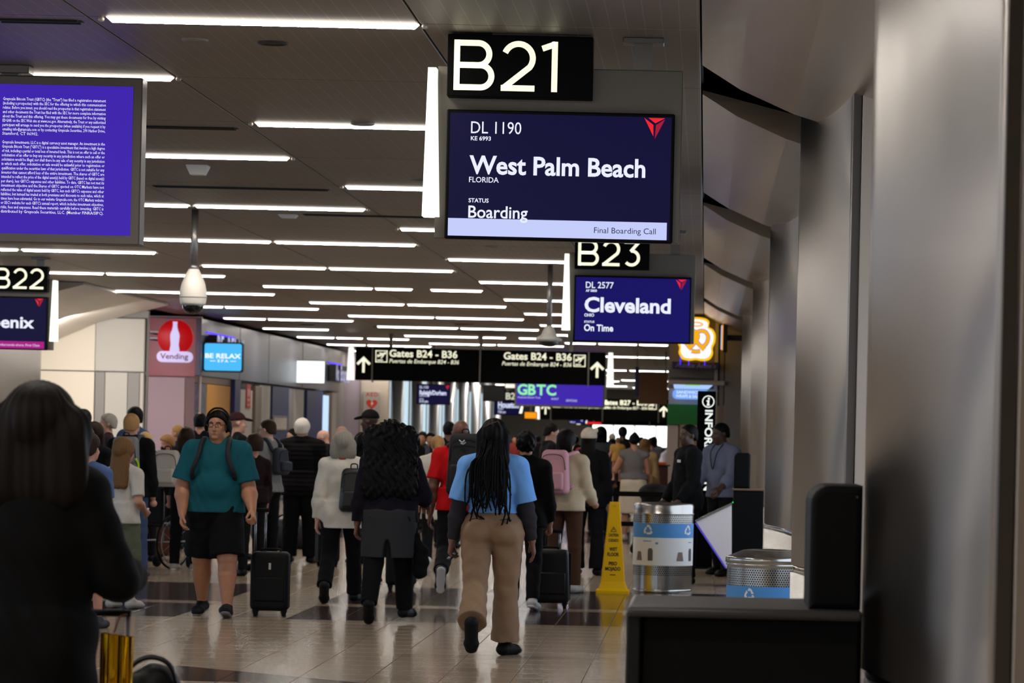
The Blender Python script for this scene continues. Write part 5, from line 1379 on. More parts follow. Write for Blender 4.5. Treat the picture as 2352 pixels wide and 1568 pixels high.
# wet floor cone
c = on_floor(1406, 1363); t = thing('wet_floor_cone', 'yellow wet floor cone sign standing beside the tall recycling bin', 'warning sign', (c.x, c.y + 0.15, 0)); k = c.y / FPX
def frust(mb, secs):
    rings = []
    for hw, hd, zz in secs:
        rings.append([mb.bm.verts.new(p) for p in ((-hw, -hd, zz), (hw, -hd, zz), (hw, hd, zz), (-hw, hd, zz))])
    fs = []
    for a, b in zip(rings, rings[1:]):
        for i in range(4): fs.append(mb.bm.faces.new((a[i], a[(i + 1) % 4], b[(i + 1) % 4], b[i])))
    fs.append(mb.bm.faces.new(rings[-1])); fs.append(mb.bm.faces.new(rings[0][::-1]))
    bmesh.ops.recalc_face_normals(mb.bm, faces=fs)
    bmesh.ops.bevel(mb.bm, geom=[e for e in {e for f in fs for e in f.edges} if abs(e.verts[0].co.z - e.verts[1].co.z) > 0.001], offset=0.008, segments=2, affect='EDGES')
    return mb
body = frust(MB(), [(0.165, 0.155, 0.0), (0.165, 0.155, 0.03), (0.140, 0.132, 0.05), (0.118, 0.112, 0.12), (0.052, 0.05, 0.895), (0.046, 0.044, 0.915)]).build('body', M_YEL, t)
MB().lathe([(0.0001, -0.054), (0.007, -0.054), (0.007, -0.045)], 10, Matrix.Translation((0.004, 0.003, 0.872)) @ Matrix.Rotation(PI / 2, 4, 'X') @ Matrix.Translation((0, 0, 0.105)), caps=False).build('rivet', M_INK, body)
m = MB(); tilt = math.atan2(0.112 - 0.05, 0.775)
def fz(py): return (1363 - py) * k
def cone_text(s, py, h, w):
    zz = fz(py); y = -(0.112 - (zz - 0.12) * 0.08) - 0.004
    put_text(m, s, 0, 0, h, 0, w, bold=0.028, align='C', rot=Matrix.Translation((0, y, zz)) @ Matrix.Rotation(-tilt, 4, 'X'))
for s, py, h, w in (('CAUTION', 1232, 0.028, 0.098), ('CUIDADO', 1244, 0.028, 0.102), ('WET', 1265, 0.034, 0.078), ('FLOOR', 1277, 0.034, 0.116), ('PISO', 1298, 0.034, 0.082), ('MOJADO', 1310, 0.034, 0.152), ('----', 1323, 0.04, 0.055)): cone_text(s, py, h, w)
zz = fz(1221); y = -(0.112 - (zz - 0.12) * 0.08) - 0.005
for a, b in (((-0.028, 0), (0.028, 0)), ((0.028, 0), (0, 0.048)), ((0, 0.048), (-0.028, 0)), ((0, 0.016), (0.0, 0.032))): m.tube([(a[0], y, zz + a[1]), (b[0], y + 0.08 * b[1] * 0 + 0.002, zz + b[1])], 0.0022, 4)
m.build('lettering', M_INK, body)

# information pillar
Yi = 42.0; c, w, h = px_rect(1598, 899, 1640, 1312, Yi)
t = thing('information_pillar', 'tall black pillar sign reading Information in white down its face', 'sign', (c.x, Yi, 0))
zt_ = at(1618, 898, Yi).z
MB().box((-w / 2, -0.06, 0.02), (w / 2, 0.16, zt_), 0.006).build('case', M_BLACK, t); MB().box((-w / 2 - 0.1, -0.2, 0), (w / 2 + 0.1, 0.3, 0.02), 0.005).build('foot_plate', M_POD, t)
m = MB(); M_INF = glow('information white', (240, 244, 240), 1.0)
zi = at(1622, 922, Yi).z
m.tube([(0.02 + 0.068 * math.cos(a), -0.062, zi + 0.068 * math.sin(a)) for a in np.linspace(0, 2 * PI, 33)[:-1]], 0.007, 4, True)
m.lathe([(0.0001, -0.066), (0.014, -0.066), (0.014, -0.06)], 12, Matrix.Translation((0.026, 0, zi + 0.036)) @ Matrix.Rotation(PI / 2, 4, 'X') @ Matrix.Translation((0, 0, 0.128)), caps=False)
m.poly([(x + 0.02, -0.0635, z_ + zi) for x, z_ in ((-0.024, 0.014), (0.014, 0.020), (0.010, -0.032), (0.022, -0.034), (0.014, -0.05), (-0.022, -0.05), (-0.016, -0.034), (-0.010, -0.006), (-0.022, 0.002))][::-1])
me, bb = text_mesh('INFORMATION', 0.03)
zs = at(1622, 941, Yi).z - 0.0; Lh = 0.086
s = (0.97) / (bb[2] - bb[0])
M = Matrix(((0, Lh / 0.682, 0, -0.012), (0, 0, 0, -0.0635), (-s, 0, 0, zs + bb[0] * s), (0, 0, 0, 1))); M[1][2] = -1e-3
m.add_mesh(me, M); m.build('lettering', M_INF, t)

# queue barrier
def stanchion(label, x, y):
    t = thing('stanchion', label, 'queue post', (x, y, 0), 0, 'queue barrier posts')
    MB().lathe([(0.0001, 0.03), (0.05, 0.028), (0.17, 0.012), (0.175, 0.0)], 24, caps=False).build('base', M_RUB, t); MB().tube([(0, 0, 0.02), (0, 0, 0.93)], 0.032, 14).build('post', mat('post black', (20, 20, 21), 0.35, 0.3), t); MB().lathe([(0.036, 0.84), (0.036, 0.94), (0.028, 0.955), (0.0001, 0.957)], 16, caps=False).build('head', M_RUB, t)
Yb_ = 42.5; xa = at(1402, 1134, Yb_).x; xb = at(1490, 1134, Yb_).x
stanchion('black queue post behind the yellow cone', xa, Yb_); stanchion('black queue post behind the tall recycling bin', xb + 0.35, Yb_)
for nm, py, hh in (('upper', 1134, 0.030), ('lower', 1203, 0.028)):
    zz = at(1450, py, Yb_).z
    o = MB().box((xa + 0.03, -0.004, -hh), (xb + 0.32, 0.004, hh)).build('queue_belt', M_RUB, None, '%s black belt of the queue barrier behind the cone' % nm, 'belt', 'queue belts', loc=(0, Yb_, zz))

# luggage
def suitcase(label, x, y, rz, w, d, h, m, tube_top, tag_=False, ribs=False, dark=False, soft=False, wheels=4, handle=True, name='suitcase', wz=0.05, taper=0.0, hx=None):
    t = thing(name, label, 'suitcase', (x, y, 0), rz)
    b = MB(); b.box((-w / 2, -d / 2, wz), (w / 2, d / 2, h), 0.045, seg=4)
    if taper:
        for v in b.bm.verts: v.co.x *= 1 - taper * (v.co.z - wz) / (h - wz)
    sh = b.build('shell', m, t)
    if ribs:
        for i in range(5):
            xx = -w / 2 + w * (i + 1) / 6; MB().box((xx - 0.008, -d / 2 - 0.004, wz + 0.07), (xx + 0.008, d / 2 + 0.004, h - 0.07), 0.003).build('rib', m, sh)
    MB().box((-w / 2 - 0.003, -0.006, wz + 0.03), (w / 2 + 0.003, 0.006, h - 0.03), 0.002).build('zip_seam', M_RUB, sh)
    if soft: MB().box((-w * 0.4, -d / 2 - 0.018, wz + 0.08), (w * 0.4, -d / 2 + 0.02, h * 0.62), 0.016, seg=2).build('front_pocket', m, sh)
    MB().tube(catmull([Vector((-0.08, 0.0, h - 0.005)), Vector((-0.07, 0.0, h + 0.018)), Vector((0.07, 0.0, h + 0.018)), Vector((0.08, 0, h - 0.005))], 4), 0.009, 8).build('carry_grip', M_RUB, t)
    for i in range(wheels):
        sx, sy = (-1, 1)[i % 2], (-1, 1)[i // 2]
        wx, wy = sx * (w / 2 - 0.045), sy * (d / 2 - 0.04)
        q = MB().lathe([(0.008, -0.014), (0.024, -0.014), (0.0255, 0), (0.024, 0.014), (0.008, 0.014)], 16, Matrix.Translation((wx, wy, 0.0255)) @ Matrix.Rotation(PI / 2, 4, 'Y')).build('wheel', M_RUB, t)
        MB().box((wx - 0.022, wy - 0.018, 0.028), (wx + 0.022, wy + 0.018, wz + 0.02), 0.006).build('fork', M_RUB, q)
    if handle:
        hw = w * 0.13 if w < 0.36 else w * 0.22
        hd = MB()
        ox = -w * 0.12 * (w < 0.36) if hx is None else hx
        for s in (-1, 1): hd.tube([(s * hw + ox, d * 0.3, h - 0.04), (s * hw + ox, d * 0.3, tube_top)], 0.010, 10)
        hd.build('telescopic_tube', M_TUBE, t)
        MB().tube([(ox - hw - 0.025, d * 0.3, tube_top), (ox + hw + 0.025, d * 0.3, tube_top)], 0.018, 10).build('grip', M_RUB, t)
    if tag_: MB().box((-0.01, -d / 2 - 0.006, h * 0.73), (0.01, -d / 2 - 0.002, h * 0.73 + 0.055), 0.002).build('label_plate', mat('tag pale', (190, 188, 182), 0.5), t)
    return t
c = on_floor(615, 1417); suitcase('black spinner suitcase with a white tag wheeled by the man in teal', c.x, c.y + 0.12, 0.06, 0.325, 0.22, 0.545, M_LUG, 0.89, tag_=True, soft=True, hx=-0.095)
c = on_floor(1258, 1398); suitcase('large dark brown suitcase behind the khaki trousers', c.x, c.y + 0.14, 0, 0.385, 0.26, 0.535, mat('luggage brown black', (20, 17, 16), 0.5, spec=0.25, bump=0.1, bscale=200), 0.70, soft=True, taper=0.1, wheels=4)
c = on_floor(918, 1357); suitcase('small black suitcase behind the grey skirt', c.x, c.y + 0.12, 0, 0.30, 0.2, 0.50, M_LUG, 0.70)
c = on_floor(748, 1302); suitcase('black upright suitcase between the puffer jacket and the white sweater', c.x, c.y + 0.15, 0.3, 0.26, 0.24, 0.62, M_LUG, 0.86, dark=True)
c = on_floor(375, 1287); suitcase('black suitcase with an orange front on the floor by the wheelchair', c.x, c.y + 0.2, 0, 0.24, 0.24, 0.44, mat('luggage orange', (84, 38, 12), 0.6), 0.6, handle=False)
c = on_floor(655, 1262)
t = thing('duffel_bag', 'low dark duffel bag lying on the floor beyond the puffer jacket', 'bag', (c.x, c.y + 0.3, 0)); S = Soft(); S.cap((-0.30, 0, 0.20), (0.30, 0, 0.20), 0.19, 0.19, 0.03); S.cap((-0.28, 0, 0.08), (0.28, 0, 0.08), 0.08, 0.08, 0.05); S.plane((0, 0, 0), (0, 0, -1)); S.obj('bag_body', 0.016, mat('duffel navy', (22, 23, 32), 0.7), t)
MB().tube(catmull([Vector((-0.15, -0.05, 0.38)), Vector((-0.08, -0.08, 0.44)), Vector((0.08, -0.08, 0.44)), Vector((0.15, -0.05, 0.38))], 4), 0.012, 6).build('grip', M_RUB, t)
# the front traveller's case with a bag on top and a gold gift bag on its handle
Yf = 11.25
cx = at(330, 1500, Yf).x
t = thing('suitcase', 'black suitcase at the lower left corner under the black handbag', 'suitcase', (cx, Yf + 0.08, 0), 0)
MB().box((-0.15, -0.12, 0.05), (0.17, 0.12, 0.55), 0.04, seg=3).build('shell', M_LUG, t)
for sx in (-1, 1):
    for sy in (-1, 1): MB().lathe([(0.008, -0.014), (0.025, -0.014), (0.0255, 0), (0.025, 0.014), (0.008, 0.014)], 14, Matrix.Translation((0.01 + sx * 0.11, sy * 0.08, 0.0255)) @ Matrix.Rotation(PI / 2, 4, 'Y')).build('wheel', M_RUB, t)
hx = at(288, 1480, Yf - 0.12).x - cx; hz = at(290, 1408, Yf - 0.1).z
tb = MB(); tb.tube([(hx, -0.17, 0.42), (hx + 0.004, -0.18, hz)], 0.0085, 10); tb.tube([(hx - 0.13, -0.17, 0.42), (hx - 0.126, -0.18, hz)], 0.0085, 10); tb.build('telescopic_tube', M_TUBE, t)
MB().box((hx - 0.14, -0.185, 0.40), (hx + 0.012, -0.11, 0.44), 0.006).build('tube_guide', M_RUB, t)
MB().tube([(hx - 0.14, -0.18, hz), (hx + 0.012, -0.18, hz)], 0.012, 10).build('grip', M_RUB, t)
c = at(352, 1545, Yf); t = thing('handbag', 'slouching black handbag with arched handles on the front suitcase', 'bag', (c.x, Yf + 0.08, 0.551))
zb = at(352, 1528, Yf).z - 0.551
S = Soft(); S.ell((-0.02, 0, zb * 0.42), (0.115, 0.09, zb * 0.52), None, 0.04); S.ell((0.09, 0, zb * 0.34), (0.06, 0.06, zb * 0.40), None, 0.03); S.ell((0.0, 0, zb * 0.82), (0.06, 0.05, 0.04), None, 0.05); S.plane((0, 0, 0.002), (0, 0, -1))
S.wob = lambda x, y, z: 0.006 * np.sin(x * 50 + z * 30) * np.sin(y * 40 + z * 22)
S.obj('bag_body', 0.007, mat('handbag leather', (8, 8, 8), 0.5, spec=0.2), t)
for yy, dx in ((-0.05, 0.0), (0.03, -0.012)): MB().tube(catmull([Vector((-0.10 + dx, yy, zb * 0.70)), Vector((-0.07 + dx, yy - 0.02, zb * 0.98)), Vector((-0.01 + dx, yy - 0.025, zb * 1.09)), Vector((0.05 + dx, yy - 0.02, zb * 1.0)), Vector((0.075 + dx, yy, zb * 0.72))], 6), 0.006, 8).build('handle', mat('handbag strap', (10, 10, 11), 0.5, spec=0.2), t)
c = at(268, 1505, Yf - 0.2); t = thing('gift_bag', 'shiny gold gift bag hanging from the front suitcase handle', 'bag', (c.x, Yf - 0.16, at(268, 1568, Yf).z - 0.09))
x0, x1 = at(228, 1500, Yf - .2).x - c.x, at(299, 1500, Yf - .2).x - c.x; zt_ = at(270, 1455, Yf - .2).z - t.location.z
V = []; n = 14
for i in range(n + 1):
    f = i / n; xx = x0 + (x1 - x0) * f; yy = -0.03 + 0.010 * math.sin(f * 15)
    V += [(xx * 0.96, yy, 0.0), (xx, yy + 0.008 * math.sin(f * 23), zt_ * 0.5), (xx, yy + 0.006 * math.sin(f * 31 + 1), zt_ - 0.012 * f)]
nv = len(V); V += [(a, b + 0.05, c_) for a, b, c_ in V]
F = []
for i in range(n):
    for j in range(2):
        q0 = i * 3 + j; F += [(q0, q0 + 3, q0 + 4, q0 + 1), (nv + q0, nv + q0 + 1, nv + q0 + 4, nv + q0 + 3)]
for j in range(2):
    for q0 in (j, n * 3 + j): F.append((q0, q0 + 1, nv + q0 + 1, nv + q0))
for i in range(n): F.append((i * 3, nv + i * 3, nv + i * 3 + 3, i * 3 + 3))
link(bpy.data.objects.new('foil_body', np_mesh('foil_body', V, F, mat('gold foil', (212, 160, 20), 0.18, 0.9), True)), t)
for dx in (-0.012, 0.012): MB().tube(catmull([Vector((x0 * 0.3, dx, zt_)), Vector((0.0, dx, zt_ + 0.05)), Vector((0.022, dx, at(290, 1412, Yf - .2).z - t.location.z))], 6), 0.0018, 5).build('cord', mat('bag cord', (150, 80, 60), 0.6), t)

# wheelchair behind the man in jeans
c = at(352, 1200, 38.4)
t = thing('wheelchair', 'wheelchair with a large spoked wheel waiting beside the man in jeans', 'wheelchair', (c.x, 38.4, 0), -0.5)
for s in (-1, 1):
    w_ = MB().tube([(s * 0.28, 0.29 * math.cos(a), 0.30 + 0.29 * math.sin(a)) for a in np.linspace(0, 2 * PI, 33)[:-1]], 0.013, 6, True).build('wheel', M_RUB, t)
    b = MB(); b.tube([(s * 0.31, 0.25 * math.cos(a), 0.30 + 0.25 * math.sin(a)) for a in np.linspace(0, 2 * PI, 33)[:-1]], 0.006, 5, True); b.build('hand_rim', M_TUBE, w_)
    b = MB()
    for i in range(12): b.tube([(s * 0.28, 0, 0.30), (s * 0.28, 0.28 * math.cos(i * PI / 6), 0.30 + 0.28 * math.sin(i * PI / 6))], 0.002, 4)
    b.build('spoke', M_TUBE, w_)
    b = MB(); b.tube([(s * 0.23, -0.2, 0.95), (s * 0.23, -0.12, 0.9), (s * 0.23, -0.12, 0.3), (s * 0.23, 0.36, 0.3), (s * 0.23, 0.42, 0.1)], 0.012, 6); b.tube([(s * 0.23, -0.12, 0.7), (s * 0.23, 0.28, 0.7), (s * 0.23, 0.3, 0.48)], 0.014, 6); b.build('side_frame', M_TUBE, t)
    MB().lathe([(0.01, -0.012), (0.07, -0.012), (0.072, 0), (0.07, 0.012), (0.01, 0.012)], 16, Matrix.Translation((s * 0.23, 0.38, 0.072)) @ Matrix.Rotation(PI / 2, 4, 'Y')).build('caster', M_RUB, t)
MB().box((-0.23, -0.1, 0.46), (0.23, 0.32, 0.5), 0.015).build('seat', M_LUG, t); MB().box((-0.23, -0.15, 0.5), (0.23, -0.11, 0.9), 0.015).build('backrest', M_LUG, t)

# counter with an orange tray, and a stroller, beyond the queue belts
c = at(1512, 1100, 60.0)
t = thing('snack_counter', 'dark red snack counter beyond the queue barrier', 'counter', (c.x, 60.0, 0))
MB().box((-0.22, -0.25, 0), (0.16, 0.25, at(1512, 1067, 60).z - 0.02), 0.01).build('body', mat('counter dark red', (66, 24, 22), 0.5), t); MB().box((-0.25, -0.28, at(1512, 1067, 60).z - 0.02), (0.2, 0.28, at(1512, 1067, 60).z), 0.005).build('counter_top', M_DARK, t)
zz = at(1512, 1067, 60).z
t = thing('orange_tray', 'bright orange tray on the dark red snack counter', 'tray', (c.x, 59.85, zz))
MB().box((-0.13, -0.1, 0), (0.13, 0.12, 0.02), 0.006).build('tray_base', mat('tray orange', (226, 104, 16), 0.45), t); MB().box((-0.135, -0.105, 0.012), (0.135, -0.09, 0.05), 0.004).build('tray_lip', mat('tray orange', (226, 104, 16), 0.45), t)
c = at(1500, 1150, 46.5)
t = thing('stroller', 'dark folded hood stroller behind the tall recycling bin', 'stroller', (c.x, 46.5, 0))
S = Soft(); S.ell((0.0, 0, 0.82), (0.20, 0.22, 0.13), None, 0.04); S.cap((-0.05, 0, 0.55), (0.1, 0, 0.75), 0.18, 0.16, 0.05); S.obj('hood', 0.02, mat('stroller cloth', (16, 12, 12), 0.7, spec=0.2), t)
b = MB(); b.tube([(-0.22, -0.2, 0.06), (0.1, -0.2, 0.7), (0.26, -0.2, 0.98), (0.26, 0.2, 0.98), (0.1, 0.2, 0.7), (-0.22, 0.2, 0.06)], 0.013, 6); b.tube([(0.24, -0.2, 0.06), (-0.05, -0.2, 0.5)], 0.012, 6); b.tube([(0.24, 0.2, 0.06), (-0.05, 0.2, 0.5)], 0.012, 6); b.build('frame', M_TUBE, t)
for sx, sy in ((-0.22, -0.2), (-0.22, 0.2), (0.24, -0.2), (0.24, 0.2)): MB().lathe([(0.01, -0.015), (0.07, -0.015), (0.073, 0), (0.07, 0.015), (0.01, 0.015)], 16, Matrix.Translation((sx, sy, 0.073)) @ Matrix.Rotation(PI / 2, 4, 'X')).build('wheel', M_RUB, t)

# ================================================================== people
PEOPLE = {}
CL = {}
def cloth(rgb, rough=0.85, name=None):
    if max(rgb) < 48: rgb = tuple(int(v * 0.55) for v in rgb)
    return mat('cloth %02x%02x%02x' % rgb, rgb, rough, spec=0.15, noise=0.10, nscale=60, bump=0.06, bscale=160)
HAIRC = {'black': (7, 6, 6), 'dark': (20, 14, 11), 'brown': (46, 31, 21), 'lbrown': (120, 88, 56), 'blond': (184, 146, 92), 'grey': (150, 142, 132), 'white': (214, 206, 194), 'sand': (170, 128, 80)}
def hairm(c): return mat('hair ' + c, HAIRC[c], 0.55, noise=0.25, nscale=90, spec=0.12)
def person(label, px, top, Y, face, H=None, group=None, **kw):
    loc = at(px, 1100, Y); loc.z = 0
    H = H or at(px, top, Y).z
    r = thing('person', label, 'person', loc, face * D2R, group)
    p = Person(H=H, **kw); p.root = r
    p.h = 0.0075 if Y < 33.5 else (0.011 if Y < 46 else 0.016)
    return r, p
def world(r, v): return Matrix.Translation(r.location) @ Matrix.Rotation(r.rotation_euler[2], 4, 'Z') @ Vector(v)
def backpack(r, p, label, m, w=0.28, h=0.44, d=0.15, zc=0.19, m2=None, side=0.0, straps=True, pocket=True, yoff=0.014, cat='backpack', trim=None):
    """worn on the back; its own object, standing where it hangs"""
    H = p.H; b0 = np.array(p.T((side, -0.066 * p.w ** 0.5 - yoff, zc))) * H - np.array((0, d / 2, h / 2))
    t = thing('backpack', label, cat, world(r, b0), r.rotation_euler[2])
    b = MB(); b.box((-w / 2, -d / 2, 0), (w / 2, d / 2, h), 0.05, seg=4)
    for v in b.bm.verts:
        f = v.co.z / h; v.co.x *= 1.0 - 0.18 * max(0, f - 0.5) * 2; v.co.y = v.co.y * (1.0 - 0.25 * f) + 0.02 * f
    sh = b.build('pack_body', m, t)
    if pocket:
        MB().box((-w * 0.38, -d / 2 - 0.035, 0.04), (w * 0.38, -d / 2 + 0.03, h * 0.5), 0.025, seg=3).build('front_pocket', m2 or m, sh)
        MB().tube(catmull([Vector((-w * 0.42, -d * 0.33, h * 0.55)), Vector((-w * 0.3, -d * 0.42, h * 0.86)), Vector((w * 0.3, -d * 0.42, h * 0.86)), Vector((w * 0.42, -d * 0.33, h * 0.55))], 5), 0.004, 5).build('zip', M_RUB, sh)
    MB().tube(catmull([Vector((-0.03, 0.03, h - 0.01)), Vector((-0.025, 0.02, h + 0.035)), Vector((0.025, 0.02, h + 0.035)), Vector((0.03, 0.03, h - 0.01))], 4), 0.006, 6).build('grab_loop', M_RUB, t)
    if trim: MB().tube(catmull([Vector((w * 0.46, -d * 0.45, 0.10)), Vector((w * 0.50, -d * 0.2, 0.2)), Vector((w * 0.44, -d * 0.45, h * 0.55))], 5), 0.012, 5).build('trim', trim, t)
    if straps:
        for i, s in enumerate((-1, 1)):
            sh_ = p.sho[i] * H - b0; nx = s * 0.062 * H * p.shw
            fr = 0.064 * H * p.w ** 0.6 + 0.012 + p.belly * H * 0.5
            top = p.T((0.058 * s * p.shw, -0.01, 0.355 if True else 0)) * H - b0
            pts = [(nx * 0.9 - b0[0] * 0, d / 2 - 0.01, h * 0.86), tuple(p.T((0.06 * s, -0.035, 0.338)) * H - b0), tuple(p.T((0.065 * s, 0.03, 0.332)) * H - b0 + np.array((0, 0.012, 0.0))), tuple(p.T((0.072 * s, 0.066 * p.w ** 0.6, 0.26)) * H - b0 + np.array((0, 0.02, 0))), tuple(p.T((0.083 * s * p.w ** 0.6, 0.060 * p.w ** .6, 0.17)) * H - b0 + np.array((0, 0.02, 0))), (s * w * 0.45, d / 2, 0.06)]
            MB().tube(catmull([Vector(q) for q in pts], 5), 0.021, 6).build('strap', m2 or m, t)
    return t
BLK = (17, 16, 17)
def dress(r, p, skin, top, bottom, shoes=BLK, hair=None, hands=(False, False), sole=None, sock=None, glasses=False, feet=True):
    """top: dict for Person.top plus rgb; bottom: dict plus rgb"""
    h = p.h
    p.body(r, h, skin, hands)
    tk = dict(top); rgb = tk.pop('rgb'); nm = tk.pop('name', 'shirt'); p.top(r, nm, cloth(rgb), h, **tk)
    if bottom:
        bk = dict(bottom); rgb = bk.pop('rgb'); kind = bk.pop('kind', 'trousers')
        (p.trousers if kind != 'skirt' else p.skirt)(r, cloth(rgb), h, **(dict(name=kind) | bk))
    if shoes: p.shoes(r, mat('shoe %02x%02x%02x' % shoes, tuple(int(v * 0.5) for v in shoes) if max(shoes) < 50 else shoes, 0.55, spec=0.2), max(0.007, h * 0.8), mat('sole %02x%02x%02x' % sole, sole, 0.6) if sole else None, sock=mat('sock white', (206, 204, 202), 0.8) if sock else None)
    if hair:
        hk = dict(hair); col = hk.pop('c'); p.hair(r, hairm(col), h, **hk)
    if glasses: p.glasses(r)
T_ = lambda rgb, **k: dict(rgb=rgb, **k)

# --- the woman in the blue tee and khakis, mid step
r, p = person('woman in light blue tee and khaki trousers walking away with long black braids', 1133, 962, 24.75, 0, w=1.16, limb=1.12, hips=1.27, spread=-0.5, hip=(-17, 11), knee=(36, 5), toe=(70, 0), arm=(-4, 2), out=(13, 13), elbow=(6, 12), swing=(3, 3), bust=0.8, curl=(0.75, 0.3), head=(4, -4), footyaw=(0, 28))
p.h = 0.0065
H = p.H
p.body(r, p.h, 'brown', (True, True))
for i in (0, 1):
    S = Soft(); p.arm(S, i, 0.008, 0, 1.98); S.wob = lambda x, y, z: 0.002 * np.sin(z * 90 + x * 30)
    S.obj('undershirt_sleeve', p.h, cloth((46, 44, 49)), r)
p.top(r, 'tee_shirt', cloth((112, 166, 232)), p.h, inf=0.017, sleeve=0.88, hem=0.085, folds=0.0022, bulk=1.08, loose=1.15)
p.trousers(r, cloth((140, 113, 89)), p.h, inf=0.010, length=1.93, flare=0.020, folds=0.0040, waist=0.10)
p.shoes(r, mat('shoe navy black', (9, 10, 13), 0.65, spec=0.2), 0.006, None, sock=mat('sock white', (206, 204, 202), 0.8))
for s in (-1, 1):
    b = MB(); b.tube(catmull([Vector(p.T((s * 0.038, -0.092, 0.058)) * H), Vector(p.T((s * 0.062, -0.088, 0.062)) * H), Vector(p.T((s * 0.086, -0.072, 0.058)) * H)], 4), 0.004, 5); b.build('back_pocket', mat('pocket shade', (70, 54, 42), 0.8), r)
hr = p.hair(r, hairm('black'), p.h, 'long', vol=0.012, length=0.23, width=0.064, amp=0.003, freq=40)
rng = random.Random(3)
for i in range(60):
    a = rng.uniform(-1, 1); sd = rng.uniform(0, 1)
    p0 = np.array(p.Hd((a * 0.046, -0.038 - 0.014 * sd, 0.078 - 0.05 * abs(a))))
    L = rng.uniform(0.23, 0.35); x1 = a * 0.086 - 0.016 + rng.uniform(-0.012, 0.012)
    yb = -0.085 * (1 - 0.15 * abs(a)) - 0.010 * sd
    z1 = p0[2] - L
    pts = [p0, np.array((p0[0] * 1.25, p0[1] - 0.016, p0[2] - 0.06)), np.array((x1 * 0.95, p0[1] * 0.5 + yb * 0.5 - 0.02, p0[2] - L * 0.45)), np.array((x1, yb - 0.018, p0[2] - L * 0.8)), np.array((x1 + rng.uniform(-0.02, 0.02), yb - 0.012, z1))]
    if i % 6 == 0: pts.append(np.array((x1 + rng.uniform(-0.02, 0.02), yb - 0.02, z1 - 0.02))); pts.append(np.array((x1 + rng.uniform(-0.015, 0.015), yb - 0.03, z1 - 0.008)))
    sm = catmull([Vector(q * H) for q in pts], 7); MB().tube(sm, lambda f: 0.0082 * (1 - 0.35 * f) * (1 + 0.14 * math.sin(f * 70)), 6).build('braid', hairm('black'), hr)
b = MB()
for q in ([(-0.030, -0.052, 0.085), (-0.008, -0.052, 0.098), (0.018, -0.044, 0.107)], [(0.004, -0.055, 0.080), (-0.002, -0.047, 0.104), (-0.006, -0.02, 0.1165)], [(0.030, -0.046, 0.086), (0.022, -0.035, 0.103), (0.012, -0.01, 0.117)]):
    b.tube([Vector(np.array(p.Hd((np.array(x) - (0, -0.004, 0.062)) * 1.15 + (0, -0.006, 0.064))) * H) for x in q], 0.0022, 5)
b.build('parting', mat('scalp', (86, 58, 46), 0.6), hr)
hp = p.handpos(0); f, fw, inn = p.hf[0]
q = world(r, hp + f * 0.03 + inn * 0.028)
t = thing('phone', 'dark smartphone held in the hand of the woman in blue', 'phone', q, 0.25)
MB().box((-0.012, -0.07, -0.038), (-0.004, 0.07, 0.036), 0.003, M=Matrix.Rotation(0.9, 4, 'Y')).build('case', mat('phone case', (16, 15, 18), 0.2), t); MB().box((-0.0035, -0.066, -0.034), (-0.0028, 0.066, 0.032), 0, M=Matrix.Rotation(0.9, 4, 'Y')).build('glass', mat('phone glass', (10, 10, 14), 0.05, coat=0.6), t)

# --- the man in teal, coming this way
r, p = person('man in teal tee, black shorts, glasses and headphones walking toward the viewer', 497, 942, 29.0, 177, w=1.42, limb=1.42, belly=0.014, hip=(12, -9), knee=(4, 14), toe=(-12, 10), arm=(4, 6), out=(15, 16), elbow=(34, 14), swing=(8, -12), curl=(0.95, 0.5), shw=0.98, head=(6, 0), spread=5)
p.h = 0.0062; H = p.H
p.body(r, p.h, 'tan', (True, True)); p.eyes(r); p.glasses(r, mat('spectacle frame brown', (58, 28, 24), 0.3))
p.top(r, 'tee_shirt', cloth((20, 82, 92)), p.h, inf=0.018, sleeve=0.88, hem=-0.012, folds=0.0025, bulk=1.05, loose=1.2, tilt=0.0)
p.trousers(r, cloth((18, 18, 20)), p.h, inf=0.014, length=0.93, flare=0.012, name='shorts', waist=0.07)
p.shoes(r, mat('shoe charcoal', (16, 17, 18), 0.7, spec=0.2), 0.006, mat('sole grey', (120, 116, 118), 0.6))
p.hair(r, hairm('black'), p.h, 'short', vol=0.0095, amp=0.002, freq=70)
o = MB().tube(catmull([Vector(np.array(p.Hd(x)) * H) for x in ((0.055, 0, 0.06), (0.050, 0.0, 0.10), (0.025, 0.0, 0.126), (0, 0, 0.131), (-0.025, 0, 0.126), (-0.050, 0, 0.10), (-0.055, 0, 0.06))], 5), 0.009, 8).build('headphones', M_RUB, r)
for s in (-1, 1):
    S = Soft(); S.ell(np.array(p.Hd((0.056 * s, -0.004, 0.046))) * H, np.array((0.012, 0.026, 0.030)) * H, p.Rh, 0.01); S.obj('ear_cup', 0.006, M_RUB, o)
b = MB(); g = mat('shirt print', (52, 92, 100), 0.8)
for z, w_ in ((0.272, 0.10), (0.225, 0.075)):
    y = 0.072 * p.w ** 0.6 + 0.03
    pass
backpack(r, p, 'black backpack worn by the man in teal, straps over his shoulders', mat('backpack black', (15, 15, 16), 0.75), w=0.32, h=0.46, d=0.16)

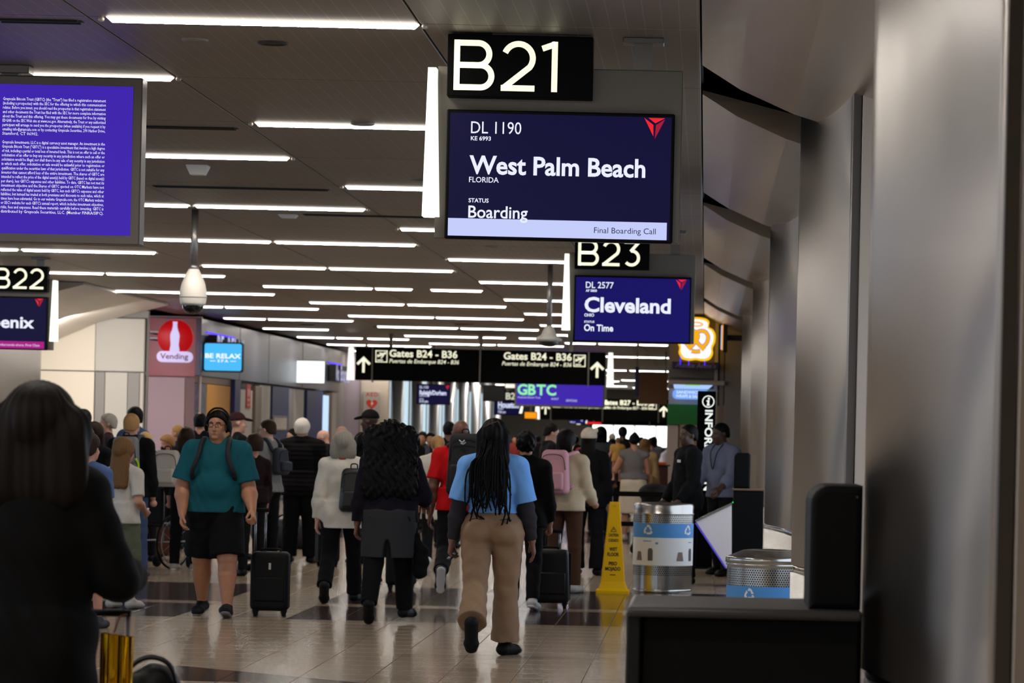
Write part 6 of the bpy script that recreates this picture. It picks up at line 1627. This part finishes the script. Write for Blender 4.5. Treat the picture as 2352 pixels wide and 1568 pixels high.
# --- the woman with the grey skirt and big black hair
r, p = person('woman in dark purple top and grey skirt walking away with big black curls', 897, 985, 28.6, 0, w=1.30, limb=1.2, hips=1.22, hip=(-13, 12), knee=(20, 4), toe=(48, 0), arm=(-6, 12), out=(12, 20), elbow=(14, 60), swing=(2, -10), bust=1, curl=(0.5, 0.6), footyaw=(4, 22))
p.h = 0.0075
p.body(r, p.h, 'brown', (True, True))
p.top(r, 'purple_top', cloth((36, 26, 44)), p.h, inf=0.018, sleeve=1.95, hem=-0.02, bulk=1.12, folds=0.003)
p.skirt(r, cloth((46, 47, 49)), p.h, top=0.07, bottom=-0.205, r0=(0.100, 0.083), r1=(0.098, 0.090), slit=True)
p.trousers(r, cloth((18, 17, 18)), p.h, inf=0.009, length=2.0, name='leggings', waist=0.03, folds=0.001)
p.shoes(r, mat('boot black', (8, 8, 8), 0.6, spec=0.2), 0.007)
p.hair(r, hairm('black'), 0.008, 'curly', vol=0.034, length=0.25, width=0.125, amp=0.011, freq=75, back=0.030)
b = world(r, p.wri[1] * p.H)
t = thing('jacket', 'black puffy jacket carried low beside the grey skirt', 'jacket', (at(962, 1285, 28.5).x, 28.55, at(962, 1336, 28.5).z))
S = Soft(); S.cap((0.0, 0, 0.07), (0.015, 0, 0.24), 0.055, 0.06, 0.03); S.cap((0.01, 0.0, 0.24), (-0.03, 0, 0.36), 0.05, 0.035, 0.03); S.ell((0.02, 0, 0.16), (0.055, 0.05, 0.12), None, 0.03)
S.wob = lambda x, y, z: 0.006 * np.sin(z * 60 + x * 20) + 0 * y
S.obj('jacket_body', 0.009, cloth((16, 16, 18)), t); MB().tube([(-0.03, 0, 0.36), (-0.05, 0.05, 0.50)], 0.02, 8).build('jacket_sleeve', cloth((16, 16, 18)), t)

# --- the woman at the front left in black
r, p = person('woman in a black coat seen from behind at the left edge, shoulder length brown hair', 90, 903, 10.8, -4, w=1.08, limb=1.02, arm=(0, 6), out=(12, 21), elbow=(20, 84), swing=(0, -16), curl=(0.5, 1.0), head=(0, 0), shw=0.82, shz=0.297)
p.h = 0.007
p.body(r, p.h, 'light', (False, True))
p.top(r, 'coat', cloth((9, 9, 10)), p.h, inf=0.025, sleeve=1.96, coat=(-0.24, 0.120, 0.105), collar=0.6, folds=0.004, loose=1.4, bulk=1.06)
p.trousers(r, cloth((60, 70, 90)), p.h); p.shoes(r, mat('shoe black', BLK, 0.55), 0.008)
p.hair(r, hairm('dark'), 0.006, 'long', vol=0.026, length=0.098, width=0.088, amp=0.0025, freq=60, back=0.012)

# --- people walking in the middle
GRN = (84, 96, 70)
r, p = person('boy in a blue tee seen from behind past the woman in black', 203, 1002, 27.0, -8, w=0.82, head=(10, 0), child=True, arm=(0, 0), out=(9, 9))
dress(r, p, 'light', T_((82, 104, 150), inf=0.014, sleeve=0.75, hem=-0.02), T_((70, 70, 80), length=1.0, kind='shorts', flare=0.01), (60, 60, 64), dict(c='brown', style='short', vol=0.009, amp=0.002))
r, p = person('girl with long light brown hair in a white tee', 285, 1014, 30.0, -22, w=0.84, child=True, arm=(0, -14), out=(8, 14), elbow=(10, 80), swing=(0, -20), head=(0, -4))
dress(r, p, 'light', T_((206, 200, 192), inf=0.014, sleeve=0.8, hem=-0.015), T_((98, 104, 84), length=1.0, kind='shorts', flare=0.012), (180, 176, 170), dict(c='lbrown', style='long', vol=0.012, length=0.19, width=0.052, amp=0.003, freq=60, back=0.022), hands=(False, True))
r, p = person('man with thin blond hair, black jacket and grey backpack queuing in jeans', 300, 950, 36.0, -6, w=1.1, arm=(0, 0), out=(8, 8), spread=4)
dress(r, p, 'light', T_((20, 20, 22), name='jacket', inf=0.022, sleeve=1.96, hem=-0.03, collar=0.7), T_((58, 74, 104), flare=0.006), (60, 60, 62), dict(c='sand', style='short', vol=0.006, amp=0.001), sole=(180, 176, 170))
NEON = mat('neon trim', (170, 220, 20), 0.5)
backpack(r, p, 'grey backpack with neon yellow trim on the man in jeans', mat('backpack grey', (112, 112, 114), 0.75), w=0.30, h=0.50, d=0.17, m2=mat('backpack mesh', (70, 70, 74), 0.8), trim=NEON)
r, p = person('tall dark haired man in a blue pullover at the back of the left queue', 304, 934, 41.0, 60, w=1.12, head=(20, -4), out=(9, 9))
dress(r, p, 'tan', T_((44, 70, 100), inf=0.02, sleeve=1.96, hem=-0.02), T_((40, 40, 44)), BLK, dict(c='black', style='short', vol=0.007))
r, p = person('grey haired person in a face mask facing left in the queue', 243, 950, 41.5, 100, w=1.0, out=(9, 9), elbow=(70, 70))
dress(r, p, 'fair', T_((52, 36, 40), inf=0.02, sleeve=1.96, hem=-0.02), T_((30, 30, 34)), BLK, dict(c='grey', style='short', vol=0.008))
r, p = person('dark haired man just right of the front woman\'s hair', 189, 941, 40.0, 10, w=1.05)
dress(r, p, 'brown', T_((24, 24, 28), inf=0.02, sleeve=1.96), T_((30, 30, 34)), BLK, dict(c='black', style='short', vol=0.010))
r, p = person('woman with long brown hair between the boy and the grey backpack', 212, 970, 34.0, 150, w=0.95, out=(8, 8), elbow=(40, 40))
dress(r, p, 'light', T_((22, 22, 24), inf=0.02, sleeve=1.96, hem=-0.05), T_((28, 28, 32)), BLK, dict(c='brown', style='long', vol=0.010, length=0.12, width=0.05, amp=0.002))
r, p = person('short blond haired person behind the grey backpack', 331, 993, 40.3, 20, w=0.95)
dress(r, p, 'light', T_((24, 26, 30), inf=0.02, sleeve=1.96), T_((30, 30, 34)), BLK, dict(c='blond', style='short', vol=0.010))
r, p = person('woman with short blond hair and a black face mask facing left', 383, 1000, 43.5, 120, w=1.05, out=(10, 10), elbow=(60, 60), head=(0, 12))
dress(r, p, 'light', T_((20, 20, 22), inf=0.022, sleeve=1.96, hem=-0.08), T_((22, 22, 24)), (40, 40, 42), dict(c='sand', style='fringe', vol=0.014, amp=0.003))
S = Soft(); S.ell(np.array(p.Hd((0, 0.034, 0.016))) * p.H, np.array((0.030, 0.030, 0.028)) * p.H, p.Rh, 0.01); S.obj('face_mask', 0.008, M_RUB, r)
r, p = person('older man with thin sandy hair behind the masked woman', 404, 976, 44.0, 70, w=1.0)
dress(r, p, 'light', T_((34, 36, 48), inf=0.02, sleeve=1.96), T_((30, 30, 34)), BLK, dict(c='sand', style='short', vol=0.003))
r, p = person('woman with long brown hair and a white backpack left of the man in teal', 428, 982, 38.0, -10, w=0.98, arm=(0, 0), spread=4)
dress(r, p, 'light', T_((30, 30, 34), inf=0.02, sleeve=1.96), T_((18, 18, 20)), (150, 140, 136), dict(c='brown', style='long', vol=0.010, length=0.14, width=0.055, amp=0.003), sole=(200, 196, 190))
t = backpack(r, p, 'pale cream backpack with a bottle on the long haired woman', mat('backpack cream', (190, 182, 170), 0.8), w=0.30, h=0.40, d=0.17, side=-0.10, straps=False)
MB().lathe([(0.03, 0.04), (0.032, 0.2), (0.028, 0.23), (0.014, 0.245), (0.014, 0.27), (0.0001, 0.272)], 14, Matrix.Translation((-0.165, 0.0, 0.05)), caps=False).build('water_bottle', mat('bottle grey', (150, 150, 160), 0.2), t)
r, p = person('man with a bald crown in navy behind the man in teal', 457, 947, 43.0, 0, w=1.1)
dress(r, p, 'light', T_((30, 32, 46), inf=0.02, sleeve=1.96), T_((30, 30, 34)), BLK, dict(c='black', style='short', vol=0.004))
S = Soft(); S.ell(np.array(p.Hd((0, -0.022, 0.086))) * p.H, np.array((0.026, 0.028, 0.031)) * p.H, p.Rh, 0.01); S.obj('bald_crown', 0.011, mat('skin light', SKIN['light'], 0.5), r)
r, p = person('man in a dark red cap and black tee behind the man in teal', 544, 948, 41.5, -60, w=1.05, head=(10, 0), out=(9, 9))
dress(r, p, 'fair', T_((20, 20, 22), inf=0.016, sleeve=0.8), T_((26, 26, 28)), BLK, None); p.cap_hat(r, cloth((52, 24, 30)), p.h)
r, p = person('child in dark clothes facing right behind the man in teal', 582, 1003, 37.0, 30, w=0.85, child=True)
dress(r, p, 'light', T_((46, 22, 26), inf=0.016, sleeve=1.9), T_((30, 30, 34)), BLK, dict(c='brown', style='short', vol=0.012, amp=0.003))
r, p = person('man in glasses and grey sweatshirt with a small backpack facing left', 612, 962, 38.5, 62, w=1.06, arm=(12, 16), out=(9, 9), elbow=(72, 72), swing=(-8, -8), head=(0, 4), spread=4)
dress(r, p, 'fair', T_((122, 120, 120), name='sweatshirt', inf=0.022, sleeve=1.96, hem=-0.005, bulk=1.12), T_((17, 17, 18), inf=0.018), BLK, dict(c='brown', style='short', vol=0.003), hands=(True, True), glasses=True)
backpack(r, p, 'small navy backpack on the man in the grey sweatshirt', mat('backpack navy', (30, 34, 48), 0.75), w=0.24, h=0.30, d=0.12, zc=0.2)
r, p = person('woman in dark glasses half hidden behind the puffer jacket', 669, 985, 49.0, 120, w=0.95)
dress(r, p, 'fair', T_((40, 34, 36), inf=0.02, sleeve=1.96), T_((30, 30, 34)), BLK, dict(c='dark', style='short', vol=0.010), glasses=True)
r, p = person('white haired man in a black puffer jacket standing with his back turned', 692, 962, 40.8, -4, w=1.28, limb=1.2, out=(13, 12), arm=(6, 2), elbow=(36, 20), spread=4)
dress(r, p, 'fair', T_((20, 18, 19), name='puffer_jacket', inf=0.034, sleeve=1.96, hem=-0.055, collar=0.8, quilt=0.052, folds=0.007), T_((16, 16, 17), inf=0.022, flare=0.008), BLK, dict(c='white', style='short', vol=0.012, amp=0.002))
r, p = person('bald man in glasses and a dark suit looking down', 752, 985, 47.0, 75, w=1.05, head=(0, 26), lean=4)
dress(r, p, 'fair', T_((22, 24, 32), inf=0.02, sleeve=1.96, collar=0.6), T_((22, 22, 26)), BLK, None, glasses=True)
r, p = person('bald man far behind the lilac wall corner', 781, 978, 58.0, 100, w=1.05)
dress(r, p, 'fair', T_((40, 40, 46), inf=0.02, sleeve=1.96), T_((28, 28, 30)), BLK, None)
r, p = person('woman with a grey bob in a long white sweater walking away', 788, 994, 31.8, 0, w=1.04, limb=1.0, hips=1.1, hip=(-14, 10), knee=(26, 4), toe=(50, 0), arm=(-4, 8), out=(11, 9), elbow=(8, 40), head=(0, -2))
dress(r, p, 'fair', T_((216, 208, 194), name='sweater', inf=0.022, sleeve=1.96, coat=(-0.085, 0.118, 0.10), folds=0.0035), T_((18, 18, 19), inf=0.012, flare=0.008), (26, 25, 26), dict(c='grey', style='long', vol=0.017, length=0.055, width=0.066, amp=0.002, freq=60), hands=(True, False))
o = MB().tube([Vector(np.array(p.nk + np.array((0.042 * math.cos(a), 0.036 * math.sin(a), 0.000))) * p.H) for a in np.linspace(0, 2 * PI, 22)[:-1]], 0.012, 6, True).build('red_collar', cloth((176, 66, 50)), r)
backpack(r, p, 'black leather backpack on one shoulder of the white sweater', mat('backpack leather', (26, 27, 28), 0.45), w=0.26, h=0.40, d=0.12, zc=0.14, side=0.075, straps=False)
r, p = person('bearded man in a dark cap and black hoodie facing left', 846, 942, 41.0, 70, w=1.2, limb=1.2, head=(0, 4), out=(12, 12))
dress(r, p, 'dark', T_((20, 18, 20), name='hoodie', inf=0.028, sleeve=1.96, hem=-0.03, collar=0.9, bulk=1.1), T_((20, 20, 22)), BLK, None); p.cap_hat(r, cloth((26, 24, 24)), p.h)
r, p = person('person with dark curls in front of the man in the black hoodie', 838, 998, 36.0, -20, w=0.95, head=(0, 0))
dress(r, p, 'tan', T_((24, 22, 24), inf=0.02, sleeve=1.96), T_((24, 24, 26)), BLK, dict(c='black', style='curly', vol=0.020, amp=0.006, length=0.07, width=0.06))
r, p = person('dark haired woman far behind the black curls', 940, 983, 52.0, 0, w=0.95)
dress(r, p, 'tan', T_((24, 24, 26), inf=0.02, sleeve=1.96), T_((26, 26, 28)), BLK, dict(c='black', style='long', vol=0.012, length=0.12, width=0.05))
r, p = person('person in grey with headphones facing the viewer in the distance', 987, 994, 56.0, 175, w=1.0)
dress(r, p, 'tan', T_((72, 72, 80), inf=0.024, sleeve=1.96), T_((30, 30, 34)), BLK, dict(c='black', style='short', vol=0.012))
r, p = person('dark haired person in black left of the one in headphones', 968, 992, 60.0, 170, w=1.0)
dress(r, p, 'tan', T_((26, 26, 28), inf=0.02, sleeve=1.96), T_((30, 30, 34)), BLK, dict(c='black', style='short', vol=0.012))
r, p = person('woman in a long cream coat with a sandy ponytail walking away', 1003, 1002, 38.6, 8, w=1.0, hip=(-16, 12), knee=(22, 4), toe=(46, 0), out=(7, 7))
dress(r, p, 'fair', T_((206, 198, 184), name='coat', inf=0.026, sleeve=1.96, coat=(-0.13, 0.115, 0.10), collar=0.9), T_((24, 24, 26), inf=0.009, folds=0.001), (206, 200, 194), dict(c='sand', style='pony', vol=0.008, amp=0.002))
r, p = person('bald man in a red tee carrying a big black backpack, mid step', 1056, 960, 32.0, 0, w=1.18, limb=1.12, hip=(-20, 14), knee=(46, 6), toe=(64, 0), arm=(-8, 4), out=(12, 10), elbow=(24, 30), head=(8, 6))
dress(r, p, 'brown', T_((204, 20, 24), name='tee_shirt', inf=0.018, sleeve=0.75, hem=-0.01, bulk=1.06), T_((26, 26, 30), inf=0.014), (36, 34, 38), None, hands=(True, False), sole=(196, 194, 194))
t = backpack(r, p, 'big black backpack with a small white logo over the red tee', mat('backpack black cloth', (20, 20, 22), 0.75), w=0.33, h=0.56, d=0.20, zc=0.24, side=0.035)
b = MB(); b.tube(catmull([Vector(x) for x in ((-0.05, -0.088, 0.50), (-0.02, -0.094, 0.48), (0.0, -0.092, 0.50))], 4), 0.006, 5); b.tube(catmull([Vector(x) for x in ((-0.035, -0.092, 0.47), (-0.01, -0.096, 0.465), (0.01, -0.092, 0.48))], 4), 0.005, 5); b.build('logo', mat('logo white', (200, 200, 200), 0.6), t)
r, p = person('dark haired man beyond the bald man in red', 1029, 968, 47.0, 0, w=1.1)
dress(r, p, 'brown', T_((30, 30, 34), inf=0.02, sleeve=1.96), T_((26, 26, 28)), BLK, dict(c='black', style='short', vol=0.006))
r, p = person('person in a black hoodie with short black curls wheeling the brown suitcase', 1207, 993, 31.2, -4, w=1.08, hip=(10, -8), knee=(4, 14), arm=(0, 4), out=(9, 9), elbow=(10, 12), curl=(0.5, 1.0))
dress(r, p, 'tan', T_((19, 19, 20), name='hoodie', inf=0.024, sleeve=1.9, hem=-0.05, collar=0.8), T_((20, 20, 22), inf=0.012), (196, 190, 188), dict(c='black', style='curly', vol=0.014, amp=0.006, freq=80), hands=(False, True), sole=(206, 202, 200))
r, p = person('man with short dark hair in black looking right and down', 1262, 972, 44.0, -72, w=1.15, head=(0, 14), out=(10, 10))
dress(r, p, 'fair', T_((22, 22, 24), inf=0.022, sleeve=1.96, collar=0.7), T_((22, 22, 24)), BLK, dict(c='dark', style='short', vol=0.005))
r, p = person('woman in a cream jacket and brown leggings with a pink backpack', 1300, 988, 34.8, -14, w=1.0, hips=1.06, arm=(2, 8), out=(9, 10), elbow=(10, 50), spread=3, head=(12, 0))
dress(r, p, 'light', T_((196, 176, 146), name='jacket', inf=0.026, sleeve=1.96, hem=-0.02, collar=0.5, bulk=1.1), T_((74, 48, 34), inf=0.009, kind='leggings', folds=0.001), (170, 166, 160), dict(c='dark', style='short', vol=0.014, amp=0.003, length=0.05, width=0.045))
backpack(r, p, 'dusty pink backpack on the woman in the cream jacket', mat('backpack pink', (206, 148, 156), 0.8), w=0.30, h=0.44, d=0.17, zc=0.22, side=-0.035)
r, p = person('woman in black with a cream knitted hat and flared trousers', 1352, 986, 39.2, -12, w=0.98, out=(8, 8), spread=4)
dress(r, p, 'fair', T_((20, 20, 22), name='jacket', inf=0.022, sleeve=1.96, hem=-0.06), T_((26, 28, 34), inf=0.012, flare=0.026), (20, 20, 22), dict(c='dark', style='long', vol=0.008, length=0.14, width=0.045))
S = Soft(); S.ell(np.array(p.Hd((0, -0.012, 0.076))) * p.H, np.array((0.056, 0.066, 0.056)) * p.H, p.Rh, 0.01); S.ell(np.array(p.Hd((0.05, -0.02, 0.11))) * p.H, np.array((0.016, 0.014, 0.018)) * p.H, p.Rh, 0.01); S.plane(np.array(p.Hd((0, 0, 0.055))) * p.H, (0, 0, -1)); S.wob = lambda x, y, z: 0.002 * np.sin(np.arctan2(y, x) * 40) + 0 * z
S.obj('knitted_hat', 0.009, cloth((206, 190, 168)), r)
r, p = person('dark haired person in a grey coat beyond the knitted hat', 1378, 981, 54.5, 0, w=1.1)
dress(r, p, 'tan', T_((62, 62, 64), inf=0.026, sleeve=1.96, coat=(-0.12, 0.12, 0.1)), T_((24, 24, 26)), BLK, dict(c='black', style='long', vol=0.014, length=0.05, width=0.05))
r, p = person('dark man in front of the bright far window', 1428, 980, 66.0, 0, w=1.15)
dress(r, p, 'dark', T_((44, 40, 44), inf=0.024, sleeve=1.96), T_((24, 24, 26)), BLK, dict(c='black', style='short', vol=0.008))
r, p = person('woman in a grey sleeveless top with dark bun and pale skirt holding a baby', 1455, 996, 52.0, 4, w=1.1, hips=1.12, arm=(14, 10), out=(24, 10), elbow=(78, 40), swing=(-14, 0))
dress(r, p, 'tan', T_((112, 104, 100), name='tank_top', inf=0.014, sleeve=0.05, hem=0.05), dict(rgb=(196, 178, 152), kind='skirt', top=0.12, bottom=-0.27, r0=(0.10, 0.08), r1=(0.125, 0.10)), (160, 140, 130), dict(c='black', style='bun', vol=0.008))
c = at(1417, 1040, 51.8)
r2 = thing('person', 'baby in a mustard outfit held against the shoulder of the woman in grey', 'person', (c.x, 52.2, at(1417, 1106, 52).z), 10 * D2R)
p2 = Person(H=0.66, w=1.3, child=True, hip=(30, 20), knee=(40, 30), out=(20, 20), elbow=(40, 40)); p2.h = 0.012
p2.body(r2, 0.012, 'light', (False, False)); p2.top(r2, 'romper', cloth((186, 140, 70)), 0.012, inf=0.012, sleeve=0.6, hem=-0.06); p2.hair(r2, hairm('lbrown'), 0.012, 'short', vol=0.006)
r, p = person('woman with long light brown hair in a long sand coloured coat', 1480, 1008, 58.0, -5, w=1.05)
dress(r, p, 'fair', T_((178, 150, 106), name='coat', inf=0.026, sleeve=1.96, coat=(-0.16, 0.125, 0.11)), T_((50, 56, 70)), BLK, dict(c='lbrown', style='long', vol=0.012, length=0.15, width=0.055))
r, p = person('shop worker in a white shirt bending over the snack counter', 1514, 1003, 63.0, -110, w=1.05, lean=22, head=(0, 20))
dress(r, p, 'tan', T_((206, 204, 220), inf=0.018, sleeve=0.8), T_((40, 40, 44)), BLK, dict(c='dark', style='short', vol=0.010))
r, p = person('dark haired person in white behind the snack counter', 1494, 1006, 68.0, 60, w=1.05)
dress(r, p, 'tan', T_((200, 198, 214), inf=0.018, sleeve=0.8), T_((40, 40, 44)), BLK, dict(c='black', style='short', vol=0.012))
r, p = person('tall gate worker in a dark jacket with a white name tag facing left', 1578, 974, 37.4, 112, w=1.12, limb=1.1, arm=(4, 6), out=(8, 8), elbow=(34, 30), swing=(-6, -6), head=(-8, 0))
dress(r, p, 'dark', T_((22, 24, 30), name='jacket', inf=0.024, sleeve=1.96, hem=-0.06, collar=0.6), T_((20, 20, 22), inf=0.014), (20, 20, 22), dict(c='black', style='short', vol=0.003), hands=(True, True))
q = p.T((-0.055, 0.075, 0.245)) * p.H
MB().box(tuple(q - np.array((0.035, 0.0, 0.015))), tuple(q + np.array((0.035, 0.014, 0.015))), 0.002).build('name_tag', mat('tag white', (220, 218, 214), 0.4), r)
r, p = person('man in a blue grey shirt with a lanyard reaching over the far podium', 1660, 970, 39.8, 140, w=1.12, arm=(24, 20), out=(12, 8), elbow=(34, 30), swing=(0, -6), hip=(6, -4), knee=(6, 8), head=(24, 6), lean=4)
dress(r, p, 'dark', T_((106, 112, 132), inf=0.022, sleeve=1.75, hem=-0.01, collar=0.6, bulk=1.08), T_((24, 26, 34), inf=0.014), (20, 20, 22), dict(c='black', style='short', vol=0.003), hands=(True, True))
b = MB(); b.tube(catmull([Vector(p.T(x) * p.H) for x in ((-0.035, 0.02, 0.34), (-0.03, 0.084, 0.28), (-0.005, 0.098, 0.18), (0.02, 0.086, 0.28), (0.035, 0.02, 0.34))], 5), 0.006, 5).build('lanyard', M_RUB, r)
# far crowd under the bright window, each one small
far = [('dark', (40, 40, 46), 'black', 'short'), ('tan', (90, 88, 96), 'dark', 'long'), ('light', (150, 60, 56), 'brown', 'short'), ('dark', (28, 28, 34), 'black', 'short'), ('light', (70, 84, 110), 'grey', 'short'), ('tan', (120, 112, 104), 'black', 'long')]
DIST = ['in the far crowd left of the bright window', 'in the far crowd by the daylight columns', 'in the far crowd below the houston screen', 'in the far crowd below the pittsburgh screen', 'in the far crowd in front of the bright window', 'at the far end beside the snack counter']
for i, (px, top, Y, f) in enumerate([(1100, 1000, 82, 0), (1010, 1003, 92, 20), (1180, 1000, 88, 180), (1320, 1001, 80, 10), (1404, 996, 84, 0), (1470, 1004, 90, 30), (1235, 1001, 96, -20), (1500, 1003, 84, 0), (1345, 1003, 72, 15), (900, 996, 74, 40), (1065, 1000, 70, 0), (1405, 1008, 60, -10)]):
    sk, cl, hc, st = far[i % 6]
    ad = ['in a charcoal top', 'in a grey top', 'in a dull red top', 'in a black top', 'in a slate blue top', 'in a taupe top'][i % 6]
    r, p = person('%s haired person %s %s' % (hc, ad, ['under the long gates board', 'by the daylight columns', 'below the houston screen', 'below the pittsburgh screen', 'left of the bright far window', 'in front of the bright far window', 'below the orange sign', 'beside the far snack counter', 'behind the knitted hat', 'below the AED sign', 'behind the bald man in red', 'behind the queue barrier'][i]), px, top, Y, f, group='far crowd', w=1.05)
    p.h = 0.02
    p.body(r, 0.018, sk, (False, False)); p.top(r, 'shirt', cloth(cl), 0.018, inf=0.022, sleeve=1.96); p.trousers(r, cloth((30, 30, 34)), 0.018); p.shoes(r, mat('shoe black', BLK, .55), 0.016)
    p.hair(r, hairm(hc), 0.018, st, vol=0.010, length=0.12 if st == 'long' else 0, width=0.05)
